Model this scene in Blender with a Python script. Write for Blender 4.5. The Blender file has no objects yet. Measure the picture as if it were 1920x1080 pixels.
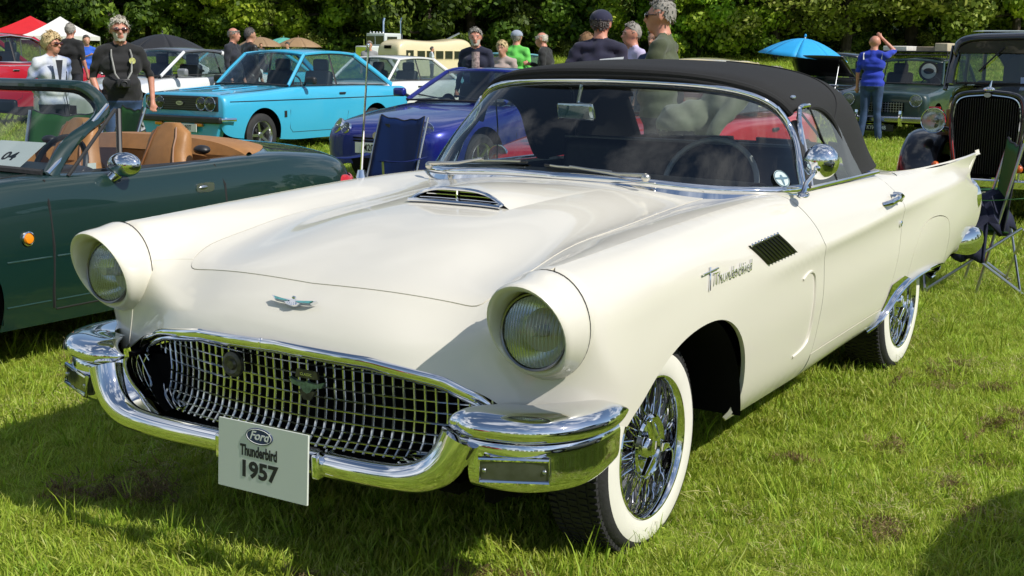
import bpy, bmesh, math, random
import numpy as np
from math import pi, sin, cos, radians as rad
from mathutils import Vector, Matrix, geometry
from mathutils.bvhtree import BVHTree

random.seed(7); RNG = np.random.default_rng(7)
SC = bpy.context.scene; COL = SC.collection

# ---------------------------------------------------------------- camera
cam_d = bpy.data.cameras.new('camera'); cam = bpy.data.objects.new('camera', cam_d); COL.objects.link(cam)
CAM = Vector((2.3568, -3.3348, 1.4324)); YAW, PITCH, ROLL = -0.5565, 0.1808, -0.0111
FWD = Vector((sin(YAW)*cos(PITCH), cos(YAW)*cos(PITCH), -sin(PITCH)))
_r = FWD.cross(Vector((0, 0, 1))).normalized(); _d = FWD.cross(_r)
_x = cos(ROLL)*_r+sin(ROLL)*_d; _y = -(-sin(ROLL)*_r+cos(ROLL)*_d)
cam.matrix_world = Matrix(((_x.x, _y.x, -FWD.x, CAM.x), (_x.y, _y.y, -FWD.y, CAM.y), (_x.z, _y.z, -FWD.z, CAM.z), (0, 0, 0, 1)))
cam_d.sensor_width = 36; cam_d.lens = 2444.6/1920*36; cam_d.clip_end = 2000; cam_d.clip_start = .05
SC.camera = cam

# ---------------------------------------------------------------- world, sun, exposure
SUN_EL = rad(43); SUN_AZ = rad(-3)          # azimuth of the sun measured from +X towards +Y
world = bpy.data.worlds.new('World'); SC.world = world; world.use_nodes = True
wn, wl = world.node_tree.nodes, world.node_tree.links
sky = wn.new('ShaderNodeTexSky'); sky.sky_type = 'NISHITA'; sky.sun_disc = False
sky.sun_elevation = SUN_EL; sky.sun_rotation = pi/2-SUN_AZ
sky.air_density = 1.0; sky.dust_density = .3; sky.ozone_density = 1.0
tcw = wn.new('ShaderNodeTexCoord'); mpw = wn.new('ShaderNodeMapping'); mpw.inputs['Scale'].default_value = (1, 1, 2.6)
nzw = wn.new('ShaderNodeTexNoise'); nzw.inputs['Scale'].default_value = 2.3; nzw.inputs['Detail'].default_value = 7; nzw.inputs['Roughness'].default_value = .58
crw = wn.new('ShaderNodeValToRGB'); crw.color_ramp.elements[0].position = .50; crw.color_ramp.elements[1].position = .68
mxw = wn.new('ShaderNodeMixRGB'); mxw.inputs[2].default_value = (9.0, 9.3, 9.8, 1)     # sunlit cumulus
wl.new(tcw.outputs['Generated'], mpw.inputs[0]); wl.new(mpw.outputs[0], nzw.inputs[0]); wl.new(nzw.outputs[0], crw.inputs[0])
wl.new(crw.outputs[0], mxw.inputs[0]); wl.new(sky.outputs[0], mxw.inputs[1])
wl.new(mxw.outputs[0], wn['Background'].inputs[0]); wn['Background'].inputs[1].default_value = .10
sun_d = bpy.data.lights.new('sun', 'SUN'); sun_d.energy = 4.4; sun_d.angle = rad(.53); sun_d.color = (1, .955, .88)
sun = bpy.data.objects.new('sun', sun_d); COL.objects.link(sun)
SUNV = Vector((cos(SUN_EL)*cos(SUN_AZ), cos(SUN_EL)*sin(SUN_AZ), sin(SUN_EL)))
sun.rotation_euler = SUNV.to_track_quat('Z', 'Y').to_euler(); sun.location = (30, 0, 30)
SC.view_settings.view_transform = 'Standard'; SC.view_settings.look = 'None'
SC.view_settings.exposure = 0.08; SC.view_settings.gamma = 1; SC.view_settings.use_curve_mapping = False
SC.cycles.use_denoising = True
SC.cycles.max_bounces = 8; SC.cycles.transparent_max_bounces = 24; SC.cycles.caustics_reflective = False; SC.cycles.caustics_refractive = False

# ---------------------------------------------------------------- materials
MATS = {}
def mat(name, col, rough=.5, metal=0., coat=0., var=0., vscale=8., bump=0., bscale=60., spec=.5, trans=0., emit=0., col2=None, sheen=0., rvar=0., croug=.03):
    if name in MATS: return MATS[name]
    m = bpy.data.materials.new(name); m.use_nodes = True; n, l = m.node_tree.nodes, m.node_tree.links
    b = n['Principled BSDF']; b.inputs['Base Color'].default_value = (*col, 1); b.inputs['Roughness'].default_value = rough
    b.inputs['Metallic'].default_value = metal; b.inputs['Specular IOR Level'].default_value = spec
    b.inputs['Coat Weight'].default_value = coat; b.inputs['Coat Roughness'].default_value = croug
    b.inputs['Transmission Weight'].default_value = trans; b.inputs['Sheen Weight'].default_value = sheen
    if emit: b.inputs['Emission Color'].default_value = (*col, 1); b.inputs['Emission Strength'].default_value = emit
    if var or col2 or bump or rvar:
        tc = n.new('ShaderNodeTexCoord')
        if var or col2 or rvar:
            z = n.new('ShaderNodeTexNoise'); z.inputs['Scale'].default_value = vscale; z.inputs['Detail'].default_value = 5
            l.new(tc.outputs['Object'], z.inputs[0])
            r = n.new('ShaderNodeValToRGB'); c2 = col2 or tuple(c*(1-var) for c in col); c1 = col if col2 else tuple(min(1, c*(1+var)) for c in col)
            r.color_ramp.elements[0].color = (*c2, 1); r.color_ramp.elements[1].color = (*c1, 1)
            r.color_ramp.elements[0].position = .35; r.color_ramp.elements[1].position = .65
            l.new(z.outputs[0], r.inputs[0]); l.new(r.outputs[0], b.inputs['Base Color'])
            if rvar:
                mr = n.new('ShaderNodeMapRange'); mr.inputs[3].default_value = max(0, rough-rvar); mr.inputs[4].default_value = min(1, rough+rvar)
                l.new(z.outputs[0], mr.inputs[0]); l.new(mr.outputs[0], b.inputs['Roughness'])
        if bump:
            z2 = n.new('ShaderNodeTexNoise'); z2.inputs['Scale'].default_value = bscale; z2.inputs['Detail'].default_value = 4
            l.new(tc.outputs['Object'], z2.inputs[0]); bp = n.new('ShaderNodeBump'); bp.inputs['Strength'].default_value = bump; bp.inputs['Distance'].default_value = .01
            l.new(z2.outputs[0], bp.inputs['Height']); l.new(bp.outputs[0], b.inputs['Normal'])
    MATS[name] = m; return m
def glass(name, tint=(.9, .95, .93), refl=1., rough=0.):
    if name in MATS: return MATS[name]
    m = bpy.data.materials.new(name); m.use_nodes = True; n, l = m.node_tree.nodes, m.node_tree.links
    n.remove(n['Principled BSDF']); o = n['Material Output']
    t = n.new('ShaderNodeBsdfTransparent'); t.inputs[0].default_value = (*tint, 1)
    g = n.new('ShaderNodeBsdfGlossy'); g.inputs['Roughness'].default_value = rough; g.inputs[0].default_value = (refl, refl, refl, 1)
    ge = n.new('ShaderNodeNewGeometry'); dt = n.new('ShaderNodeVectorMath'); dt.operation = 'DOT_PRODUCT'; l.new(ge.outputs['Normal'], dt.inputs[0]); l.new(ge.outputs['Incoming'], dt.inputs[1])
    q = [n.new('ShaderNodeMath') for _ in range(5)]
    for k, (op, v) in enumerate((('ABSOLUTE', 0), ('SUBTRACT', 0), ('POWER', 5), ('MULTIPLY', .93), ('ADD', .07))): q[k].operation = op; q[k].inputs[1].default_value = v
    q[1].inputs[0].default_value = 1; l.new(dt.outputs['Value'], q[0].inputs[0]); l.new(q[0].outputs[0], q[1].inputs[1]); l.new(q[1].outputs[0], q[2].inputs[0]); l.new(q[2].outputs[0], q[3].inputs[0]); l.new(q[3].outputs[0], q[4].inputs[0])
    x = n.new('ShaderNodeMixShader'); l.new(q[4].outputs[0], x.inputs[0]); l.new(t.outputs[0], x.inputs[1]); l.new(g.outputs[0], x.inputs[2]); l.new(x.outputs[0], o.inputs[0])
    MATS[name] = m; return m
def paint(name, col, coat=1., rough=.35, metal=0., flake=0.):
    return mat(name, col, rough=rough, metal=metal, coat=coat, var=.015, vscale=2.5, croug=.015)
def leafmat(name, cols, trans=.35, rough=.55):
    m = bpy.data.materials.new(name); m.use_nodes = True; n, l = m.node_tree.nodes, m.node_tree.links
    b = n['Principled BSDF']; b.inputs['Roughness'].default_value = rough; b.inputs['Specular IOR Level'].default_value = .3
    at = n.new('ShaderNodeAttribute'); at.attribute_name = 'tone'; r = n.new('ShaderNodeValToRGB')
    e = r.color_ramp.elements
    for i, c in enumerate(cols):
        if i < 2: el = e[i]; el.position = i/(len(cols)-1)
        else: el = e.new(i/(len(cols)-1))
    for i, c in enumerate(cols): e[i].position = i/(len(cols)-1); e[i].color = (*c, 1)
    oi = n.new('ShaderNodeObjectInfo'); hs = n.new('ShaderNodeHueSaturation')
    m1 = n.new('ShaderNodeMapRange'); m1.inputs[3].default_value = .485; m1.inputs[4].default_value = .515; l.new(oi.outputs['Random'], m1.inputs[0]); l.new(m1.outputs[0], hs.inputs['Hue'])
    m2 = n.new('ShaderNodeMapRange'); m2.inputs[3].default_value = .75; m2.inputs[4].default_value = 1.25; l.new(oi.outputs['Random'], m2.inputs[0]); l.new(m2.outputs[0], hs.inputs['Value'])
    l.new(at.outputs['Fac'], r.inputs[0]); l.new(r.outputs[0], hs.inputs['Color']); l.new(hs.outputs[0], b.inputs['Base Color'])
    tr = n.new('ShaderNodeBsdfTranslucent'); l.new(hs.outputs[0], tr.inputs[0]); x = n.new('ShaderNodeMixShader'); x.inputs[0].default_value = trans
    l.new(b.outputs[0], x.inputs[1]); l.new(tr.outputs[0], x.inputs[2]); l.new(x.outputs[0], n['Material Output'].inputs[0])
    MATS[name] = m; return m

M_CHROME = mat('chrome', (.82, .83, .85), rough=.035, metal=1, var=.01, vscale=4)
M_STEEL = mat('brushed_steel', (.55, .56, .58), rough=.3, metal=1, var=.06)
M_BLACK = mat('black_plastic', (.018, .018, .02), rough=.45, var=.15)
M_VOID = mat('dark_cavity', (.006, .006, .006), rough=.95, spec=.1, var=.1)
M_RUBBER = mat('tyre_rubber', (.022, .022, .023), rough=.75, var=.25, vscale=14, bump=.25, bscale=90)
M_WWALL = mat('whitewall_rubber', (.78, .76, .68), rough=.55, var=.03, vscale=9)
M_GLASS = glass('window_glass', (.72, .78, .77))
M_GLASSD = glass('window_glass_dark', (.55, .62, .62))
M_LENS = glass('lens_glass', (.85, .88, .86))
M_AMBER = mat('amber_lens', (.85, .26, .01), rough=.15, coat=1, var=.1)
M_RED = mat('red_lens', (.45, .01, .012), rough=.15, coat=1, var=.1)
M_REFL = mat('lamp_reflector', (.92, .92, .92), rough=.20, metal=1, var=.03)
M_SEAL = mat('shut_line_rubber', (.012, .012, .012), rough=.8, var=.1)

# ---------------------------------------------------------------- object helpers
def link(o, parent=None):
    COL.objects.link(o)
    if parent is not None: o.parent = parent
    return o
def thing(name, label, cat, loc=(0, 0, 0), rz=0., group=None):
    o = bpy.data.objects.new(name, None); o.empty_display_size = .2; link(o); o.location = loc; o.rotation_euler = (0, 0, rz)
    o['label'] = label; o['category'] = cat
    if group: o['group'] = group
    return o
def tag(o, label, cat, group=None):
    o['label'] = label; o['category'] = cat
    if group: o['group'] = group
    return o
class MB:
    """collects verts and faces; build() links them as ONE mesh object"""
    def __init__(s): s.v = []; s.f = []; s.m = []
    def add(s, V, F, mi=0):
        k = len(s.v); s.v += [tuple(map(float, p)) for p in V]; s.f += [tuple(i+k for i in f) for f in F]; s.m += [mi]*len(F); return s
    def grid(s, G, mi=0, closeu=False, closev=False, flip=False):
        G = np.asarray(G, float); a, b = G.shape[:2]; F = []
        for i in range(a if closeu else a-1):
            for j in range(b if closev else b-1):
                q = (i*b+j, ((i+1) % a)*b+j, ((i+1) % a)*b+(j+1) % b, i*b+(j+1) % b); F.append(q[::-1] if flip else q)
        return s.add(G.reshape(-1, 3), F, mi)
    def box(s, c, d, rot=None, mi=0):
        V = [Vector((x*d[0]/2, y*d[1]/2, z*d[2]/2)) for x in (-1, 1) for y in (-1, 1) for z in (-1, 1)]
        if rot is not None: V = [rot @ p for p in V]
        V = [p+Vector(c) for p in V]
        return s.add(V, [(0, 1, 3, 2), (4, 6, 7, 5), (0, 4, 5, 1), (2, 3, 7, 6), (0, 2, 6, 4), (1, 5, 7, 3)], mi)
    def tube(s, P, r, n=8, mi=0, cap=True, close=False, flat=None, up=None):
        P = [Vector(p) for p in P]; N = len(P); R = r if hasattr(r, '__len__') else [r]*N; rows = []; ref = Vector(up) if up else None
        for i in range(N):
            t = ((P[(i+1) % N] if close or i < N-1 else P[i])-(P[i-1] if close or i > 0 else P[i])).normalized()
            if ref is None: ref = Vector((0, 0, 1)) if abs(t.z) < .9 else Vector((1, 0, 0))
            a = (ref-t*ref.dot(t))
            a = a.normalized() if a.length > 1e-6 else t.orthogonal().normalized()
            if not up: ref = a
            b = t.cross(a); fl = flat if flat else 1.
            rows.append([P[i]+a*cos(2*pi*k/n)*R[i]+b*sin(2*pi*k/n)*R[i]*fl for k in range(n)])
        k0 = len(s.v); s.grid(rows, mi, closeu=close, closev=True)
        if cap and not close: s.f += [tuple(k0+j for j in range(n)), tuple(k0+(N-1)*n+j for j in range(n))[::-1]]; s.m += [mi, mi]
        return s
    def lathe(s, prof, c=(0, 0, 0), axis='x', n=32, mi=0, close=False):
        G = []
        for k in range(n):
            a = 2*pi*k/n; row = []
            for (h, r) in prof:
                p = {'x': (h, r*cos(a), r*sin(a)), 'y': (r*cos(a), h, r*sin(a)), 'z': (r*cos(a), r*sin(a), h)}[axis]
                row.append((c[0]+p[0], c[1]+p[1], c[2]+p[2]))
            G.append(row)
        return s.grid(G, mi, closeu=True)
    def ell(s, c, r, n=12, mi=0, rot=None):
        G = []
        for i in range(n+1):
            t = pi*i/n
            row = []
            for j in range(2*n):
                p = Vector((r[0]*sin(t)*cos(pi*j/n), r[1]*sin(t)*sin(pi*j/n), r[2]*cos(t)))
                if rot is not None: p = rot @ p
                row.append(p+Vector(c))
            G.append(row)
        return s.grid(G, mi, closev=True, flip=False)
    def prism(s, poly, a, b, axis='x', mi=0):
        """polygon of (p,q) extruded from a to b along axis: x->(.,p,q) y->(p,.,q) z->(p,q,.)"""
        def P(h, p, q): return {'x': (h, p, q), 'y': (p, h, q), 'z': (p, q, h)}[axis]
        n = len(poly); V = [P(a, *p) for p in poly]+[P(b, *p) for p in poly]
        return s.add(V, [tuple(range(n)), tuple(range(2*n-1, n-1, -1))]+[(i, i+n, (i+1) % n+n, (i+1) % n) for i in range(n)], mi)
    def mesh(s, name, mats, smooth=True, fix=True):
        me = bpy.data.meshes.new(name); me.from_pydata(s.v, [], s.f)
        for m in (mats if isinstance(mats, (list, tuple)) else [mats]): me.materials.append(m)
        me.polygons.foreach_set('material_index', s.m)
        if fix:
            bm = bmesh.new(); bm.from_mesh(me); bmesh.ops.remove_doubles(bm, verts=bm.verts, dist=1e-5)
            bmesh.ops.recalc_face_normals(bm, faces=bm.faces); bm.to_mesh(me); bm.free()
        if smooth: autosmooth(me)
        return me
    def build(s, name, mats, parent=None, smooth=True, label=None, fix=True):
        o = link(bpy.data.objects.new(name, s.mesh(name, mats, smooth, fix)), parent)
        if label: o['label'] = label
        return o
def autosmooth(me, ang=38):
    me.polygons.foreach_set('use_smooth', [True]*len(me.polygons))
    me.set_sharp_from_angle(angle=rad(ang))
def bevel(o, w=.004, seg=2):
    m = o.modifiers.new('bevel', 'BEVEL'); m.width = w; m.segments = seg; m.limit_method = 'ANGLE'; m.angle_limit = rad(35); return o
def dup(o, parent=None, deep=True):
    c = o.copy(); COL.objects.link(c)
    if parent is not None: c.parent = parent
    if deep:
        for ch in list(o.children): dup(ch, c)
    return c
def lerp(a, b, t): return a+(b-a)*t
# cubic spline (natural, C2) through rows of points, chord-length parametrised
def spline(P, n, par=None):
    P = np.asarray(P, float); N = len(P); flat = P.reshape(N, -1)
    if par is None:
        seg = np.linalg.norm((P[1:]-P[:-1]).reshape(N-1, -1, P.shape[-1]), axis=2).mean(1)+1e-6; par = np.concatenate([[0], np.cumsum(seg**.75)])
    h = np.diff(par); A = np.zeros((N, N)); R = np.zeros_like(flat); A[0, 0] = A[-1, -1] = 1
    for i in range(1, N-1):
        A[i, i-1] = h[i-1]; A[i, i] = 2*(h[i-1]+h[i]); A[i, i+1] = h[i]
        R[i] = 6*((flat[i+1]-flat[i])/h[i]-(flat[i]-flat[i-1])/h[i-1])
    Mm = np.linalg.solve(A, R); T = np.linspace(par[0], par[-1], n); k = np.clip(np.searchsorted(par, T, side='right')-1, 0, N-2)
    a = ((par[k+1]-T)/h[k])[:, None]; b = ((T-par[k])/h[k])[:, None]; hh = (h[k]**2/6)[:, None]
    out = a*flat[k]+b*flat[k+1]+((a**3-a)*Mm[k]+(b**3-b)*Mm[k+1])*hh
    return out.reshape((n,)+P.shape[1:])
def loft(net, ns, nt):
    """net rows x cols x 3 -> dense grid ns x nt"""
    net = np.asarray(net, float); sec = np.stack([spline(r, nt) for r in net]); return spline(sec, ns)
def sgrid(P, n): return [tuple(p) for p in spline(P, n)]
def mirx(G): G = np.array(G, float); G[..., 0] *= -1; return G
# ---------------------------------------------------------------- panels cut from a lofted body
class Body:
    def __init__(s, G, extra=()):
        s.G = G; V = [Vector(p) for p in G.reshape(-1, 3)]; a, b = G.shape[:2]
        F = [(i*b+j, (i+1)*b+j, (i+1)*b+j+1, i*b+j+1) for i in range(a-1) for j in range(b-1)]
        V2 = [Vector((-p.x, p.y, p.z)) for p in V]; k = len(V)
        s.t = BVHTree.FromPolygons(V+V2, F+[tuple(i+k for i in f) for f in F])
    def hit(s, o, d):
        r = s.t.ray_cast(Vector(o), Vector(d)); return r[0]
    def side(s, v, z, u=3.):
        p = s.hit((u, v, z), (-1 if u > 0 else 1, 0, 0))
        return p if p else s.t.find_nearest(Vector((.85 if u > 0 else -.85, v, z)))[0]
    def top(s, u, v):
        p = s.hit((u, v, 4), (0, 0, -1)); return p if p else s.t.find_nearest(Vector((u, v, .9)))[0]
    def front(s, u, z):
        p = s.hit((u, -4, z), (0, 1, 0)); return p if p else s.t.find_nearest(Vector((u, -.6, z)))[0]
def inpoly(P, poly):
    x, y = P[:, 0], P[:, 1]; ins = np.zeros(len(P), bool); n = len(poly); j = n-1
    for i in range(n):
        xi, yi = poly[i]; xj, yj = poly[j]
        c = ((yi > y) != (yj > y)) & (x < (xj-xi)*(y-yi)/((yj-yi)+1e-12)+xi); ins ^= c; j = i
    return ins
def resample(poly, s):
    out = []; n = len(poly)
    for i in range(n):
        a, b = poly[i], poly[(i+1) % n]; k = max(1, int(round(np.linalg.norm(b-a)/s)))
        for j in range(k): out.append(a+(b-a)*j/k)
    return np.array(out)
def offset(poly, d):
    """inward offset of a counter-clockwise polygon"""
    n = len(poly); e = np.roll(poly, -1, 0)-poly; e /= (np.linalg.norm(e, axis=1)[:, None]+1e-12); nr = np.stack([-e[:, 1], e[:, 0]], 1)
    v = nr+np.roll(nr, 1, 0); v /= np.maximum((v*nr).sum(1), .35)[:, None]; return poly+v*d
def area(p): return .5*np.sum(p[:, 0]*np.roll(p[:, 1], -1)-np.roll(p[:, 0], -1)*p[:, 1])
def panel(body, name, outline, d, mats, parent, sp=.02, holes=(), gap=.0018, flange=.014, lift=0., label=None, mirror=False):
    d = Vector(d).normalized(); e1 = d.orthogonal().normalized(); e2 = d.cross(e1)
    E = np.array([e1, e2]); prj = lambda L: np.array([[Vector(p).dot(e1), Vector(p).dot(e2)] for p in L])
    def ring(L, sgn):
        q = prj(L)
        if area(q) < 0: q = q[::-1]
        return resample(offset(q, sgn*gap), sp)
    O = ring(outline, 1); H = [ring(h, -1) for h in holes]
    lo, hi = O.min(0), O.max(0); gx, gy = np.meshgrid(np.arange(lo[0], hi[0], sp), np.arange(lo[1], hi[1], sp*.9)); gx[1::2] += sp/2
    G = np.stack([gx.ravel(), gy.ravel()], 1); ok = inpoly(G, O)
    for h in H: ok &= ~inpoly(G, h)
    G = G[ok]
    for L in [O]+H:
        G = G[(np.linalg.norm(G[:, None]-L[None], axis=2).min(1) > sp*.6)] if len(G) else G
    V = [O]+H+[G]; edges = []; k = 0
    for L in [O]+H:
        edges += [(k+i, k+(i+1) % len(L)) for i in range(len(L))]; k += len(L)
    V = np.concatenate(V)
    res = geometry.delaunay_2d_cdt([Vector(p) for p in V], edges, [], 0, 1e-6)
    P2 = np.array([tuple(p) for p in res[0]]); F = np.array([f for f in res[2]]); cen = P2[F].mean(1); ok = inpoly(cen, O)
    for h in H: ok &= ~inpoly(cen, h)
    F = F[ok]; P3 = []
    for p in P2:
        o = e1*p[0]+e2*p[1]; h = body.t.ray_cast(o+d*6, -d)
        P3.append(h[0] if h[0] else body.t.find_nearest(o)[0])
    me = bpy.data.meshes.new(name); bm = bmesh.new(); bv = [bm.verts.new(p) for p in P3]
    for f in F:
        try: bm.faces.new([bv[i] for i in f])
        except ValueError: pass
    for v in list(bm.verts):
        if not v.link_faces: bm.verts.remove(v)
    bm.normal_update()
    for f in bm.faces:
        if f.normal.dot(d) < 0: f.normal_flip()
    bm.normal_update()
    if lift:
        for v in bm.verts: v.co += v.normal*lift
    if flange:
        be = [e for e in bm.edges if e.is_boundary]; nv = {v: v.normal.copy() for e in be for v in e.verts}
        new = {v: bm.verts.new(v.co-n*flange) for v, n in nv.items()}
        for e in be:
            f = e.link_faces[0]; a, b = e.verts
            for lp in f.loops:
                if lp.edge == e: a, b = lp.vert, lp.link_loop_next.vert
            bm.faces.new((b, a, new[a], new[b]))
    bm.to_mesh(me); bm.free()
    for m in (mats if isinstance(mats, (list, tuple)) else [mats]): me.materials.append(m)
    autosmooth(me, 50); o = link(bpy.data.objects.new(name, me), parent)
    if label: o['label'] = label
    if mirror: return o, mirrored(o, parent)
    return o
def mirrored(o, parent, label=None):
    me = o.data.copy(); me.transform(Matrix.Diagonal((-1, 1, 1, 1))); me.flip_normals(); n = link(bpy.data.objects.new(o.name.split('.')[0], me), parent)
    for m in o.modifiers:
        if m.type == 'BEVEL': bevel(n, m.width, m.segments)
    if label: n['label'] = label
    return n
def text(name, s, size, mt, parent, M, depth=.002, font_scale=(1, 1), align='CENTER', bold=0., shear=0.):
    cu = bpy.data.curves.new(name, 'FONT'); cu.body = s; cu.size = size; cu.extrude = depth; cu.align_x = align; cu.align_y = 'CENTER'; cu.offset = bold; cu.shear = shear; cu.resolution_u = 3
    t = bpy.data.objects.new(name+'_tmp', cu); COL.objects.link(t); bpy.context.view_layer.update()
    me = bpy.data.meshes.new_from_object(t.evaluated_get(bpy.context.evaluated_depsgraph_get())); bpy.data.objects.remove(t); bpy.data.curves.remove(cu)
    me.transform(Matrix.Diagonal((font_scale[0], font_scale[1], 1, 1))); me.transform(M); me.materials.clear(); me.materials.append(mt)
    me.name = name; return link(bpy.data.objects.new(name, me), parent)
def frame(o, x, y):
    """matrix with local x,y axes along the given vectors, origin o"""
    x = Vector(x).normalized(); y = Vector(y); y = (y-x*y.dot(x)).normalized(); z = x.cross(y)
    return Matrix(((x.x, y.x, z.x, o[0]), (x.y, y.y, z.y, o[1]), (x.z, y.z, z.z, o[2]), (0, 0, 0, 1)))
# ================================================================ the white convertible
M_WHITE = mat('ivory_car_paint', (.73, .695, .60), rough=.38, coat=.75, croug=.035, var=.012, vscale=1.5, spec=.5)
M_CANVAS = mat('black_canvas', (.012, .012, .0125), rough=.88, var=.22, vscale=220, bump=.25, bscale=420)
M_TRIM = mat('black_interior_vinyl', (.014, .014, .016), rough=.5, var=.2, vscale=40, bump=.15, bscale=240)
M_GLASSC = glass('clear_window_vinyl', (.90, .93, .92))
M_GOLD = mat('emblem_enamel', (.07, .30, .31), rough=.25, coat=1, var=.2, vscale=60)

tb = thing('convertible_car', 'ivory white fifties convertible with closed black canvas roof and chrome grille', 'car')
NET = [
 # 0 centre        1                 2 hood edge       3 valley          4 crown in        5 crown out       6 shoulder        7 char            8                 9 mid             10 low            11 rocker         12 under
 [(0,-.745,.645), (.30,-.735,.635), (.50,-.70,.605), (.635,-.655,.56), (.72,-.635,.51), (.80,-.585,.49), (.862,-.52,.49), (.885,-.46,.49), (.888,-.43,.46), (.885,-.41,.40), (.868,-.39,.33), (.83,-.37,.27), (.76,-.36,.23)],
 [(0,-.72,.69),   (.30,-.71,.682),  (.50,-.67,.665), (.62,-.635,.645), (.715,-.615,.655),(.80,-.60,.66), (.858,-.565,.66),(.885,-.50,.625),(.889,-.43,.555),(.887,-.375,.46),(.87,-.36,.36), (.83,-.345,.27),(.76,-.34,.23)],
 [(0,-.665,.742), (.30,-.652,.738), (.50,-.615,.725),(.632,-.59,.775),(.70,-.586,.864), (.805,-.586,.866),  (.856,-.58,.806), (.880,-.55,.715),(.892,-.45,.60),(.888,-.365,.49),(.872,-.335,.37),(.83,-.32,.27), (.76,-.32,.23)],
 [(0,-.622,.771), (.30,-.610,.767), (.505,-.567,.760),(.628,-.548,.806),(.702,-.553,.890),(.803,-.553,.888),(.865,-.547,.820),(.886,-.51,.727),(.894,-.40,.617),(.889,-.34,.495),(.873,-.32,.38),(.83,-.307,.275),(.76,-.305,.23)],
 [(0,-.58,.795),  (.30,-.568,.793), (.51,-.52,.79),  (.615,-.475,.836), (.705,-.455,.899),(.80,-.45,.893),(.872,-.445,.822), (.890,-.41,.728),(.894,-.355,.625),(.89,-.32,.50), (.874,-.305,.39),(.83,-.295,.28),(.76,-.29,.23)],
 [(0,-.40,.855),  (.28,-.39,.848),  (.52,-.35,.832), (.62,-.325,.872), (.705,-.30,.910),(.80,-.285,.902),(.874,-.26,.84), (.891,-.245,.735),(.895,-.24,.65),(.892,-.235,.53),(.877,-.23,.41),(.83,-.23,.28), (.76,-.23,.23)],
 [(0,-.15,.912),  (.28,-.145,.90),  (.525,-.13,.872),(.62,-.12,.904),  (.705,-.11,.921),(.80,-.10,.911),(.871,-.095,.85),(.891,-.09,.75),(.896,-.09,.67), (.893,-.09,.55), (.879,-.09,.43), (.832,-.09,.285),(.76,-.09,.23)],
 [(0,.15,.945),   (.28,.15,.93),    (.53,.15,.895),  (.62,.15,.919),   (.705,.15,.934), (.797,.15,.921), (.866,.15,.855), (.889,.15,.755), (.895,.15,.68),  (.892,.15,.56),  (.879,.15,.44),  (.834,.15,.29),  (.76,.15,.235)],
 [(0,.45,.968),   (.28,.45,.952),   (.53,.45,.915),  (.62,.45,.932),   (.705,.45,.945), (.785,.45,.934), (.854,.45,.86),  (.888,.45,.758), (.892,.45,.69),  (.89,.45,.57),   (.878,.45,.45),  (.834,.45,.295), (.76,.45,.24)],
 [(0,.74,.976),   (.28,.76,.965),   (.53,.80,.935),  (.62,.82,.935),   (.705,.82,.950), (.785,.80,.938), (.852,.80,.865), (.888,.80,.762), (.889,.80,.70),  (.888,.80,.58),  (.876,.80,.455), (.834,.80,.30),  (.76,.80,.245)],
 [(0,1.02,.975),  (.28,1.03,.966),  (.53,1.08,.945), (.62,1.10,.945),  (.705,1.10,.949),(.785,1.10,.937),(.850,1.10,.868),(.888,1.10,.770),(.886,1.10,.71), (.886,1.10,.59), (.874,1.10,.46), (.834,1.10,.305),(.76,1.10,.25)],
 [(0,1.55,.95),   (.28,1.55,.948),  (.53,1.55,.946), (.62,1.55,.945),  (.705,1.55,.946),(.785,1.55,.934),(.848,1.55,.875),(.888,1.55,.786),(.884,1.55,.72), (.885,1.55,.60), (.874,1.55,.47), (.834,1.55,.32), (.76,1.55,.265)],
 [(0,2.02,.955),  (.28,2.02,.953),  (.53,2.02,.949), (.62,2.02,.946),  (.705,2.02,.943),(.782,2.02,.928),(.846,2.02,.878),(.888,2.02,.808),(.886,2.02,.74), (.888,2.02,.62), (.878,2.02,.49), (.836,2.02,.335),(.76,2.02,.28)],
 [(0,2.45,.952),  (.28,2.45,.948),  (.53,2.45,.935), (.63,2.45,.922),  (.735,2.45,.922),(.800,2.45,.920),(.838,2.45,.885),(.886,2.45,.822),(.894,2.45,.76),(.898,2.45,.64), (.888,2.45,.52), (.845,2.45,.37), (.77,2.45,.32)],
 [(0,2.85,.925),  (.28,2.85,.918),  (.53,2.85,.895), (.64,2.85,.885),  (.760,2.85,.915),(.818,2.85,.930),(.838,2.85,.893),(.880,2.85,.834),(.896,2.85,.77),(.900,2.85,.65), (.888,2.85,.53), (.848,2.85,.41), (.77,2.85,.37)],
 [(0,3.25,.87),   (.28,3.25,.862),  (.53,3.25,.84),  (.65,3.25,.845),  (.785,3.26,.915),(.832,3.28,.938),(.838,3.18,.892),(.868,3.17,.845),(.884,3.27,.76),(.890,3.27,.65), (.872,3.22,.54), (.835,3.13,.46), (.76,3.08,.42)],
 [(0,3.58,.80),   (.28,3.57,.79),   (.53,3.55,.77),  (.66,3.55,.80),   (.802,3.62,.920), (.834,3.66,.941),(.832,3.47,.870),(.850,3.46,.81), (.862,3.66,.715),(.862,3.63,.60), (.85,3.50,.52),  (.82,3.36,.455), (.75,3.28,.42)],
]
G_TB = loft(NET, 340, 190)
_zc = np.interp(G_TB[..., 1], [.4, .67, 1.13, 1.58, 2.08, 2.66, 3.25, 3.6], [.735, .742, .760, .777, .806, .826, .847, .86]); _f = np.clip((G_TB[..., 1]-.52)/.22, 0, 1)
G_TB[..., 0] += .0065*_f*np.exp(-((G_TB[..., 2]-_zc)/.020)**2)*(G_TB[..., 0] > .8); BODY = Body(G_TB)     # pressed crease along the flank
S = lambda L, u=3.: [BODY.side(v, z, u) for v, z in L]
def closed(L, n):       # smooth closed curve through 2D points
    P = np.array(L+L[:3], float); Q = spline(np.concatenate([P[-4:-3], P]), n*3)
    return L
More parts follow.
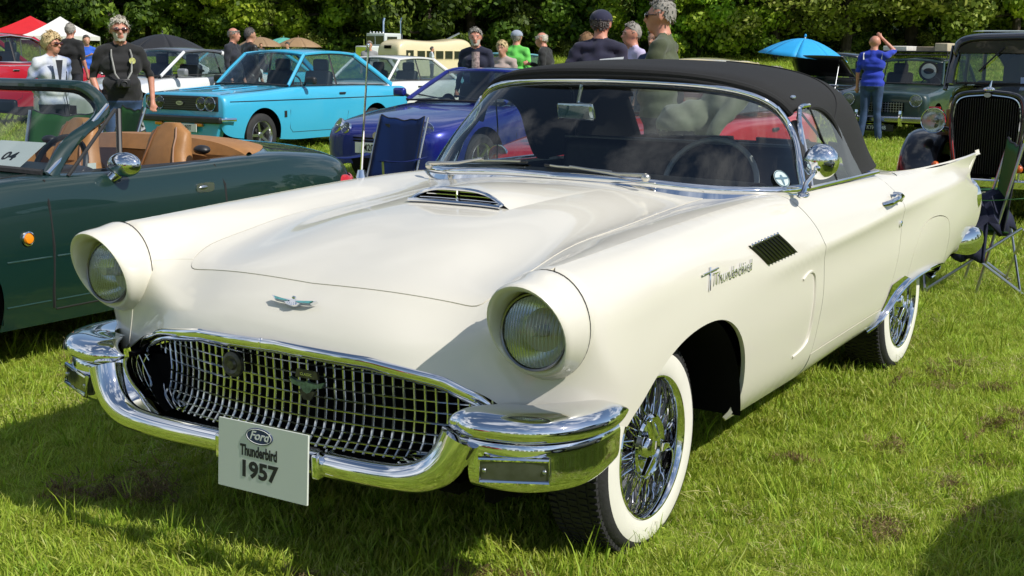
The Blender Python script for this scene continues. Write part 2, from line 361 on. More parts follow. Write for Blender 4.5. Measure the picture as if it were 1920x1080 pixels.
def smooth2(L, n=60): return [tuple(p) for p in spline(np.array(L, float), n)]
ARCH = smooth2([(-.400, .470), (-.335, .508), (-.240, .572), (-.10, .634), (.06, .660), (.21, .650), (.325, .600), (.405, .510), (.437, .400), (.432, .310), (.418, .20)], 46)
ARCHR = smooth2([(1.90, .20), (1.985, .34), (2.12, .432), (2.30, .474), (2.55, .488), (2.78, .482), (2.885, .455), (2.94, .40), (2.93, .30), (2.90, .2)], 50)
DOORF = smooth2([(.965, .958), (1.03, .885), (1.095, .79), (1.128, .68), (1.13, .56), (1.118, .46), (1.10, .372)], 30)
DOORR = smooth2([(2.0, .395), (2.035, .52), (2.075, .64), (2.095, .74), (2.095, .83), (2.07, .90), (2.05, .955)], 30)
ROCK = [(v, .372+.025*(v-1.1)/.9) for v in np.linspace(1.1, 2.0, 16)]
HE = [(-.513, .0), (-.516, .26), (-.51, .30)]
# hood outline (u,v), front edge forward of the cowl
hoodR = smooth2([(.545, -.515), (.56, -.44), (.555, -.25), (.55, .0), (.548, .4), (.548, .75), (.535, .93), (.49, .985)], 40)
hoodF = smooth2([(.545, -.515), (.525, -.547), (.47, -.558), (.30, -.583), (0, -.60)], 26)
hoodB = smooth2([(.49, .985), (.40, .97), (.2, .86), (0, .83)], 14)
HOOD = [(-u, v) for u, v in hoodF]+[(u, v) for u, v in hoodF[::-1][1:]]
half = hoodR[1:]+hoodB[1:]
HOOD = HOOD+half+[(-u, v) for u, v in half[::-1][1:]]
hood3 = [BODY.top(u, v) for u, v in HOOD]
nF = len(hoodF); hoodfront3 = hood3[:2*nF-1]           # left to right front edge
hood = panel(BODY, 'hood', hood3, (0, -.25, 1), M_WHITE, tb, sp=.022, gap=.0048, lift=.0008)
# nose: below the hood edge down to the grille
low = [(u, ) for u in np.linspace(.66, -.66, 40)]
gl = np.array(NET[0])[:, :]
nose_low = [Vector((u, *_)) for u, _ in []]
_row = spline(np.array(NET[0])[:6], 60); _row = np.concatenate([_row[::-1]*[1, 1, 1], (_row*[-1, 1, 1])[1:]])
nose_low = [Vector(p)+Vector((0, .004, .002)) for p in _row if abs(p[0]) < .70]
_n1 = [Vector(p) for p in G_TB[:, 0]][:1]
side_up = [BODY.front(-.70, lerp(.535, .788, k)) for k in np.linspace(0, 1, 12)]
INN = [BODY.front(lerp(.70, .56, k), lerp(.788, .794, k)) for k in np.linspace(.15, .92, 7)]
inner = [Vector((-p.x, p.y, p.z)) for p in INN]
nose_out = nose_low+side_up[1:]+inner+list(hoodfront3)+[Vector((-p.x, p.y, p.z)) for p in (side_up[1:]+inner)[::-1]]
nose = panel(BODY, 'nose_panel', nose_out, (0, -.8, .6), M_WHITE, tb, sp=.02, gap=-.003, lift=-.0012, flange=.004)
# front fender: from valley to rocker, arch cut out
fen = [BODY.front(.695, lerp(.78, .53, k)) for k in np.linspace(0, 1, 12)]
_w = [Vector(p) for p in spline(np.array(NET[0])[4:], 60)]
fen += _w[2:-8]
fen += S([(v, .245) for v in np.linspace(-.34, 1.095, 40)])
# outline in (v,z): replace the span of the arch
def with_arch(L, arch):
    a0, a1 = arch[0][0], arch[-1][0]
    return S([(v, .245) for v in np.linspace(L[0], a0-.01, 5)])+S([p for p in arch if p[1] > .25])+S([(v, .245+.02*max(0, v-.4)) for v in np.linspace(a1+.01, L[1], 16)])
CRN = [BODY.top(.752, v) for v in np.linspace(.955, -.556, 60)]; CF = [BODY.front(.752, .872), BODY.front(.735, .84), BODY.front(.716, .81)]
fen = CF+[BODY.front(.70, lerp(.788, .53, k)) for k in np.linspace(0, 1, 12)]+[p for p in _w[2:] if p.z > .478]+S([p for p in ARCH if p[1] > .275])
fen += S([(v, .262+.02*(v-.4)) for v in np.linspace(.45, 1.09, 16)])+S(DOORF[::-1])+CRN
fender, fender2 = panel(BODY, 'front_fender', fen, (.78, -.42, .46), M_WHITE, tb, sp=.022, mirror=True)
ftop = CF+[BODY.front(.70, .788)]+INN+[BODY.top(u, v) for u, v in hoodR]+[BODY.top(lerp(.53, .752, k), lerp(1.0, .962, k)) for k in np.linspace(.1, .95, 8)]+CRN
panel(BODY, 'fender_top', ftop, (-.22, -.42, .88), M_WHITE, tb, sp=.02, gap=-.0012, lift=-.0003, flange=.01, mirror=True)
# door with a seam line, rocker strip, rear quarter with skirt
belt = [BODY.side(v, .9) for v in ()]
beltD = [Vector(p) for p in [BODY.top(.735, v) for v in np.linspace(2.05, .97, 30)]]
door, door2 = panel(BODY, 'door', S(DOORF)+S(ROCK[1:-1])+S(DOORR)+beltD, (.85, 0, .45), M_WHITE, tb, sp=.013, mirror=True)
rk = S([(v, .264+.022*(v-.42)) for v in np.linspace(1.10, 1.93, 24)])+S([p for p in ARCHR[:14] if p[1] > .30])+S(ROCK[::-1])
panel(BODY, 'sill', rk, (1, 0, -.1), M_WHITE, tb, sp=.022, mirror=True)
sk = smooth2([(2.245, .47), (2.275, .56), (2.335, .645), (2.43, .70), (2.58, .718), (2.74, .705), (2.845, .665), (2.885, .59), (2.895, .46)], 44)
SKB = [p for p in ARCHR if sk[0][0]-.0 <= p[0] <= sk[-1][0] and p[1] > .44]
sk[0] = (sk[0][0], SKB[0][1]); sk[-1] = (sk[-1][0], SKB[-1][1])
panel(BODY, 'fender_skirt', S(sk)+S(SKB[::-1]), (1, 0, 0), M_WHITE, tb, sp=.022, mirror=True)
i0 = [i for i, p in enumerate(ARCHR) if p[1] > .30 and p[0] < 2.2]; pre = [p for p in ARCHR if p[0] < sk[0][0]-.01 and p[1] > .385]; post = [p for p in ARCHR if p[0] > sk[-1][0]+.01 and p[1] > .40]
tail = [Vector(p) for p in G_TB[-1]]
fin_i = int(np.argmax(G_TB[-1][:, 1])); tl = [tail[i] for i in range(len(tail)) if i <= fin_i+140]
rq = S(DOORR[::-1])+[q for q in S([(2.01, .392)])][:0]+S(pre[1:])+S(sk)+S(post)
rq += S([(v, .40+.06*(v-2.95)/.4) for v in np.linspace(3.0, 3.2, 6)])
lowtail = [Vector(p) for p in G_TB[-1] if p[2] < .93 and p[0] > .80][::-1]
# quarter panel up to the fin's top edge
fin_col = int(np.argmax(G_TB[-1][:, 2]*(G_TB[-1][:, 0] > .7)))
rq += [p for p in lowtail if p.z > .46][::4]+[Vector(p) for p in G_TB[::-1, fin_col] if 2.3 < p[1] < 3.69][::3]
rq += [BODY.top(lerp(.80, .74, k), lerp(2.28, 2.07, k)) for k in np.linspace(0, 1, 6)]
quarter, quarter2 = panel(BODY, 'rear_quarter_panel', rq, (1, .12, .12), M_WHITE, tb, sp=.014, mirror=True)
# deck with the inner faces of the fins
dk = [Vector(p) for p in G_TB[:, fin_col] if 2.3 < p[1] < 3.69][::4]
dk = [BODY.top(lerp(.74, .80, k), lerp(2.07, 2.28, k)) for k in np.linspace(0, 1, 6)]+dk+[Vector(p) for p in G_TB[-1][:fin_col][::-1]][::6]
dk = dk+[Vector((-p.x, p.y, p.z)) for p in dk[::-1]]
dk = dk+[BODY.top(u, 2.04) for u in np.linspace(-.70, .70, 20)]
lid = smooth2([(.60, 2.60), (.63, 2.64), (.63, 3.0), (.60, 3.45)], 24)
lidp = [BODY.top(u, v) for u, v in lid]; lidp = lidp+[Vector((-p.x, p.y, p.z)) for p in lidp[::-1]]
panel(BODY, 'rear_deck', dk, (0, .12, 1), M_WHITE, tb, sp=.03, holes=[lidp])
panel(BODY, 'trunk_lid', lidp, (0, .2, 1), M_WHITE, tb, sp=.03)
# cowl between hood and windshield, belt strips beside the cockpit
cw = [BODY.top(u, v) for u, v in hoodB[::-1]]
cw = cw[:-1]+[BODY.top(u, lerp(1.0, .96, (u-.6)/.19)) for u in (.52, .56, .60, .65, .70, .77)]+[BODY.top(u, v) for u, v in ((.775, 1.10), (.735, 1.25), (.69, 1.30), (.60, 1.10), (.45, 1.0), (.25, .93), (0, .90))]
cw = [Vector((-p.x, p.y, p.z)) for p in cw[::-1]]+cw[1:]
panel(BODY, 'cowl_panel', cw[:-1], (0, 0, 1), M_WHITE, tb, sp=.02)
# dark inner shell so that gaps look into darkness
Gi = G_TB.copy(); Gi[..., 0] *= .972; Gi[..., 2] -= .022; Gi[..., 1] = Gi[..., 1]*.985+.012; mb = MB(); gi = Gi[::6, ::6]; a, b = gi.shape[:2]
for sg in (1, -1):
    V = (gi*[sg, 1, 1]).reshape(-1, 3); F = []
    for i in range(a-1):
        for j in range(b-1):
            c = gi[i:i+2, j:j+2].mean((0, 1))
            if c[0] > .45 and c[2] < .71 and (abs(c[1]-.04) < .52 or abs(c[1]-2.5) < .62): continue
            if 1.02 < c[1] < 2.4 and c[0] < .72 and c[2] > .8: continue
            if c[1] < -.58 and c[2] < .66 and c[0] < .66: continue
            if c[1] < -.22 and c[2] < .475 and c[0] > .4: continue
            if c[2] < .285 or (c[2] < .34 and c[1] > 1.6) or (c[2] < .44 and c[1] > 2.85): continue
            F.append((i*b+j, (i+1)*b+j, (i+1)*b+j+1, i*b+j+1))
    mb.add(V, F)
mb.box((0, 1.5, .30), (1.3, 3.6, .06)); mb.box((0, -.42, .50), (1.25, .03, .36)); mb.box((0, -.55, .335), (1.16, .34, .03)); mb.box((.645, -.58, .41), (.03, .20, .22)); mb.box((-.645, -.58, .41), (.03, .20, .22)); mb.box((0, 3.42, .6), (1.6, .03, .34))  # black boxes added inside to stop sunlight leaking through nose and grille
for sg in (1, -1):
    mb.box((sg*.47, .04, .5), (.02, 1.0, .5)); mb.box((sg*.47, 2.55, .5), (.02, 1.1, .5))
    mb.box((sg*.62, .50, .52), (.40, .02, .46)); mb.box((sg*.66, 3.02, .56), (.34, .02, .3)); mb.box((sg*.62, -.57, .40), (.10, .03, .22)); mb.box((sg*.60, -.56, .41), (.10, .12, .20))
mb.build('dark_inner_shell', M_VOID, tb, fix=False)
for sg in (1, -1):                          # wheel house liners
    for c, z in ((.05, .30), (2.5, .32)):
        MB().grid([[(sg*x, c+(.385 if c < 1 else .43)*cos(t), z+.38*sin(t)) for t in np.linspace(.0 if c < 1 else .28, pi-(.75 if c < 1 else .28), 26)] for x in (.48, .70, .868 if c < 1 else .85)]).build('wheel_house', M_VOID, tb)
# tail closing face
row = [Vector(p) for p in G_TB[-1]]; mb = MB(); L = row+[Vector((-p.x, p.y, p.z)) for p in row[::-1]]
L = [p+Vector((0, -.02, 0)) for p in L]; c = Vector((0, 3.5, .62)); mb.add([c]+L, [(0, i+1, (i+1) % len(L)+1) for i in range(len(L))]); mb.build('tail_panel', M_WHITE, tb)
for sg in (1, -1):
    t = MB().lathe([(-.06, .10), (.0, .105), (.03, .095), (.045, .06), (.05, 0)], (sg*.765, 3.565, .71), 'y', 24).build('tail_light', M_RED, tb)
    MB().lathe([(-.05, .108), (.012, .116), (.018, .105)], (sg*.765, 3.565, .71), 'y', 24).build('bezel', M_CHROME, t)
# ---- headlight pods
def podring(v, r, n=40, tilt=0., dz=0., du=0., ry=None):
    return [(.757+du+r*cos(a), v+tilt*sin(a), .761+dz+(ry or r)*sin(a)) for a in np.linspace(0, 2*pi, n, endpoint=False)]
pod_net = [podring(-.672, .0975, tilt=-.020, dz=-.004, ry=.100), podring(-.692, .104, tilt=-.040, dz=-.002, ry=.110), podring(-.697, .109, tilt=-.046, ry=.117), podring(-.691, .1135, tilt=-.046, ry=.1225), podring(-.665, .118, tilt=-.035, ry=.128), podring(-.635, .1215, tilt=-.016, ry=.134), podring(-.60, .1245, tilt=-.004, ry=.139), podring(-.595, .1205, ry=.134), podring(-.53, .119, ry=.131)]
pg = np.array([pod_net]) [0]; pn = np.array(pod_net); pn = np.concatenate([pn, pn[:, :1]], 1)
dense = spline(pn, 28)
mb = MB().grid(dense[:, :-1], closev=True); inner_bowl = [podring(-.672, .0975, tilt=-.020, dz=-.004, ry=.100), podring(-.63, .096, tilt=-.010, dz=-.004, ry=.097)]
mb.grid(inner_bowl, closev=True)
pod = mb.build('headlight_surround', M_WHITE, tb); pod2 = mirrored(pod, tb)
seam = MB().tube(podring(-.5985, .124, 48, ry=.1385), .0016, 5, close=True).build('shut_line', M_SEAL, tb); mirrored(seam, tb)
def headlight(sg, c, r, parent, depth=.03, glassm=None):
    h = MB().lathe([(.012, r*1.04), (-.010, r*1.055), (-.016, r*1.03), (-.014, r*.985), (.01, r*.97)], (0, 0, 0), 'y', 40).build('headlight', M_CHROME if r != .0925 else mat('dull_bezel', (.22, .22, .21), rough=.3, metal=1, var=.1), parent)
    MB().lathe([(-.012, r*.975)]+[(-.012-depth*(1-(k/8)**2), r*.975*k/8) for k in range(7, -1, -1)], (0, 0, 0), 'y', 40).build('lens', glassm or M_HLENS, h)
    if r > .09 and abs(c[1]+.646) < .01:
        rb_ = MB()
        for k in range(-9, 10):
            x = k*r*.1; hh = math.sqrt(max(0, (r*.95)**2-x*x)); rb_.tube([(x, -.0125-depth*(1-(x*x+z*z)/(r*.975)**2)+.002, z) for z in np.linspace(-hh, hh, 9)], .0011, 4)
        o_ = rb_.build('lens_flutes', mat('fluted_glass', (.55, .58, .56), rough=.15, coat=1, var=.05), h); o_['kind'] = 'stuff'
    MB().lathe([(-.008, r*.96), (.015, r*.86), (.045, r*.6), (.062, r*.3), (.066, 0)], (0, 0, 0), 'y', 36).build('reflector', M_REFL, h)
    MB().lathe([(-.03, 0), (-.03, r*.12), (.03, r*.16), (.05, r*.16)], (0, 0, 0), 'y', 16).build('bulb', M_STEEL, h)
    h.location = c; return h
m = glass('headlight_glass', (.80, .84, .80)); n, l = m.node_tree.nodes, m.node_tree.links
tc = n.new('ShaderNodeTexCoord'); wv = n.new('ShaderNodeTexWave'); wv.inputs['Scale'].default_value = 34; wv.inputs['Distortion'].default_value = .6; bp = n.new('ShaderNodeBump'); bp.inputs['Strength'].default_value = .35; bp.inputs['Distance'].default_value = .004
l.new(tc.outputs['Object'], wv.inputs[0]); l.new(wv.outputs[0], bp.inputs['Height'])
for q in n:
    if q.type in ('BSDF_GLOSSY',): l.new(bp.outputs[0], q.inputs['Normal'])
M_HLENS = m
for sg in (1, -1):
    h = headlight(sg, (sg*.757, -.646, .752), .0925, tb); h.rotation_euler = (rad(-7), 0, 0)
# ---- bumper
def sweep(path, prof, up=(0, 0, 1), zc=.50):
    """profile (outward offset, height) carried along a plan path of (u,v, scale)"""
    G = []; P = [Vector((p[0], p[1], 0)) for p in path]
    for i, p in enumerate(path):
        t = (P[min(i+1, len(P)-1)]-P[max(i-1, 0)]).normalized(); nrm = Vector((t.y, -t.x, 0)); sc = p[2] if len(p) > 2 else 1
        G.append([(p[0]+nrm.x*o*(sc if o > -.03 else 1), p[1]+nrm.y*o*(sc if o > -.03 else 1), zc+(z-zc)*sc+(p[3] if len(p) > 3 else 0)) for o, z in prof])
    return G
bprof = spline(np.array([(-.15, .566), (-.08, .571), (-.035, .567), (-.009, .555), (.002, .538), (.001, .522), (-.009, .510), (-.018, .506)]), 24).tolist()
bprof2 = spline(np.array([(-.020, .506), (-.012, .494), (-.011, .46), (-.013, .415), (-.024, .385), (-.055, .368), (-.11, .36)]), 22).tolist()
bpath = spline(np.array([(.622, -.80, 1, 0), (.66, -.818, 1, 0), (.74, -.812, 1, 0), (.82, -.785, 1, 0), (.885, -.725, 1, 0), (.925, -.64, 1, 0), (.933, -.55, 1, 0), (.918, -.455, 1, 0)]), 44)
bpath[:, 2] = np.clip(1-.0*np.arange(44), .05, 1)
for i in range(44):
    t = i/43
    if t > .86: bpath[i, 2] = math.sqrt(max(.05, 1-((t-.86)/.14)**2))
mb = MB().grid(sweep(bpath, bprof, zc=.535))
# rounded bullet end
ends = []
for k in range(9):
    a = k/8*pi/2; f = cos(a); off = sin(a)*.040
    ends.append([(p[0]-off-(0 if True else 0), lerp(p[1], -.76, 1-f) , .535+(p[2]-.535)*max(f, .02)) for p in [mb.v[j] for j in range(24)]])
mb.grid(ends)
bl = mb.build('front_bumper', M_CHROME, tb); bl2 = mirrored(bl, tb)
for sg, par in ((1, bl), (-1, bl2)):
    bp2 = spline(np.array([(.655, -.805, 1, 0), (.74, -.80, 1, 0), (.82, -.772, 1, 0), (.878, -.712, 1, 0), (.915, -.63, 1, 0), (.922, -.55, 1, 0), (.918, -.48, 1, 0)]), 36)
    for i in range(36):
        t = i/35
        if t > .62: bp2[i, 2] = 1-.22*((t-.62)/.38)**1.8
    g = np.array(sweep(bp2, bprof2))
    g[..., 0] *= sg; MB().grid(g).add([tuple(p) for p in g[0]]+[tuple(g[0][0]+np.array([0, .1, 0]))], [tuple(range(22))+(22,)]).build('lower_bumper', M_CHROME, par)
    # parking lamp set into the lower face
    A = Vector((sg*.690, -.8015, .432)); B = Vector((sg*.862, -.738, .440)); X = (B-A).normalized(); o = (A+B)/2
    Z = (Vector((0, .06, 1))-X*X.dot(Vector((0, .06, 1)))).normalized(); N_ = X.cross(Z)
    if N_.y > 0: N_ = -N_
    P = lambda a, b, c: o+X*a+Z*b+N_*c
    w, hh = .086, .028
    ring = [P(a*w, b*hh, .012-.016*0) for a, b in ((-1, -1), (1, -1), (1, 1), (-1, 1))]
    lamp = MB().tube(ring, .0065, 8, close=True).build('parking_lamp', M_CHROME, par)
    MB().grid([[P(a*w, b*hh, .011+.004*(1-a*a)) for a in np.linspace(-1, 1, 9)] for b in (-1, -.5, 0, .5, 1)]).add([P(a*w, b*hh, c) for c in (-.03, .011) for a, b in ((-1, -1), (1, -1), (1, 1), (-1, 1))], [(0, 1, 5, 4), (1, 2, 6, 5), (2, 3, 7, 6), (3, 0, 4, 7)]).build('lens', mat('smoked_lamp_lens', (.045, .048, .04), rough=.12, coat=1, var=.25, vscale=30), lamp)
    for a in (-.86, .86): MB().ell(P(a*w, 0, .014), (.006, .004, .006), 6).build('screw', M_STEEL, lamp)
# lower sweep of the bumper
lp = spline(np.array([(.10, -.838, .372), (.30, -.84, .372), (.43, -.835, .374), (.52, -.825, .385), (.58, -.812, .415), (.615, -.80, .462), (.632, -.792, .50)]), 40)
lr = np.interp(np.linspace(0, 1, 40), [0, .55, .8, 1], [.028, .030, .041, .046])
lb = MB().tube([tuple(p) for p in lp], lr, 20, flat=1.15, up=(0, 1, 0)).build('lower_bumper_bar', M_CHROME, tb); lb2 = mirrored(lb, tb)
for sg, par in ((1, lb), (-1, lb2)):      # deep inner face of the upturned bar, reaching back to the grille
    MB().grid([[(sg*(p[0]-.02*f-.012*sin(pi*f)), lerp(p[1]-.012, -.615, f), p[2]+.016*sin(pi*f)+.006*f) for f in np.linspace(0, 1, 8)] for p in lp[20:]]).build('inner_face', M_CHROME, par)
for q, sg in ((lb, 1), (lb2, -1)):
    bevel(MB().box((.238 if sg > 0 else -.10, -.845, .372), (.026, .068, .066)).build('end_cap', M_CHROME, q), .006)
bevel(MB().box((0, -.80, .37), (.36, .03, .04)).build('number_plate_bracket', M_BLACK, tb), .004)
# ---- grille
gr = MB().grid([[(u, -.60+.10*(u/.62)**2, z) for u in np.linspace(-.66, .66, 20)] for z in (.30, .66)]).build('grille', M_VOID, tb)
M_GRILL = mat('grille_bar_metal', (.62, .63, .60), rough=.16, metal=1, var=.08, vscale=30)
def gz_top(u):
    a = abs(u); return float(np.interp(a, [0, .3, .5, .60, .64], [.642, .632, .602, .56, .50]))
def gpt(u, t):      # t 0 top .. 1 lower lip, bending forward at the bottom
    v0 = -.70+.10*(u/.62)**2; z0 = gz_top(u)-.004
    z = np.interp(t, [0, .78, .89, 1], [z0, .418, .394, .372]); f = np.interp(t, [0, .5, .78, .89, 1], [0, .008, .0, -.018, -.042])
    return (u, v0+f, float(z))
v_me = None
for i in range(-20, 21):
    u = i*.0302
    if abs(u) > .61: continue
    P = [gpt(u, t) for t in (0, .25, .5, .72, .81, .89, 1)]
    MB().tube(P, .0026, 5, flat=1.6, up=(0, 1, 0)).build('grille_bar', M_GRILL, gr)
for k, t in enumerate((.08, .185, .29, .395, .50, .605, .71, .80, .89, .97)):
    us = np.linspace(-.612, .612, 31); zt = float(np.interp(t, [0, .78, .89, 1], [.638, .418, .394, .372]))
    P = [(u, gpt(u, t)[1]-.001, zt) for u in us if zt < gz_top(u)-.004]
    MB().tube(P, .0028, 5).build('grille_bar', M_GRILL, gr)
# chrome brow along the grille's top, with a centre splice
bw = [(u, -.752+.0+.16*(abs(u)/.62)**2.2*.62, gz_top(u)-.006) for u in np.linspace(-.60, .60, 41)]
bw = [(-.642, -.638, .505)]+bw+[(.642, -.638, .505)]
brow = MB().tube(sgrid(np.array(bw), 70), .0195, 14, flat=.62, up=(0, -.25, 1)).build('grille_brow', M_CHROME, tb)
MB().tube([(-.052, -.753, .637), (-.046, -.753, .637)], .0188, 14, flat=.66, up=(0, -.25, 1)).build('splice', M_CHROME, brow)
# black rosette and winged grille badge
M_OLDBR = mat('aged_bronze', (.09, .085, .07), rough=.4, metal=.6, var=.35, vscale=60)
MB().lathe([(-.012, 0), (-.012, .012), (-.006, .016), (-.010, .026), (-.006, .036), (.004, .038)], (-.195, -.715, .553), 'y', 24).build('grille_rosette', M_OLDBR, tb)
def wing_badge(s): return [(-1*s, .30*s), (-.55*s, .16*s), (-.1*s, .17*s), (0, .26*s), (.1*s, .17*s), (.55*s, .16*s), (1*s, .30*s), (.82*s, .02*s), (.34*s, -.06*s), (.2*s, -.24*s), (0, -.32*s), (-.2*s, -.24*s), (-.34*s, -.06*s), (-.82*s, .02*s)]
b2 = MB().prism(wing_badge(.062), -.012, 0, 'y').build('grille_badge', mat('verdigris_badge', (.16, .24, .21), rough=.35, metal=.5, var=.3, vscale=80), tb); b2.location = (.085, -.716, .532)
MB().prism([(-.04, .0), (.04, 0), (.036, .022), (-.036, .022)], -.009, -.001, 'y').build('badge_tablet', M_OLDBR, b2).location = (0, -.002, .022)
MB().prism([(-.03, 0), (.03, 0), (.012, -.026), (-.012, -.026)], -.009, -.001, 'y').build('badge_shield', M_OLDBR, b2).location = (0, -.002, -.012)
text('badge_lettering', 'CLASSIC', .011, M_REFL, b2, frame((0, -.0125, .033), (1, 0, 0), (0, 0, 1)), .001)
# winged emblem on the nose
Nn = Vector((0, -.74, .67)); eo = BODY.front(0, .738)+Nn*.012; FR = frame(eo, (1, 0, 0), (0, .67, .74))
eb = MB().prism([(x, y) for x, y in wing_badge(.080)], -.006, .005, 'z').build('nose_emblem', M_CHROME, tb); eb.matrix_local = FR @ Matrix.Diagonal((1, .50, 1, 1))
for sg in (1, -1):
    MB().prism([(sg*.010, .003), (sg*.070, .018), (sg*.060, .001), (sg*.021, -.003)], .004, .0075, 'z').build('enamel_wing', M_GOLD, eb)
MB().ell((0, .025, .004), (.008, .009, .007), 8).build('bird_head', M_CHROME, eb)
for i in range(5): MB().box((-.014+.007*i, -.016+abs(i-2)*.003, .005), (.004, .014, .006)).build('tail_feather', M_CHROME, eb)
# ---- hood scoop
sc = []
for t in np.linspace(0, 1, 16):
    v = lerp(.115, .66, t); hgt = .049*(.5+.5*cos(pi*t))**.9; w = lerp(.158, .215, t**1.3)
    row = []
    for a in np.linspace(-1, 1, 25):
        u = w*1.35*a; p = BODY.top(u, v); k = lerp(max(0, 1-(abs(a)*1.12)**3.2) if abs(a) < .893 else 0, (1-a*a)**2, min(1, t*2.2))
        row.append((u, v, p.z+.0015-(0.004 if abs(a) > .97 or t > .99 else 0)+hgt*k))
    sc.append(row)
scoop = MB().grid(sc).build('hood_scoop', M_WHITE, tb)
front = [Vector(p) for p in sc[0] if abs(p[0]) <= .158*1.35*.90]
base = [BODY.top(p.x, .115)+Vector((0, -.004, .004)) for p in front]
MB().grid([[p+Vector((0, .02, -.004)) for p in front], [p+Vector((0, .02, -.006)) for p in base]]).build('scoop_opening', M_VOID, scoop)
MB().tube([p+Vector((0, -.004, -.002)) for p in front], .006, 8).build('scoop_trim', M_CHROME, scoop)
MB().tube([p+Vector((0, -.012, .003)) for p in base], .0085, 8, flat=1.6, up=(0, 0, 1)).build('scoop_sill', M_CHROME, scoop)
for k in range(1, 5):
    z = .0118*k+.004; us = [p.x for p in front if p.z-BODY.top(p.x, .115).z > z+.006]
    if len(us) > 1: MB().tube([(u, .121, BODY.top(u, .115).z+z) for u in us], .0021, 6).build('louver_slat', M_CHROME, scoop)
MB().tube([(0, .112, base[len(base)//2].z), (0, .112, front[len(front)//2].z-.004)], .0035, 6).build('centre_bar', M_CHROME, scoop)
# ---- fender louvres, script, scuff moulding, handle
for sg in (1, -1):
    for i in range(9):
        v = .515+i*.0285; a = BODY.side(v-.055, .842+.0012*i); b = BODY.side(v+.06, .770+.001*i)
        q = MB(); N1 = Vector((1, 0, .15)).normalized(); L = [Vector(lerp(a, b, t)) for t in np.linspace(0, 1, 6)]; L = [BODY.side(p.y, p.z) for p in L]
        q.grid([[p+Vector((0, -.014, 0))+N1*.001 for p in L], [p+Vector((0, -.005, 0))+N1*.0095 for p in L], [p+Vector((0, .004, 0))+N1*.011 for p in L], [p+Vector((0, .012, 0))+N1*.001 for p in L]])
        o = q.build('fender_louvre', mat('louvre_black', (.012, .012, .012), rough=.3, coat=.3, var=.2), tb)
        e = MB().ell(L[0]+N1*.010, (.005, .006, .006), 6).tube([p+N1*.0115+Vector((0, .003, 0)) for p in L], .0012, 5).build('chrome_edge', M_CHROME, o)
        if sg < 0:
            for x in (o, e): x.data.transform(Matrix.Diagonal((-1, 1, 1, 1))); x.data.flip_normals()
    a, b = BODY.side(.07, .783), BODY.side(.46, .787); a.x += .004; b.x += .004; cx = (a+b)/2
    if sg > 0: text('name_script', 'Thunderbird', .050, M_CHROME, tb, frame(cx, (b-a), (-.22, 0, 1)), .003, (1.2, 1.0), bold=-.0006, shear=.5); MB().tube([a+Vector((0, -.02, .026)), BODY.side(.17, .812)+Vector((.004, 0, 0))], .0032, 6).tube([BODY.side(.115, .822)+Vector((.004, 0, 0)), BODY.side(.095, .757)+Vector((.004, 0, 0))], .003, 6).build('script_flourish', M_CHROME, tb)
    mo = MB(); P = [BODY.side(v, z) for v, z in smooth2([(.90, .672), (.985, .690), (1.02, .672), (1.035, .56), (1.02, .44), (.985, .418), (.885, .402)], 40)]
    P = [p+Vector((.001, 0, 0)) for p in P]; o = mo.tube(P, .0055, 6).build('scuff_moulding', M_WHITE, tb)
    if sg < 0: o.data.transform(Matrix.Diagonal((-1, 1, 1, 1))); o.data.flip_normals()
    h = MB(); c = BODY.side(1.95, .850); X = Vector((1, 0, .3)).normalized()
    h.tube([c+Vector((.004, -.10, -.012)), c+X*.035+Vector((0, -.085, -.012)), c+X*.045+Vector((0, -.03, -.006)), c+X*.042+Vector((0, .035, 0)), c+X*.02+Vector((0, .05, .0))], [.010, .012, .011, .012, .016], 10)
    h.lathe([(0, .022), (.02, .022), (.034, .019), (.040, .010), (.041, 0)], c+Vector((0, .058, .006)), 'x', 18)
    hd = h.build('door_handle', M_CHROME, door if sg > 0 else door2)
    kl = MB().lathe([(0, .013), (.006, .013), (.009, .008), (.004, 0)], BODY.side(2.065, .742), 'x', 16).build('key_lock', M_CHROME, door if sg > 0 else door2)
    if sg < 0:
        for x in (hd, kl): x.data.transform(Matrix.Diagonal((-1, 1, 1, 1))); x.data.flip_normals()
    P = [BODY.side(v, z) for v, z in ARCHR if z > .29]; P = [p+Vector((.004, 0, -.004)) for p in P]
    t = MB().tube(P, .015, 10, flat=.6, up=(1, 0, 0)).build('skirt_trim', M_CHROME, tb)
    PL = [BODY.side(v, z)+Vector((.005, 0, 0)) for v, z in ((1.945, .31), (1.965, .40), (2.035, .49), (2.19, .505), (2.30, .477), (2.12, .433), (1.99, .345))]
    st = MB().add(PL, [tuple(range(7))]).build('stone_guard', M_CHROME, tb)
    if sg < 0:
        for x in (t, st): x.data.transform(Matrix.Diagonal((-1, 1, 1, 1))); x.data.flip_normals()
# rear bumper end showing behind the quarter
rb = spline(np.array([(.83, 3.28, .505), (.87, 3.42, .505), (.875, 3.54, .505), (.83, 3.66, .505), (.70, 3.72, .505)]), 24)
o = MB().tube([tuple(p) for p in rb], [.045+.025*sin(pi*min(1, i/16)) for i in range(24)], 14, up=(0, 0, 1), flat=.6).build('rear_bumper', M_CHROME, tb); mirrored(o, tb)
MB().tube([(-.72, 3.71, .505), (.72, 3.71, .505)], .055, 12).build('rear_bumper_bar', M_CHROME, tb)
# ---- antenna
an = MB().tube([(-.765, .585, .945), (-.765, .585, .975)], [.022, .014], 12).tube([(-.765, .585, .97), (-.752, .592, 1.20), (-.737, .60, 1.44)], [.0055, .0045, .0035], 6).ell((-.737, .60, 1.443), (.007, .007, .008), 6).build('radio_antenna', M_CHROME, tb)
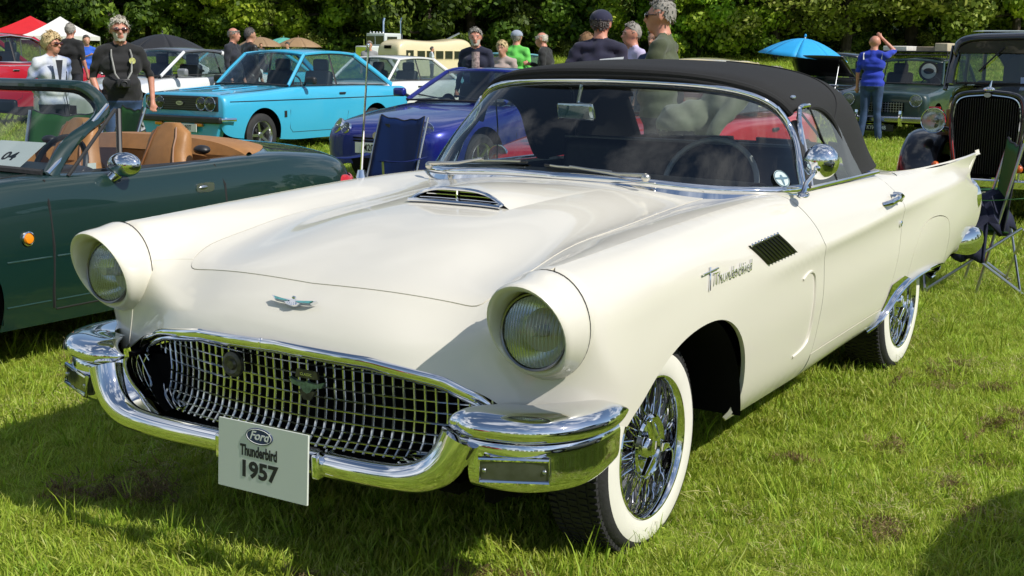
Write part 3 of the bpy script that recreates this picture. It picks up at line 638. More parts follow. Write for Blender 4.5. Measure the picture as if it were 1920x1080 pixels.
# ---- wheels
def wire_wheel(parent, c, sg, r=.315):
    w = thing_part('wheel', parent, c)
    T = .098
    prof = [(-T, .20), (-T*1.02, .25), (-T*.98, .285), (-T*.8, .307), (-.05, .3145), (.05, .3145), (T*.8, .307), (T*.96, .290), (T*.985, .279)]
    MB().lathe(spline(np.array(prof), 26).tolist()+[(T*.95, .212), (0, .208)], (0, 0, 0), 'x', 72).build('tyre', M_RUBBER, w)
    tr = MB()
    for k in range(90):
        a = 2*pi*k/90
        for j in range(5):
            x = -.066+.033*j; rr = .3135-.10*abs(x)**1.6*.7; a2 = a+(j % 2)*pi/90; R = Matrix.Rotation(-a2, 3, 'X')
            tr.box(R @ Vector((x, 0, rr)), (.026, .014, .012), R)
    tr.build('tread_blocks', M_RUBBER, w)['kind'] = 'stuff'
    MB().lathe([(T*.985, .2795), (T*1.02, .268), (T*1.035, .245), (T*1.02, .222), (T*.98, .2125)], (0, 0, 0), 'x', 72).build('whitewall', M_WWALL, w)
    rim = MB().lathe([(T*.97, .216), (T*1.03, .213), (T*1.02, .208), (T*.95, .203), (T*.80, .199), (.03, .195), (-.01, .193), (-.03, .19)], (0, 0, 0), 'x', 72).build('rim', M_CHROME, w)
    MB().lathe([(-.03, .19), (-.035, 0)], (0, 0, 0), 'x', 32).build('brake_drum', mat('drum_grey', (.16, .16, .16), rough=.4, metal=.8, var=.3), w)
    MB().lathe([(.03, .090), (.070, .098), (.086, .096), (.092, .088), (.088, .076), (.078, .068), (.082, .050), (.098, .046), (.104, .040), (.106, .030), (.100, .024), (.100, 0)], (0, 0, 0), 'x', 40).build('hub_cap', M_CHROME, w)
    sp = MB()
    for k in range(3):
        a = 2*pi*k/3+.35; R = Matrix.Rotation(a, 3, 'X')
        sp.add([R @ Vector(p) for p in ((.096, -.018, .035), (.096, .018, .035), (.092, .012, .100), (.092, -.012, .100), (.116, -.013, .035), (.116, .013, .035), (.106, .006, .098), (.106, -.006, .098))], [(0, 1, 2, 3), (4, 7, 6, 5), (0, 4, 5, 1), (1, 5, 6, 2), (2, 6, 7, 3), (3, 7, 4, 0)])
    bevel(sp.build('spinner', M_CHROME, w), .003)
    me = None
    for ring, (h0, r0, h1, r1, tw) in enumerate(((.078, .085, .052, .197, .17), (.078, .085, .052, .197, -.17), (.040, .085, .022, .194, .22), (.040, .085, .022, .194, -.22))):
        q = MB().tube([(h0, r0*sin(0), r0*cos(0)), (h1, r1*sin(tw), r1*cos(tw))], .0023, 5).mesh('spoke', M_CHROME)
        for k in range(18):
            o = link(bpy.data.objects.new('spoke', q), w); o.rotation_euler = (2*pi*(k+.25*ring)/18, 0, 0)
    w.scale = (sg, 1, 1); return w
def thing_part(name, parent, c):
    o = bpy.data.objects.new(name, None); o.empty_display_size = .1; link(o, parent); o.location = c; return o
for sg in (1, -1):
    wire_wheel(tb, (sg*.675, .005, .292), sg)
    wire_wheel(tb, (sg*.680, 2.594, .318), sg)
# ---- windshield
WB = spline(np.array([(0, .74, .985), (.3, .77, .982), (.5, .82, .968), (.652, .905, .960), (.748, 1.03, .957), (.788, 1.155, .958)]), 40)
WT = spline(np.array([(0, 1.10, 1.318), (.25, 1.115, 1.313), (.44, 1.145, 1.300), (.575, 1.20, 1.268), (.648, 1.25, 1.215), (.685, 1.275, 1.15)]), 40)
def both(r): return np.concatenate([r[::-1]*[-1, 1, 1], r[1:]])
wb, wt = both(WB), both(WT)
wsg = [lerp(wb, wt, t)+np.stack([0*wb[:, 0], -.018*sin(pi*t)*np.ones(len(wb)), .008*sin(pi*t)*np.ones(len(wb))], 1) for t in np.linspace(0, 1, 12)]
ws = MB().grid(wsg).build('windshield', M_GLASS, tb)
MB().tube([tuple(p) for p in wb], .0165, 12, flat=1.2, up=(0, 0, 1)).build('windshield_moulding', M_CHROME, ws)
mb = MB().grid([[tuple(p+np.array([0, -.004, .004])) for p in wb], [(p[0]*1.012, p[1]-.022, BODY.top(min(.8, abs(p[0]))*(1 if p[0] > 0 else -1), p[1]-.02).z-.006) for p in wb]]).build('base_flashing', M_CHROME, ws)
MB().tube([tuple(p+np.array([0, -.004, .004])) for p in wt], .012, 10, up=(0, 0, 1)).build('windshield_header', M_CHROME, ws)
MB().tube([tuple(p+np.array([0, .02, -.012])) for p in wt], .012, 8, up=(0, 0, 1)).build('header_seal', M_RUBBER, ws)
for sg in (1, -1):
    b, t = WB[-1]*[sg, 1, 1], WT[-1]*[sg, 1, 1]; m1 = lerp(b, t, .5)+np.array([sg*.012, -.012, 0])
    MB().tube(sgrid(np.array([b+[0, -.01, -.01], m1+[0, -.012, 0], t+[0, -.01, .01], WT[-7]*[sg, 1, 1]+[0, -.005, .006]]), 16), .0135, 10, up=(0, 1, 0)).build('windshield_pillar', M_CHROME, tb)
    MB().tube(sgrid(np.array([b+[0, .025, 0], m1+[0, .026, 0], t+[0, .03, .03]]), 12), .019, 8, up=(0, 1, 0), flat=.8).build('pillar_seal', M_RUBBER, tb)
    MB().tube(sgrid(np.array([b+[sg*.006, .055, 0], m1+[sg*.006, .055, 0], t+[sg*.004, .055, .05]]), 12), .009, 8, up=(0, 1, 0)).build('pillar_post', M_STEEL, tb)
# wipers, sticker
def GL(u, t, off=.02):
    i = int(np.argmin(np.abs(wb[:, 0]-u))); p = lerp(wb[i], wt[i], t); return (p[0], p[1]-.018*sin(pi*t)-off, p[2]+.008*sin(pi*t)+off*.5)
for piv, el, tip, b0, b1 in (((.375, .715, .992), (.24, .03), (.06, .075), (-.07, .085), (.27, .05)), ((-.60, .80, .975), (-.47, .06), (-.345, .105), (-.44, .085), (-.13, .10))):
    k = MB().tube([piv, (piv[0], piv[1]-.005, piv[2]+.02), GL(*el, .022), GL(*tip, .02)], [.008, .008, .0065, .005], 8).ell((piv[0], piv[1], piv[2]+.012), (.017, .017, .015), 8).build('wiper_arm', mat('wiper_satin', (.62, .60, .54), rough=.3, metal=1, var=.05), tb)
    MB().tube([GL(lerp(b0[0], b1[0], f), lerp(b0[1], b1[1], f), .010) for f in np.linspace(0, 1, 9)], .0048, 6).build('wiper_blade', M_BLACK, k)
    MB().tube([GL(lerp(b0[0], b1[0], f), lerp(b0[1], b1[1], f), .016) for f in np.linspace(.12, .88, 7)], .0036, 6).build('blade_bridge', MATS['wiper_satin'], k)
stk = lerp(WB[30], WT[30], .18)
o = MB().lathe([(0, 0), (0, .034)], (0, 0, 0), 'z', 28).build('windshield_sticker', mat('sticker_pale_blue', (.50, .60, .60), rough=.5, var=.05), tb)
p0 = Vector(lerp(WB[33], WT[33], .15)); tx = (Vector(WB[36])-Vector(WB[30])).normalized(); ty = Vector(WT[33])-Vector(WB[33]); o.matrix_local = frame(p0+Vector((.012, -.014, 0)), tx, ty)
MB().prism([(-.028, .004), (-.006, .005), (-.003, .014), (.003, .014), (.006, .005), (.028, .004), (.026, -.002), (.005, -.004), (.003, -.024), (0, -.028), (-.003, -.024), (-.005, -.004), (-.026, -.002)], .001, .002, 'z').build('winged_mark', mat('sticker_blue', (.07, .16, .22), rough=.5, var=.05), o)
MB().tube([(.031*cos(a), .031*sin(a), .001) for a in np.linspace(0, 2*pi, 28, endpoint=False)], .0015, 4, close=True).build('sticker_ring', MATS['sticker_blue'], o)
# ---- soft top
ST = [
 [(0, 1.075, 1.338), (.22, 1.085, 1.334), (.42, 1.125, 1.316), (.56, 1.195, 1.280), (.632, 1.262, 1.236), (.66, 1.30, 1.20)],
 [(0, 1.11, 1.368), (.22, 1.12, 1.364), (.42, 1.16, 1.346), (.565, 1.225, 1.310), (.642, 1.29, 1.258), (.672, 1.32, 1.215)],
 [(0, 1.22, 1.385), (.22, 1.225, 1.381), (.42, 1.25, 1.363), (.57, 1.30, 1.328), (.65, 1.35, 1.272), (.682, 1.37, 1.228)],
 [(0, 1.50, 1.400), (.22, 1.50, 1.395), (.42, 1.51, 1.376), (.575, 1.53, 1.338), (.66, 1.54, 1.282), (.695, 1.50, 1.235)],
 [(0, 1.80, 1.396), (.22, 1.80, 1.391), (.42, 1.80, 1.370), (.58, 1.80, 1.328), (.668, 1.77, 1.268), (.708, 1.66, 1.175)],
 [(0, 2.05, 1.372), (.22, 2.05, 1.366), (.42, 2.04, 1.342), (.582, 2.02, 1.296), (.675, 1.96, 1.225), (.722, 1.74, 1.080)],
 [(0, 2.30, 1.285), (.22, 2.29, 1.280), (.42, 2.27, 1.255), (.585, 2.20, 1.205), (.682, 2.10, 1.13), (.728, 1.80, 1.00)],
 [(0, 2.47, 1.14), (.22, 2.46, 1.135), (.42, 2.43, 1.115), (.59, 2.35, 1.075), (.69, 2.22, 1.02), (.732, 1.86, .955)],
 [(0, 2.57, .985), (.22, 2.56, .982), (.42, 2.53, .975), (.60, 2.45, .968), (.70, 2.31, .957), (.735, 1.95, .944)],
]
gs = loft(ST, 80, 40); gs2 = np.concatenate([mirx(gs)[:, ::-1], gs[:, 1:]], 1)
def inwin(p): return p[1] > 2.2 and 1.03 < p[2] < 1.285 and abs(p[0]) < .50-.06*max(0, (p[2]-1.2)/.08)
mb = MB(); a, b = gs2.shape[:2]; V = gs2.reshape(-1, 3); F = []; FW = []
for i in range(a-1):
    for j in range(b-1):
        q = (i*b+j, (i+1)*b+j, (i+1)*b+j+1, i*b+j+1); c = gs2[i:i+2, j:j+2].mean((0, 1)); (FW if inwin(c) else F).append(q)
mb.add(V, F); top = mb.build('soft_top', M_CANVAS, tb); sm = top.modifiers.new('thickness', 'SOLIDIFY'); sm.thickness = .012; sm.offset = -1
MB().add(V-np.array([0, .004, .003]), FW).build('rear_window', M_GLASSC, top)
MB().tube([tuple(p) for p in gs2[2]], .014, 8, up=(0, 0, 1)).build('front_roll', M_CANVAS, top)
for sg in (1, -1):
    MB().tube([tuple(p*[sg, 1, 1]+np.array([sg*.004, -.004, -.004])) for p in gs[14:, -1]], .011, 8, up=(1, 0, 0)).build('side_hem', M_CANVAS, top)
    MB().tube([tuple(p*[sg, 1, 1]+np.array([0, 0, .002])) for p in gs[38][8:]], .003, 5, up=(0, 0, 1)).build('roof_seam', M_CANVAS, top)
    MB().ell((sg*.655, 1.355, 1.27), (.012, .018, .009), 8).build('snap_fastener', M_CHROME, top)
    # side glass with vent frame
    W = [(1.20, .955), (1.235, 1.10), (1.275, 1.20), (1.31, 1.225), (1.50, 1.238), (1.62, 1.215), (1.72, 1.14), (1.80, 1.03), (1.88, .945)]
    def U(z): return lerp(.775, .692, (z-.95)/.3)
    pl = [(sg*U(z), v, z) for v, z in W]
    gl_ = MB().add(pl+[(sg*.735, 1.5, 1.08)], [(i, (i+1) % len(pl), len(pl)) for i in range(len(pl))]).build('side_window', M_GLASSC, tb)
    MB().tube([(sg*U(z), v, z) for v, z in ((1.22, .955), (1.255, 1.10), (1.295, 1.205), (1.315, 1.232), (1.345, 1.238), (1.42, 1.24))], .009, 8).build('window_frame', M_CHROME, gl_)
    MB().tube([(sg*U(z), v, z) for v, z in ((1.42, 1.24), (1.50, 1.10), (1.56, .955))], .0035, 6).build('vent_divider', M_BLACK, gl_)
    MB().tube([(sg*.778, v, .947) for v in np.linspace(1.15, 2.08, 8)], .008, 6).build('belt_moulding', M_CHROME, tb)
# ---- door mirror
for sg in (1,):
    c = Vector((.845, 1.15, 1.058)); mr = MB().lathe([(.0, 0), (.0, .055), (-.006, .068), (-.022, .070), (-.045, .058), (-.062, .034), (-.068, .0)], (0, 0, 0), 'y', 36).build('door_mirror', M_CHROME, tb); mr.location = c; mr.scale = (.9, .9, .9); mr.rotation_euler = (rad(4), 0, rad(18))
    MB().tube([Vector((-.01, -.04, -.025)), Vector((-.05, -.12, -.07)), Vector((-.06, -.165, -.105))], [.008, .009, .012], 8).ell((-.012, -.055, -.02), (.016, .016, .016), 8).build('mirror_stalk', M_CHROME, mr)
    MB().ell((-.06, -.16, -.108), (.026, .05, .012), 10).build('mirror_foot', M_CHROME, mr)
# ---- interior
it = MB(); it.box((0, 1.9, .45), (1.35, 1.3, .05)); o = it.build('cabin_floor', M_TRIM, tb)
dash = loft([[(-.60, .93, .945), (0, .79, .955), (.60, .93, .945)], [(-.66, 1.06, .975), (0, 1.02, .985), (.66, 1.06, .975)], [(-.66, 1.14, .945), (0, 1.12, .955), (.66, 1.14, .945)], [(-.66, 1.12, .75), (0, 1.10, .75), (.66, 1.12, .75)]], 24, 30)
MB().grid(dash).build('dashboard', M_TRIM, tb)
bevel(MB().box((0, 1.95, .75), (1.26, .16, .60)).build('seat_back', M_TRIM, tb), .05, 4); bevel(MB().box((0, 1.66, .5), (1.26, .5, .16)).build('seat', M_TRIM, tb), .04, 3)
MB().box((0, 2.28, .82), (1.3, .5, .05)).build('rear_shelf', M_TRIM, tb)
MB().tube([(-.62, 1.90, 1.045), (.62, 1.90, 1.045)], .006, 6).build('seat_piping', mat('piping_grey', (.25, .25, .26), rough=.5, var=.1), tb)
sw = MB().tube([(.36+.19*cos(a), 1.30+.06*sin(a), .93+.17*sin(a)) for a in np.linspace(0, 2*pi, 36, endpoint=False)], .011, 8, close=True).tube([(.19, 1.30, .93), (.36, 1.28, .92), (.53, 1.30, .93)], .008, 6).build('steering_wheel', mat('wheel_white', (.30, .30, .30), rough=.3, var=.05), tb)
rm = MB().box((0, 0, 0), (.20, .025, .072)); rmo = bevel(rm.build('rear_view_mirror', M_CHROME, tb), .012, 3); rmo.location = (-.12, 1.10, 1.20); rmo.rotation_euler = (rad(8), 0, rad(-18))
MB().tube([(0, .01, .02), (.012, .03, .10)], .007, 6).build('mirror_stem', M_CHROME, rmo)
for sg in (1, -1): MB().tube([(sg*.60, 1.95, 1.05), (sg*.50, 1.75, 1.25), (sg*.40, 1.45, 1.355)], .006, 6).build('roof_bow', M_STEEL, top)
# ---- show card on the bumper
M_CARD = mat('pale_card', (.62, .66, .60), rough=.6, var=.015, vscale=3); M_INK = mat('black_ink', (.015, .015, .018), rough=.6, var=.1)
pc = tag(MB().box((0, 0, 0), (.312, .006, .186)).build('show_card', M_CARD, None, smooth=False), 'pale show card with a blue oval badge propped on the chrome bumper', 'card'); pc.matrix_world = frame((-.003, -.893, .327), (1, -.0, 0), (0, .0, 1)) @ Matrix.Identity(4)
pc.matrix_world = Matrix.Translation((.064, -.882, .362)) @ Matrix.Rotation(rad(-3), 4, 'X')
FT = lambda x, z: frame((x, -.0036, z), (1, 0, 0), (0, 0, 1))
ov = MB().prism([(.047*cos(a), .0225*sin(a)) for a in np.linspace(0, 2*pi, 36, endpoint=False)], -.0052, -.003, 'y').build('oval_badge', mat('badge_navy', (.02, .035, .12), rough=.4, var=.05), pc); ov.location = (-.01, 0, .062)
MB().tube([(.043*cos(a), -.0053, .0195*sin(a)) for a in np.linspace(0, 2*pi, 40, endpoint=False)], .0009, 4, close=True).build('badge_ring', mat('white_print', (.75, .76, .74), rough=.5, var=.02), ov)
text('badge_script', 'Ford', .036, MATS['white_print'], ov, frame((0, -.0055, .001), (1, 0, 0), (0, 0, 1)), .0004, (.95, .9), bold=.0007, shear=.35)
text('card_name', 'Thunderbird', .041, M_INK, pc, FT(-.012, .017), .0004, (.62, 1.), bold=.0014)
text('card_year', '1957', .060, M_INK, pc, FT(-.012, -.034), .0004, (1.12, 1.), bold=.0022)
# ================================================================ the other cars
def circle_poly(cy, cz, r, z0, n=28):
    return [(cy+r*cos(a), cz+r*sin(a)) for a in np.linspace(pi+.35, -.35, n) if cz+r*sin(a) > z0]
def wheel(parent, c, sg, r, w=.18, rr=None, kind='steel', spokes=5, rimcol=None):
    rr = rr or r*.66; o = thing_part('wheel', parent, c); h = w/2
    MB().lathe([(-h, rr), (-h*1.02, r*.88), (-h*.8, r*.985), (0, r), (h*.8, r*.985), (h*1.02, r*.88), (h*.98, rr*1.02), (h*.7, rr*.97)], (0, 0, 0), 'x', 40).build('tyre', M_RUBBER, o)
    rm = rimcol or M_STEEL
    MB().lathe([(h*.9, rr*1.02), (h*.98, rr*.99), (h*.85, rr*.93), (h*.2, rr*.88), (-h*.1, rr*.84)], (0, 0, 0), 'x', 40).build('rim', rm, o)
    MB().lathe([(-h*.2, rr*.9), (-h*.25, 0)], (0, 0, 0), 'x', 24).build('brake_disc', mat('drum_dark', (.05, .05, .05), rough=.5, metal=.6, var=.3), o)
    if kind == 'steel':
        MB().lathe([(h*.3, rr*.9), (h*.5, rr*.72), (h*.35, rr*.55), (h*.6, rr*.42), (h*.85, rr*.30), (h*.9, 0)], (0, 0, 0), 'x', 32).build('hub_cap', rm, o)
    else:
        q = MB(); q.add([(h*.55, -rr*.10, rr*.12), (h*.55, rr*.10, rr*.12), (h*.75, rr*.085, rr*.92), (h*.75, -rr*.085, rr*.92), (h*.2, -rr*.10, rr*.12), (h*.2, rr*.10, rr*.12), (h*.4, rr*.085, rr*.92), (h*.4, -rr*.085, rr*.92)], [(0, 1, 2, 3), (7, 6, 5, 4), (1, 5, 6, 2), (4, 0, 3, 7)])
        me = q.mesh('spoke', rm)
        for k in range(spokes):
            s_ = link(bpy.data.objects.new('spoke', me), o); s_.rotation_euler = (2*pi*k/spokes+.3, 0, 0)
        MB().lathe([(h*.2, rr*.22), (h*.7, rr*.2), (h*.75, rr*.1), (h*.7, 0)], (0, 0, 0), 'x', 20).build('hub_cap', rm, o)
    o.scale = (sg, 1, 1); return o
def rowsec(y, w, zt, zs, zm, zb, crown=.5, tuck=.95):
    return [(0, y, zt), (.45*w, y, zt-.10*(zt-zs)*crown*2), (.78*w, y, lerp(zt, zs, .42)), (.93*w, y, lerp(zt, zs, .85)), (.985*w, y, lerp(zs, zm, .35)), (w, y, zm), (.99*w, y, lerp(zm, zb, .5)), (tuck*w, y, zb)]
def cutbody(G, arches, name, mt, parent, extra_skip=None):
    """mirror a half grid into one shell, leaving round wheel arches open with clean edges"""
    G = G.copy(); a, b = G.shape[:2]; keep = np.ones((a-1, b-1), bool); cen = (G[1:, 1:]+G[:-1, 1:]+G[1:, :-1]+G[:-1, :-1])/4
    for (cy, cz, r) in arches:
        ins = (np.hypot(cen[..., 1]-cy, cen[..., 2]-cz) < r) & (cen[..., 0] > .5*G[..., 0].max()); keep &= ~ins
    if extra_skip is not None: keep &= ~extra_skip(cen)
    used = np.zeros((a, b), bool); gone = np.zeros((a, b), bool)
    for i in range(a-1):
        for j in range(b-1):
            t = used if keep[i, j] else gone; t[i:i+2, j:j+2] = True
    for (cy, cz, r) in arches:
        d = np.hypot(G[..., 1]-cy, G[..., 2]-cz); m = used & gone & (np.abs(d-r) < .09) & (G[..., 0] > .5*G[..., 0].max())
        G[m, 1] = cy+(G[m, 1]-cy)*r/d[m]; G[m, 2] = cz+(G[m, 2]-cz)*r/d[m]
    mb = MB()
    for sg in (1, -1):
        V = (G*[sg, 1, 1]).reshape(-1, 3); mb.add(V, [(i*b+j, (i+1)*b+j, (i+1)*b+j+1, i*b+j+1) for i in range(a-1) for j in range(b-1) if keep[i, j]])
    for e in (0, -1):
        L = [tuple(p) for p in G[e]]; L = L+[(-p[0], p[1], p[2]) for p in L[::-1][:-1]]; mb.add(L, [tuple(range(len(L)))])
    return mb.build(name, mt, parent)
def line(body, parent, L, r=.004, name='shut_line', mt=None, both=True, dom='side', off=.0):
    P = [body.side(a, b) if dom == 'side' else body.top(a, b) for a, b in L]
    o = MB().tube([p+Vector((off, 0, 0)) if dom == 'side' else p+Vector((0, 0, off)) for p in P], r, 5).build(name, mt or M_SEAL, parent)
    if both: mirrored(o, parent)
    return o
def greenhouse(parent, A, R, pm, roof=True, crown=.05, split=None, rear=None, interior=True, gl=None, seats=True, pil=.028, roofm=None):
    """A: half lines (x,y,z): wb windshield base, wt windshield top, rt rear top, rb rear base"""
    gl = gl or M_GLASSB; wb, wt, rt, rb = [np.array(p, float) for p in A]
    def arc(p, cy, cz, n=11): return [(p[0]*t, p[1]+cy*(1-t*t), p[2]+cz*(1-t*t)) for t in np.linspace(-1, 1, n)]
    W0, W1 = arc(wb, -.10, .012), arc(wt, -.06, crown*.7)
    gw = MB().grid([[tuple(lerp(np.array(a), np.array(b), t)) for a, b in zip(W0, W1)] for t in np.linspace(0, 1, 5)]).build('windscreen', gl, parent)
    MB().tube(W0, .012, 6).build('windscreen_seal', M_RUBBER, gw)
    if roof:
        mid = [lerp(wt, rt, t)+np.array([.015*sin(pi*t), 0, .03*sin(pi*t)]) for t in np.linspace(0, 1, 7)]
        g = [arc(p, -.06*(1-t)+.04*t, crown) for p, t in zip(mid, np.linspace(0, 1, 7))]
        ro = MB().grid(g).build('roof', roofm or pm, parent); m_ = ro.modifiers.new('thickness', 'SOLIDIFY'); m_.thickness = .03; m_.offset = -1
        g2 = MB().grid([[tuple(lerp(np.array(a), np.array(b), t)) for a, b in zip(arc(rt, .04, crown*.8), arc(rb, .07, .01))] for t in np.linspace(0, 1, 5)]).build('rear_screen', gl, parent)
        for sg in (1, -1):
            s3 = np.array([sg, 1, 1]); MB().tube([tuple(p*s3) for p in mid], pil*.8, 6).build('roof_rail', roofm or pm, parent)
            MB().tube([tuple(rt*s3), tuple(lerp(rt, rb, .5)*s3+[sg*.01, .0, 0]), tuple(rb*s3)], pil*1.5, 8, flat=.5, up=(0, 1, 0)).build('rear_pillar', pm, parent)
            P = [wb+[0, .05, 0], wt+[0, .03, -.01]]+[m-[0, 0, .025] for m in mid[1:-1]]+[rt+[0, -.06, -.02], rb+[0, -.10, 0]]
            sw = MB().add([tuple(p*s3) for p in P], [tuple(range(len(P)))]).build('side_window', gl, parent)
            MB().tube([tuple(p*s3) for p in P], .008, 5, close=True).build('window_trim', M_RUBBER, sw)
            for y in (split or []):
                t = (y-wt[1])/(rt[1]-wt[1]); a = lerp(wt, rt, t); bx = lerp(wb, rb, (y-wb[1])/(rb[1]-wb[1])); MB().tube([tuple((a+[0, 0, .0])*s3), tuple((bx+[0, 0.03, 0])*s3)], .022, 6, flat=.45, up=(0, 1, 0)).build('door_pillar', M_BLACK if pil < .03 else pm, parent)
    for sg in (1, -1):
        s3 = np.array([sg, 1, 1]); MB().tube([tuple(wb*s3), tuple(lerp(wb, wt, .5)*s3+[sg*.008, -.01, 0]), tuple(wt*s3)], pil, 7, flat=.7, up=(0, 1, 0)).build('windscreen_pillar', pm, parent)
    if not roof: MB().tube(W1, pil, 7).build('header_rail', pm, parent)
    if interior:
        w = wb[0]; MB().box((0, (wb[1]+rb[1])/2, wb[2]-.42), (w*1.7, rb[1]-wb[1]-.1, .04)).build('cabin_floor', M_TRIM, parent)
        bevel(MB().box((0, wb[1]+.16, wb[2]-.09), (w*1.75, .34, .16)).build('dashboard', M_TRIM, parent), .04)
        MB().tube([(.34+.18*cos(a), wb[1]+.42+.05*sin(a), wb[2]-.04+.165*sin(a)) for a in np.linspace(0, 2*pi, 24, endpoint=False)], .012, 6, close=True).build('steering_wheel', M_BLACK, parent)
        if seats:
            for sg in (1, -1):
                st = bevel(MB().box((sg*.36, wb[1]+.95, wb[2]-.12), (.46, .14, .62), Matrix.Rotation(rad(-12), 3, 'X')).build('seat', M_TRIM, parent), .05, 3)
                bevel(MB().box((sg*.36, wb[1]+1.04, wb[2]+.26), (.26, .09, .18)).build('headrest', M_TRIM, st), .04, 3)
    return gw
M_GLASSB = glass('car_glass', (.62, .70, .70))
def plate(parent, txt, c, w=.52, h=.11, white=True, rx=0., ts=.085, name='number_plate'):
    p = MB().box((0, 0, 0), (w, .008, h)).build(name, mat('plate_white', (.72, .72, .68), rough=.4, var=.03) if white else mat('plate_black', (.012, .012, .013), rough=.4, var=.1), parent, smooth=False); p.location = c; p.rotation_euler = (rx, 0, 0)
    text('plate_letters', txt, ts, M_INK if white else MATS['white_print'], p, frame((0, -.0055, 0), (1, 0, 0), (0, 0, 1)), .001, (.86, 1), bold=.0015)
    return p
def rlamp(parent, c, r, yaw=0.): 
    h = headlight(1, c, r, parent, depth=r*.3); h.rotation_euler = (0, 0, yaw); return h
def wing_mirror(parent, c, mt, s=1.): 
    o = bevel(MB().box((0, 0, 0), (.17*s, .08*s, .11*s)).build('door_mirror', mt, parent), .03*s, 3); o.location = c
    MB().tube([(-.09*s if c[0] > 0 else .09*s, .0, -.03*s), (-.16*s if c[0] > 0 else .16*s, .03, -.07*s)], .02*s, 6).build('mirror_arm', M_BLACK, o); return o
def handle(parent, body, v, z, mt, L=.13):
    p = body.side(v, z); o = bevel(MB().box(p+Vector((.012, 0, 0)), (.022, L, .028)).build('door_handle', mt, parent), .008); mirrored(o, parent)
def std_car(label, x, y, z, pm, rows, arches, r, w, xw, GH, cat='car', group='classic cars parked on the field', rz=0., ns=130, nt=44, name='parked_car', wk={}, split=None, crown=.05, ghk={}, door=None, zb=.2):
    t = thing(name, label, cat, (x, y, z), rz, group); G = loft([rowsec(*q) for q in rows], ns, nt); B = Body(G)
    body = cutbody(G, arches, 'body', pm, t)
    yb, ye = rows[0][0], rows[-1][0]
    MB().box((0, (yb+ye)/2, zb+.10), (xw*1.55, (ye-yb)*.93, .06)).box((0, arches[0][0], .5), (xw*1.1, .9, .4)).box((0, arches[1][0], .5), (xw*1.1, .9, .4)).build('underbody', M_VOID, t)
    for cy, cz, ra in arches:
        for sg in (1, -1):
            MB().grid([[(sg*xx, cy+ra*1.01*cos(a), cz+ra*1.01*sin(a)) for a in np.linspace(-.2, pi+.2, 20)] for xx in (xw*.6, xw*.965)]).build('wheel_house', M_VOID, t)
            wheel(t, (sg*(xw-w/2-.035), cy, r*.97), sg, r, w, **wk)
    if GH: greenhouse(t, GH, 0, pm, split=split, crown=crown, **ghk)
    if door:
        y0, y1, z0, z1 = door; line(B, t, [(y0+.02, z1), (y0, lerp(z0, z1, .5)), (y0, z0+.06), (y0+.06, z0)]+[(v, z0) for v in np.linspace(y0+.2, y1-.15, 5)]+[(y1-.03, z0+.05), (y1, lerp(z0, z1, .4)), (y1+.02, z1)])
        handle(t, B, y1-.12, lerp(z0, z1, .86), M_BLACK if pm.name != 'jaguar_red' else M_CHROME)
    return t, B
# ---------------- light blue two-door saloon with four lamps
P_CYAN = paint('sky_blue_paint', (.045, .42, .66))
rows = [(-.70, .72, .80, .78, .62, .42, .3), (-.685, .745, .825, .79, .62, .36, .4), (-.60, .765, .845, .80, .64, .30, .5), (-.2, .785, .868, .82, .62, .25), (.30, .785, .895, .85, .62, .22), (.62, .785, .915, .875, .62, .2), (1.0, .79, .91, .885, .62, .2), (1.9, .79, .905, .885, .62, .2), (2.5, .785, .90, .875, .62, .22), (3.0, .765, .885, .86, .62, .28), (3.22, .74, .86, .84, .62, .34), (3.25, .71, .83, .81, .62, .40)]
esc, B = std_car('sky blue two-door saloon with four round lamps in a black front', -10.36, 9.62, 0, P_CYAN, rows, [(0, .30, .345), (2.40, .30, .345)], .29, .18, .785,
    [(.66, .62, .92), (.545, 1.08, 1.335), (.53, 2.20, 1.335), (.64, 2.95, .90)], name='parked_saloon', wk=dict(kind='alloy', spokes=5), split=[1.62], door=(.52, 1.74, .30, .885), ghk=dict(pil=.026))
gp = bevel(MB().box((0, -.705, .705), (1.30, .03, .19)).build('grille_panel', M_BLACK, esc), .01)
for k in range(6): MB().box((0, -.725, .635+.028*k), (.62, .012, .010)).build('grille_slat', mat('grille_grey', (.05, .05, .052), rough=.4, var=.1), gp)
for sg in (1, -1):
    for xx, rr in ((.535, .088), (.375, .080)): rlamp(esc, (sg*xx, -.722, .705), rr)
    wing_mirror(esc, (sg*.86, .86, .985), M_BLACK, .95)
    line(B, esc, [(v, .735) for v in np.linspace(-.60, 3.1, 30)], .007, 'coach_line', mat('coach_line_black', (.015, .03, .05), rough=.4, var=.1), both=False) if sg > 0 else None
    MB().tube([(sg*.58, -.76, .50), (sg*.76, -.74, .51), (sg*.80, -.55, .51)], .028, 8).build('bumper_end', M_CHROME, esc)
bevel(MB().box((0, -.76, .50), (1.50, .07, .085)).build('front_bumper', M_BLACK, esc), .02)
MB().prism([(-.70, .46), (.70, .46), (.62, .26), (-.62, .26)], -.74, -.62, 'y').build('front_valance', P_CYAN, esc)
for sg in (1, -1): bevel(MB().box((sg*.36, -.765, .435), (.13, .04, .04)).build('indicator', M_AMBER, esc), .008)
plate(esc, 'VCX 93T', (.12, -.80, .395), .46, .10)
oq = MB().prism([(.062*cos(a), .028*sin(a)) for a in np.linspace(0, 2*pi, 24, endpoint=False)], -.012, 0, 'y').build('oval_badge', M_STEEL, gp); oq.location = (0, -.733, .705)
text('badge_script', 'Ford', .04, M_INK, oq, frame((0, -.0135, 0), (1, 0, 0), (0, 0, 1)), .001, (1, .9), shear=.3)
MB().box(B.side(.42, .55)+Vector((.003, 0, 0)), (.006, .05, .085)).build('side_badge', M_BLACK, esc)
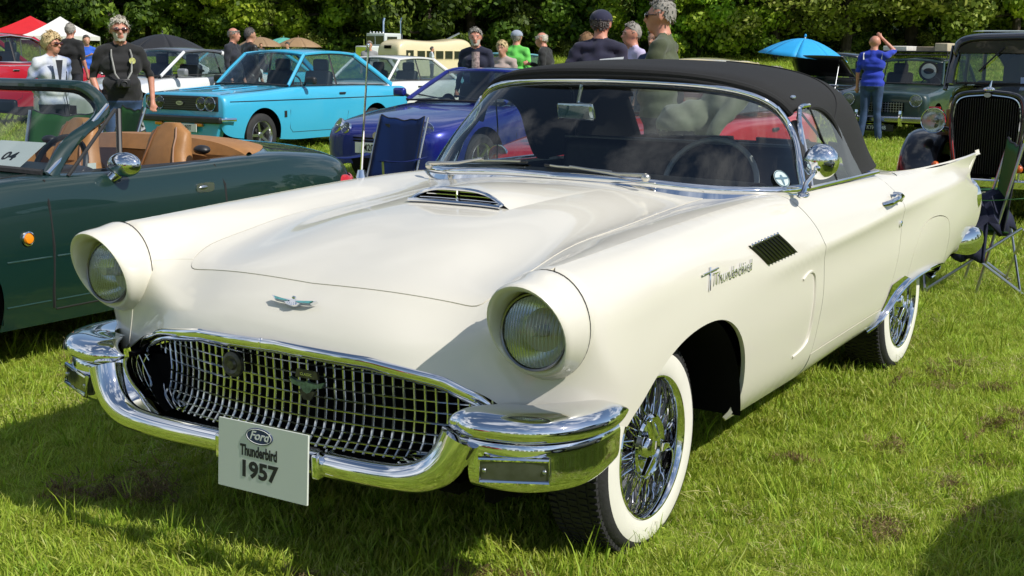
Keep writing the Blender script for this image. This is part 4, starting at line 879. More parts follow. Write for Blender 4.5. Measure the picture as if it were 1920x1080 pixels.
for u0, u1 in ((.40, -.10), (-.15, -.55)): MB().tube([(u0, .555, .935), (u1, .66, .975)], .008, 5).build('wiper', M_BLACK, esc)
for sg in (1, -1): MB().tube([(sg*.30, -.45, .866), (sg*.34, .35, .905)], .006, 5).build('bonnet_ridge', P_CYAN, esc)
line(B, esc, [(-.62, -.62), (-.64, -.2), (-.62, .45)], .004, dom='top')
# ---------------- dark blue roadster behind the camp chair
P_NAVY = mat('royal_blue_paint', (.010, .020, .24), rough=.3, metal=.35, coat=1, var=.03, vscale=4)
rows = [(-.80, .45, .58, .55, .48, .26, .6), (-.775, .62, .64, .585, .46, .22, .7), (-.70, .71, .695, .62, .46, .2, .8), (-.5, .78, .755, .66, .48, .2, .8), (-.1, .815, .815, .73, .52, .2, .7), (.35, .815, .865, .79, .55, .2), (.75, .81, .90, .83, .56, .2), (1.3, .81, .89, .84, .58, .2), (1.9, .82, .90, .85, .58, .2), (2.5, .82, .92, .85, .60, .24), (2.95, .77, .90, .82, .60, .32), (3.08, .68, .84, .76, .60, .38)]
mgf, B = std_car('dark blue convertible with an eyelid lamp nose behind the camp chair', -5.95, 8.15, 0, P_NAVY, rows, [(0, .31, .36), (2.375, .31, .36)], .30, .20, .815,
    [(.66, .62, .905), (.52, 1.22, 1.235), (.50, 1.75, 1.235), (.60, 2.3, .92)], name='parked_convertible', wk=dict(kind='alloy', spokes=6), crown=.03, door=(.62, 1.62, .28, .83), ghk=dict(roofm=P_NAVY))
mgf.scale = (1, 1, .95)
for sg in (1, -1):
    q = B.front(sg*.56, .655); rlamp(mgf, (q.x, q.y-.012, q.z), .088, sg*.5).rotation_euler = (rad(-28), 0, sg*.55); q = B.front(sg*.42, .64); rlamp(mgf, (q.x, q.y-.01, q.z), .062, sg*.35).rotation_euler = (rad(-28), 0, sg*.3)
    wing_mirror(mgf, (sg*.90, .80, .985), P_NAVY, .95); MB().lathe([(0, .04), (-.012, .038), (-.014, 0)], (sg*.52, -.765, .33), 'y', 16).build('fog_lamp', M_REFL, mgf)
for sg in (1, -1):
    for k in range(2): MB().box((sg*.17, -.795, .545-.032*k), (.26, .03, .014)).build('grille_slot', M_VOID, mgf)
MB().prism([(-.34, .33), (.34, .33), (.28, .22), (-.28, .22)], -.808, -.75, 'y').build('air_intake', M_VOID, mgf)
oq = MB().prism([(.045*cos(a), .042*sin(a)) for a in np.linspace(0, 2*pi, 20, endpoint=False)], -.01, .02, 'y').build('nose_badge', mat('badge_cream', (.5, .42, .3), rough=.4, var=.1), mgf); oq.location = (0, -.80, .575)
plate(mgf, 'M20 SAX', (0, -.825, .44), .52, .115, ts=.10)
for u0, u1 in ((.45, -.05), (-.10, -.55)): MB().tube([(u0, .57, .925), (u1, .68, .97)], .009, 5).build('wiper', M_BLACK, mgf)
for k, (xx, zz) in enumerate(((.50, .98), (.47, 1.16))): MB().lathe([(0, .05), (-.002, 0)], (xx, .74+.37*(zz-.93)/.3+.13, zz), 'y', 16).build('windscreen_sticker', mat('sticker_red', (.5, .05, .05), rough=.5, var=.1), mgf)
# ---------------- white coupe with big multi-spoke wheels
P_SILW = paint('white_coupe_paint', (.72, .73, .74))
rows = [(-.82, .55, .60, .57, .48, .24, .6), (-.79, .70, .66, .60, .48, .2, .7), (-.65, .79, .72, .65, .50, .2), (-.3, .83, .785, .71, .52, .2), (.2, .845, .85, .78, .54, .2), (.62, .85, .915, .85, .56, .2), (1.2, .85, .92, .87, .58, .2), (2.0, .85, .94, .885, .60, .2), (2.6, .84, .97, .90, .62, .24), (3.1, .79, .98, .90, .64, .32), (3.25, .72, .92, .85, .64, .4)]
cp, B = std_car('white coupe with large multi-spoke alloy wheel behind the man in black', -14.45, 11.15, .02, P_SILW, rows, [(0, .325, .375), (2.5, .325, .375)], .318, .21, .85,
    [(.70, .60, .93), (.57, 1.25, 1.315), (.53, 2.15, 1.31), (.66, 3.02, .98)], name='parked_coupe', wk=dict(kind='alloy', spokes=14, rr=.235, rimcol=mat('alloy_white', (.62, .62, .62), rough=.3, metal=.7, var=.05)), split=[1.95], door=(.60, 1.85, .28, .87), ghk=dict(roofm=mat('grey_roof_film', (.12, .13, .15), rough=.3, coat=.6, var=.05)))
for sg in (1, -1): rlamp(cp, (sg*.60, -.775, .60), .085); wing_mirror(cp, (sg*.95, .84, .99), mat('mirror_grey', (.22, .23, .25), rough=.35, coat=.5, var=.05), 1.15)
MB().box((0, -.80, .42), (.7, .05, .14)).build('air_intake', M_VOID, cp)
MB().box((0, 2.45, 1.345), (1.15, .35, .03)).build('roof_spoiler', MATS['grey_roof_film'], cp)
MB().tube([(.45, .575, .945), (-.1, .68, 1.0)], .008, 5).build('wiper', M_BLACK, cp)
# ---------------- red rounded saloon
P_RED = paint('jaguar_red', (.42, .008, .022))
rows = [(-.72, .55, .74, .68, .55, .34, .8), (-.66, .72, .82, .72, .56, .30, .8), (-.3, .80, .90, .80, .58, .26, .8), (.3, .83, .95, .88, .60, .24, .8), (.75, .845, .98, .93, .62, .24), (1.6, .85, .98, .945, .64, .24), (2.4, .845, .97, .93, .64, .26), (2.9, .81, .93, .88, .62, .30), (3.4, .76, .84, .78, .58, .36), (3.72, .66, .70, .66, .52, .40), (3.78, .52, .62, .58, .5, .42)]
jg, B = std_car('crimson rounded sixties saloon with chrome window frames', -17.5, 9.75, .14, P_RED, rows, [(0, .33, .37), (2.73, .33, .36)], .33, .18, .845,
    [(.66, .72, .985), (.55, 1.10, 1.40), (.53, 2.10, 1.40), (.62, 2.82, .97)], name='parked_saloon', wk=dict(kind='alloy', spokes=24, rr=.20, rimcol=M_CHROME), split=[1.60], crown=.065, door=(.65, 1.60, .34, .94))
for sg in (1, -1): rlamp(jg, (sg*.56, -.70, .70), .09)
for sg in (1, -1):
    MB().tube([(sg*.68, .78, 1.00), (sg*.575, 1.13, 1.385), (sg*.575, 1.6, 1.435), (sg*.55, 2.05, 1.395), (sg*.60, 2.45, 1.20), (sg*.655, 2.6, 1.0), (sg*.70, 1.7, .985)], .014, 6, close=True).build('chrome_window_frame', M_CHROME, jg)
    line(B, jg, [(v, .93-.05*max(0, v-2.3)) for v in np.linspace(-.5, 3.3, 24)], .008, 'chrome_strip', M_CHROME, both=False) if sg > 0 else None
MB().tube([(-.75, -.82, .48), (0, -.90, .48), (.75, -.82, .48)], .05, 8).build('front_bumper', M_CHROME, jg); MB().tube([(-.72, 3.86, .48), (0, 3.92, .48), (.72, 3.86, .48)], .05, 8).build('rear_bumper', M_CHROME, jg)
for k in range(9): MB().box((-.12+.03*k, -.745, .66), (.008, .03, .24)).build('grille_bar', M_CHROME, jg)
# ---------------- dark green sixties estate with roof rack
P_DKG = mat('faded_green_paint', (.010, .034, .032), rough=.4, coat=.7, var=.15, vscale=3)
rows = [(-.62, .60, .74, .70, .56, .34, .5), (-.60, .70, .78, .73, .56, .30), (-.4, .745, .82, .76, .58, .28), (.2, .76, .86, .80, .58, .25), (.6, .765, .90, .85, .58, .25), (1.2, .77, .90, .86, .6, .25), (2.3, .77, .90, .86, .6, .25), (3.05, .75, .90, .85, .6, .3), (3.1, .72, .88, .83, .6, .34)]
gv, B = std_car('faded dark green sixties estate with a loaded roof rack', -3.95, 18.9, .02, P_DKG, rows, [(0, .29, .33), (2.3, .29, .33)], .28, .16, .765,
    [(.64, .62, .905), (.56, .98, 1.275), (.56, 2.7, 1.29), (.64, 3.05, .90)], name='parked_estate', split=[1.5, 2.2], door=(.55, 1.5, .30, .86))
for sg in (1, -1):
    rlamp(gv, (sg*.555, -.64, .665), .095); MB().tube([(sg*.36, -.80, .26), (sg*.36, -.82, .38), (sg*.36, -.80, .50)], .03, 8).build('overrider', M_CHROME, gv)
bevel(MB().box((0, -.76, .36), (1.46, .07, .10)).build('front_bumper', mat('worn_chrome', (.6, .61, .62), rough=.18, metal=1, var=.1), gv), .03)
MB().box((0, -.63, .55), (.72, .03, .16)).build('grille', M_VOID, gv)
for k in range(16): MB().box((-.34+.045*k, -.65, .55), (.006, .012, .16)).build('grille_bar', M_STEEL, gv)
for k in range(4): MB().box((0, -.652, .49+.04*k), (.70, .012, .006)).build('grille_bar', M_STEEL, gv)
plate(gv, 'KYH 854B', (-.02, -.80, .22), .56, .11, white=False, ts=.085)
for k in range(7): MB().tube([(-.60, 1.05+.22*k, 1.40), (.60, 1.05+.22*k, 1.40)], .012, 5).build('rack_bar', M_BLACK, gv)
for sg in (1, -1): MB().tube([(sg*.6, .98, 1.40), (sg*.6, 2.5, 1.40)], .014, 5).tube([(sg*.6, .98, 1.46), (sg*.6, 2.5, 1.46)], .010, 5).tube([(sg*.6, 1.0, 1.31), (sg*.6, 1.0, 1.46)], .010, 5).build('rack_rail', M_BLACK, gv)
MB().tube([(-.6, .98, 1.46), (.6, .98, 1.46)], .012, 5).build('rack_front', M_BLACK, gv)
for k, (a, b, cl, lab) in enumerate((((-.35, 1.5, 1.50), (.42, .7, .10), (.62, .60, .55), 'white flat box lashed on the left side of the green estate roof rack'), ((.18, 1.6, 1.50), (.40, .6, .09), (.30, .24, .17), 'brown folded bundle on the green estate roof rack beside a box'), ((.45, 1.4, 1.53), (.22, .5, .15), (.50, .42, .30), 'pale tan case on the right end of the estate roof rack'))):
    o = bevel(MB().box((0, 0, 0), b).build('luggage_box', mat('luggage_%d' % k, cl, rough=.7, var=.1), None), .012); o.location = (-3.95+a[0], 18.9+a[1], a[2]+.02); tag(o, lab, 'luggage', 'luggage on the roof rack')
st = MB().lathe([(0, .16), (-.004, 0)], (.36, .80, 1.13), 'y', 28).build('windscreen_disc', mat('disc_white', (.6, .6, .58), rough=.5, var=.05), gv); MB().lathe([(0, .17), (-.002, .13)], (.36, .795, 1.13), 'y', 28).build('disc_ring', M_BLACK, st); MB().ell((.36, .79, 1.13), (.09, .004, .05), 8).build('disc_figure', M_BLACK, st)
for o in (st,): o.location = (0, -.02, 0)
# ---------------- black fifties saloon with its bonnet up
P_BLK = mat('black_car_paint', (.008, .008, .010), rough=.3, coat=1, croug=.015, var=.1, vscale=5)
rows = [(-.62, .50, .60, .56, .5, .3, .7), (-.58, .66, .70, .62, .52, .28, .8), (-.2, .74, .78, .70, .55, .25, .8), (.45, .76, .82, .78, .56, .24), (.8, .765, .90, .86, .58, .24), (1.8, .765, .92, .88, .6, .24), (2.4, .75, .88, .84, .6, .26), (2.9, .70, .78, .74, .58, .32), (3.1, .58, .66, .62, .55, .38)]
bm_, B = std_car('black rounded fifties saloon with its bonnet propped open', -6.55, 22.5, .0, P_BLK, rows, [(0, .32, .36), (2.2, .32, .35)], .31, .16, .765,
    [(.60, .75, .93), (.52, 1.05, 1.36), (.52, 1.95, 1.38), (.58, 2.5, .92)], name='parked_saloon', split=[1.5], crown=.06)
bn = MB().grid([[(x*(1-.12*t), .62-.62*t-.06*(1-abs(x)**2), .95+.40*t+.04*(1-x*x)) for x in np.linspace(-.62, .62, 9)] for t in np.linspace(0, 1, 6)]).build('raised_bonnet', P_BLK, bm_); m_ = bn.modifiers.new('thickness', 'SOLIDIFY'); m_.thickness = .02
MB().tube([(.5, -.3, .74), (.42, .12, 1.22)], .010, 6).build('bonnet_prop', M_STEEL, bm_)
for sg in (1, -1): rlamp(bm_, (sg*.60, -.60, .64), .10)
for k in range(7): MB().box((-.24+.08*k, -.635, .55), (.015, .02, .20)).build('grille_bar', M_CHROME, bm_)
MB().tube([(-.74, -.74, .40), (0, -.80, .40), (.74, -.74, .40)], .045, 8).build('front_bumper', M_CHROME, bm_)
MB().tube([(-.60, -.40, .80), (0, -.52, .83), (.60, -.40, .80)], .02, 6).build('slam_panel_trim', M_CHROME, bm_)
# ---------------- red sports car and the cream roofed car behind the hero car
rows = [(-.78, .5, .58, .55, .48, .26, .7), (-.74, .66, .66, .60, .48, .22, .8), (-.4, .76, .75, .68, .5, .2, .8), (.2, .79, .83, .76, .55, .2), (.7, .80, .90, .84, .57, .2), (1.5, .80, .90, .86, .58, .2), (2.2, .80, .92, .86, .6, .22), (2.8, .75, .90, .83, .6, .3), (3.05, .64, .80, .74, .58, .38)]
rc, B = std_car('glossy red sports coupe seen through the convertible windscreen', -2.5, 5.9, 0, paint('bright_red_paint', (.50, .010, .016)), rows, [(0, .31, .35), (2.35, .31, .35)], .30, .18, .80,
    [(.64, .66, .92), (.50, 1.15, 1.20), (.48, 1.9, 1.19), (.60, 2.7, .93)], name='parked_coupe', crown=.03, door=(.6, 1.7, .3, .86))
for sg in (1, -1): rlamp(rc, (sg*.58, -.715, .62), .085)
MB().tube([(-.7, -.83, .44), (0, -.88, .44), (.7, -.83, .44)], .045, 8).build('front_bumper', M_CHROME, rc); wing_mirror(rc, (-.88, .8, .98), M_CHROME, .8)
cr, B = std_car('cream roofed small car showing just above the black canvas roof', -4.75, 11.3, -.02, paint('cream_paint', (.74, .62, .36)), [(a[0], a[1]*.95)+a[2:] for a in rows], [(0, .30, .34), (2.3, .30, .34)], .29, .16, .76,
    [(.62, .62, .92), (.52, 1.0, 1.29), (.52, 2.1, 1.29), (.60, 2.7, .93)], name='parked_car', crown=.06)
for sg in (1, -1): rlamp(cr, (sg*.55, -.72, .62), .085)
# ---------------- small cars further back
rows2 = [(-.68, .62, .66, .62, .5, .30, .6), (-.64, .72, .73, .67, .52, .26), (-.3, .77, .80, .74, .54, .22), (.35, .79, .88, .82, .56, .2), (.6, .795, .92, .86, .58, .2), (1.5, .80, .93, .88, .6, .2), (2.4, .79, .94, .88, .62, .24), (2.85, .74, .90, .85, .62, .32), (2.95, .68, .82, .78, .62, .4)]
for lab, x, y, z, cl, nm in (('small white hatchback just beyond the sky blue saloon', -13.1, 15.5, -.02, (.76, .76, .75), 'parked_hatchback'), ('pale teal saloon parked behind the dark blue convertible', -14.2, 21.4, .05, (.16, .42, .48), 'parked_saloon'), ('turquoise saloon roof showing behind the white coupe', -17.0, 15.6, .06, (.05, .43, .60), 'parked_saloon')):
    q, B = std_car(lab, x, y, z, paint('paint_'+nm+str(abs(int(x))), cl), rows2, [(0, .30, .34), (2.3, .30, .34)], .29, .17, .79, [(.66, .55, .92), (.55, 1.05, 1.33), (.54, 2.15, 1.33), (.66, 2.8, .93)], name=nm, split=[1.55], crown=.055, ns=70, nt=28, door=(.55, 1.5, .3, .88))
    for sg in (1, -1): rlamp(q, (sg*.56, -.68, .60), .08)
    MB().box((0, -.70, .44), (1.4, .06, .09)).build('front_bumper', M_STEEL, q); q.scale = (1, 1, .94)
# ---------------- black thirties saloon
bf = thing('vintage_car', 'black thirties saloon with upright radiator and separate headlamps', 'car', (-.13, 8.66, -.02), 0, 'classic cars parked on the field')
hoodn = [[(0, y, zt), (w*.5, y, zt-.01), (w*.85, y, zt-.05), (w, y, zt-.16), (w*1.0, y, .60), (w*.96, y, .46)] for y, w, zt in ((-.32, .30, 1.13), (-.1, .33, 1.145), (.3, .40, 1.165), (.75, .50, 1.18))]
hg = loft(hoodn, 24, 26); MB().grid(np.concatenate([mirx(hg)[:, ::-1], hg[:, 1:]], 1)).build('bonnet', P_BLK, bf)
shell = [(.285*sgn, z) for sgn in (1,) for z in ()]
shp = smooth2([(.20, .42), (.262, .62), (.292, .86), (.288, 1.02), (.255, 1.10), (.12, 1.135), (0, 1.145)], 30); shp = shp+[(-x, z) for x, z in shp[::-1][1:]]
MB().tube([(x, -.395+.03*(z-.4), z) for x, z in shp], .020, 8).build('radiator_surround', P_BLK, bf); MB().tube([(x*.93, -.415+.03*(z-.4), z-.025) for x, z in shp], .0075, 6, close=True).build('radiator_trim', M_CHROME, bf)
MB().grid([[(x, -.385+.03*(z-.4), z) for x, z in shp], [(x*1.04, -.30, z) for x, z in shp]]).build('radiator_shell', P_BLK, bf)
core = MB().add([(x*.98, -.37+.03*(z-.4), z) for x, z in shp], [tuple(range(len(shp)))]).build('radiator_core', M_VOID, bf)
for k in range(-13, 14):
    x = k*.0195; top_ = 1.10-max(0, abs(x)-.14)**2*5; MB().box((x, -.40, (top_+.44)/2), (.004, .012, top_-.46)).build('grille_slat', mat('slat_black', (.012, .012, .012), rough=.35, coat=.4, var=.2), core)
MB().ell((0, -.38, 1.165), (.05, .03, .022), 8).tube([(0, -.38, 1.17), (.012, -.36, 1.24)], [.014, .004], 6).build('radiator_mascot', M_CHROME, bf)
oq = MB().prism([(.03*cos(a), .02*sin(a)) for a in np.linspace(0, 2*pi, 16, endpoint=False)], -.01, 0, 'y').build('radiator_badge', M_STEEL, bf); oq.location = (0, -.42, 1.118)
for sg in (1, -1):
    fn = []
    for t in np.linspace(0, 1, 22):
        a = lerp(-.45, pi*.93, t) if t < .62 else None
        cy, cz = (.0, .36); ang = lerp(pi+.15, .55, min(1, t/.66)); ry = .44
        if t <= .66: y, z = cy+ry*cos(ang), cz+.44*sin(ang)
        else: y, z = lerp(cy+ry*cos(.55), 1.05, (t-.66)/.34), lerp(cz+.44*sin(.55), .34, ((t-.66)/.34)**.8)
        row = []
        for q in np.linspace(-1, 1, 13):
            xx = .585+.20*q; dr = -.085*abs(q)**2.6-(.10*max(0, q-.72)/.28)
            ny, nz = (cos(ang), sin(ang)) if t <= .66 else (.25, .97)
            row.append((sg*xx, y+ny*dr, z+nz*dr))
        fn.append(row)
    fo = MB().grid(fn).build('front_wing', P_BLK, bf); m_ = fo.modifiers.new('thickness', 'SOLIDIFY'); m_.thickness = .01; m_.offset = -1
    wheel(bf, (sg*.60, 0, .36), sg, .36, .13, rr=.23, kind='alloy', spokes=20, rimcol=mat('wheel_black', (.02, .02, .02), rough=.3, coat=.5, var=.1))
    wheel(bf, (sg*.60, 2.30, .36), sg, .36, .13, rr=.23, kind='alloy', spokes=20, rimcol=MATS['wheel_black'])
    rn = fn and [[(x, y+2.30, z) for x, y, z in r] for r in fn[:17]]; MB().grid(rn).build('rear_wing', P_BLK, bf)
    MB().tube([(sg*.30, -.24, .80), (sg*.46, -.28, .84)], .018, 8).build('lamp_bracket', P_BLK, bf)
    sh = MB().lathe([(.0, .108), (.06, .10), (.12, .075), (.155, .03), (.16, 0)], (sg*.455, -.33, .885), 'y', 28).build('lamp_shell', P_BLK, bf); rlamp(bf, (sg*.455, -.335, .885), .105)
    MB().tube([(sg*.34, -.64, .42), (sg*.34, -.64, .50)], .008, 6).build('indicator_stalk', M_STEEL, bf); MB().ell((sg*.34, -.64, .525), (.032, .032, .034), 10).build('indicator', mat('amber_glow_lens', (.55, .10, .012), rough=.25, coat=.6, var=.1), bf)
    MB().box((sg*.72, 1.25, .34), (.18, 1.3, .03)).build('running_board', M_BLACK, bf)
    MB().tube([(sg*.36, -.62, .395), (sg*.22, -.35, .42)], .02, 6).build('bumper_iron', M_BLACK, bf)
    gsd = [(sg*.66, y, z) for y, z in ((.90, 1.13), (1.02, 1.50), (2.25, 1.52), (2.42, 1.13))]; MB().add(gsd, [(0, 1, 2, 3)]).build('side_window', M_GLASSB, bf)
    for y0, y1 in ((.84, .96), (1.60, 1.60), (2.42, 2.30)): MB().tube([(sg*.665, y0, 1.12), (sg*.64, y1, 1.53)], .035, 8, flat=.6, up=(0, 1, 0)).build('door_post', P_BLK, bf)
    MB().tube([(sg*.615, .80, 1.18), (sg*.60, .83, 1.34), (sg*.575, .87, 1.475)], .034, 8).build('windscreen_post', P_BLK, bf)
cab = [[(0, y, zt), (w*.6, y, zt), (w*.93, y, zt-.04), (w, y, zt-.16), (w*1.02, y, .85), (w, y, .42)] for y, w, zt in ((.74, .57, 1.17), (.85, .62, 1.17), (1.6, .68, 1.14), (2.5, .66, 1.12), (2.85, .55, 1.05), (2.95, .45, .95))]
cg = loft(cab, 30, 24); MB().grid(np.concatenate([mirx(cg)[:, ::-1], cg[:, 1:]], 1)).build('cabin_body', P_BLK, bf)
rf = [[(0, y, zt), (w*.5, y, zt-.008), (w*.85, y, zt-.035), (w*.97, y, zt-.085), (w, y, zt-.17)] for y, w, zt in ((.78, .575, 1.60), (.80, .60, 1.635), (.92, .625, 1.662), (1.5, .65, 1.69), (2.3, .64, 1.67), (2.7, .58, 1.58), (2.9, .52, 1.40))]
rg = loft(rf, 30, 22); ro = MB().grid(np.concatenate([mirx(rg)[:, ::-1], rg[:, 1:]], 1)).build('roof', P_BLK, bf); m_ = ro.modifiers.new('thickness', 'SOLIDIFY'); m_.thickness = .02
MB().box((0, .83, 1.535), (1.10, .035, .13)).build('header', P_BLK, bf); MB().grid([[(x*.5, 1.05+1.4*t, 1.672+.02*sin(pi*t)) for x in (-1, 0, 1)] for t in np.linspace(0, 1, 6)]).build('roof_insert', mat('roof_grey', (.30, .36, .36), rough=.5, var=.1), bf)
wsq = [(-.565, .825, 1.19), (.565, .825, 1.19), (.545, .855, 1.475), (-.545, .855, 1.475)]; w_ = MB().add(wsq, [(0, 1, 2, 3)]).build('windscreen', glass('old_glass', (.50, .56, .55)), bf); MB().tube(wsq, .011, 6, close=True).build('windscreen_frame', P_BLK, w_)
MB().add([(-.33, 2.86, 1.22), (.33, 2.86, 1.22), (.30, 2.80, 1.44), (-.30, 2.80, 1.44)], [(0, 1, 2, 3)]).build('rear_window', M_GLASSC, bf)
for a, b, c_ in (((-.5, 2.9, 1.15), (-.36, 2.9, 1.15), 1.5), ((.36, 2.9, 1.15), (.5, 2.9, 1.15), 1.5)): MB().box((lerp(a[0], b[0], .5), 2.84, 1.30), (.24, .06, .42)).build('rear_quarter_panel', P_BLK, bf)
MB().tube([(-.15, .80, 1.52), (-.36, .80, 1.30)], .008, 6).build('wiper', M_BLACK, bf)
bevel(MB().box((0, -.63, .395), (1.42, .035, .075)).build('front_bumper', M_CHROME, bf), .015)
plate(bf, 'AUY 227', (.02, -.60, .285), .50, .115, white=False, ts=.10)
sd = bevel(MB().box((0, 1.75, .95), (1.2, .14, .5)).build('seat', M_TRIM, bf), .05); MB().box((0, 1.6, .45), (1.2, 2.2, .04)).build('cabin_floor', M_TRIM, bf)
cd = MB().box((0, 0, 0), (.20, .004, .055)).build('entry_card', mat('card_blue', (.42, .55, .78), rough=.5, var=.03), None, smooth=False); tag(cd, 'pale blue entry card numbered 70 in the vintage windscreen', 'card'); cd.location = (.0, 9.41, 1.205); cd.rotation_euler = (rad(6), 0, 0)
text('card_number', '70', .05, M_INK, cd, frame((0, -.003, 0), (1, 0, 0), (0, 0, 1)), .001, bold=.001)
tag(MB().tube([(.66-.36-.10, 8.30, .74), (.05, 8.26, .68), (.20, 8.24, .50), (-.02, 8.22, .40)], .004, 5).build('hanging_cable', M_STEEL, None), 'thin grey cable looped in front of the black radiator', 'cable')
lb_ = MB().box((0, 0, 0), (.15, .10, .09)).box((-.0, .0, .06), (.10, .04, .03)).build('oil_can', mat('can_red', (.45, .02, .03), rough=.3, coat=.5, var=.1), None); lb_.location = (-.84, 9.35, .87); tag(lb_, 'red can on the front wing of the black vintage saloon', 'can')
bevel(MB().box((-.43, .25, .82), (.05, .36, .30)).build('bonnet_side_board', mat('varnished_wood', (.30, .16, .03), rough=.3, coat=.6, var=.3, vscale=10), bf), .006)
# ================================================================ dark green open roadster beside the hero car
P_BRG = paint('racing_green_paint', (.003, .022, .018), coat=1)
M_TAN = mat('tan_leather', (.36, .17, .055), rough=.5, var=.08, vscale=20, bump=.12, bscale=160)
rows = [(-.80, .50, .60, .57, .48, .26, .6), (-.77, .68, .66, .60, .48, .22, .7), (-.6, .77, .72, .66, .50, .2, .7), (-.2, .82, .80, .73, .52, .2, .6), (.25, .835, .86, .80, .53, .2), (.59, .84, .885, .825, .54, .2), (1.1, .84, .86, .83, .54, .2), (1.7, .84, .875, .836, .55, .2), (2.2, .84, .905, .825, .57, .22), (2.55, .81, .89, .79, .58, .28), (2.80, .74, .86, .75, .58, .34), (2.93, .60, .80, .70, .56, .40), (2.96, .50, .74, .66, .55, .44)]
mx = thing('open_roadster', 'dark green open roadster with tan leather interior beside the white convertible', 'car', (-3.24, -.15, 0), 0, 'classic cars parked on the field')
G = loft([rowsec(*q) for q in rows], 240, 80); BX = Body(G)
cutbody(G, [(0, .30, .345), (2.265, .30, .345)], 'body', P_BRG, mx, lambda c: (c[..., 1] > .72) & (c[..., 1] < 2.0) & (c[..., 0] < .685) & (c[..., 2] > .7))
for sg in (1, -1):
    for y in (0, 2.265):
        wheel(mx, (sg*.715, y, .295), sg, .295, .19, kind='alloy', spokes=7)
        MB().grid([[(sg*xx, y+.35*cos(a), .30+.35*sin(a)) for a in np.linspace(-.2, pi+.2, 20)] for xx in (.5, .81)]).build('wheel_house', M_VOID, mx)
MB().box((0, 1.0, .28), (1.4, 3.2, .06)).box((0, 2.3, .55), (1.0, .9, .35)).box((0, -.1, .5), (1.0, .9, .35)).build('underbody', M_VOID, mx)
line(BX, mx, [(.62, .84), (.60, .74), (.605, .55), (.60, .35), (.61, .27)], .007); line(BX, mx, [(v, .262) for v in np.linspace(.62, 1.58, 12)], .004)
line(BX, mx, [(1.60, .27), (1.63, .45), (1.69, .62), (1.69, .74), (1.66, .84)], .007)
for v0, v1 in ((.36, .59), (.62, 1.60), (1.70, 1.90)):
    line(BX, mx, [(v, .505+.0*v) for v in np.linspace(v0, v1, 10)], .0045, 'rubbing_line', mat('moulding_green', (.012, .045, .045), rough=.3, coat=1, var=.05))
    line(BX, mx, [(v, .305) for v in np.linspace(v0, v1, 10)], .004, 'rubbing_line', MATS['moulding_green'])
line(BX, mx, [(-.66, v) if False else (.70-.06*max(0, v-.3), v) for v in np.linspace(-.4, .60, 16)], .0035, dom='top')
line(BX, mx, [(x, 2.30) for x in np.linspace(0, .60, 8)]+[(.62, 2.4), (.60, 2.7)], .0035, dom='top')
p = BX.side(.47, .60); mk = MB().lathe([(0, .032), (.008, .032), (.011, .027)], p, 'x', 24).build('side_marker', M_CHROME, mx); MB().lathe([(.004, .027), (.016, .02), (.02, 0)], p, 'x', 20).build('amber_lens', M_AMBER, mk)
p = BX.side(1.55, .735); hp = MB()
hp.prism([(1.55+.062*np.sign(cos(a))*abs(cos(a))**.5, .735+.024*np.sign(sin(a))*abs(sin(a))**.5) for a in np.linspace(0, 2*pi, 24, endpoint=False)], p.x-.006, p.x+.005, 'x'); h_ = hp.build('door_handle', M_CHROME, mx); MB().ell((p.x+.006, 1.535, .735), (.006, .03, .011), 8).build('handle_flap', M_STEEL, h_)
c = Vector((.845, 1.02, .885)); q = MB(); q.ell((0, 0, 0), (.088, .052, .058), 14); q.tube([(-.03, .01, -.03), (-.075, -.02, -.075), (-.085, -.05, -.115)], [.032, .024, .030], 10); m_ = q.build('door_mirror', M_CHROME, mx); m_.location = c; m_.rotation_euler = (0, 0, rad(12))
MB().lathe([(.0, .046), (.002, 0)], (0, .050, 0), 'y', 20).build('mirror_glass', M_REFL, m_)
# windscreen, quarter light, seats, tonneau
wbp, wtp = np.array([.715, .66, .865]), np.array([.585, 1.14, 1.165])
def arcp(p, cy, cz, n=15, sq=2.6): return [(p[0]*t, p[1]+cy*(1-abs(t)**2), p[2]+cz*(1-abs(t)**sq)) for t in np.linspace(-1, 1, n)]
W0, W1 = arcp(wbp, -.20, .03), arcp(wtp, -.13, .068, sq=9)
gw = MB().grid([[tuple(lerp(np.array(a), np.array(b), t)) for a, b in zip(W0, W1)] for t in np.linspace(0, 1, 6)]).build('windscreen', glass('roadster_glass', (.70, .76, .74)), mx)
MB().tube(W0, .016, 6).build('windscreen_seal', M_RUBBER, gw)
fr_ = [tuple(wbp+[.012, .03, -.02]), tuple(lerp(wbp, wtp, .5)+[.018, 0, .0]), tuple(wtp+[.0, -.01, -.02])]+[(p[0], p[1], p[2]+.012) for p in W1[::-1][1:-1]]
fr_ += [(-p[0], p[1], p[2]) for p in fr_[:3][::-1]]
MB().tube(sgrid(np.array(fr_), 60), .035, 10, flat=.62, up=(0, 1, .4)).build('windscreen_frame', P_BRG, mx)
MB().tube([(p[0]*.955, p[1]-.012, p[2]-.02) for p in sgrid(np.array(fr_), 60)], .016, 6).build('frame_seal', M_RUBBER, mx)
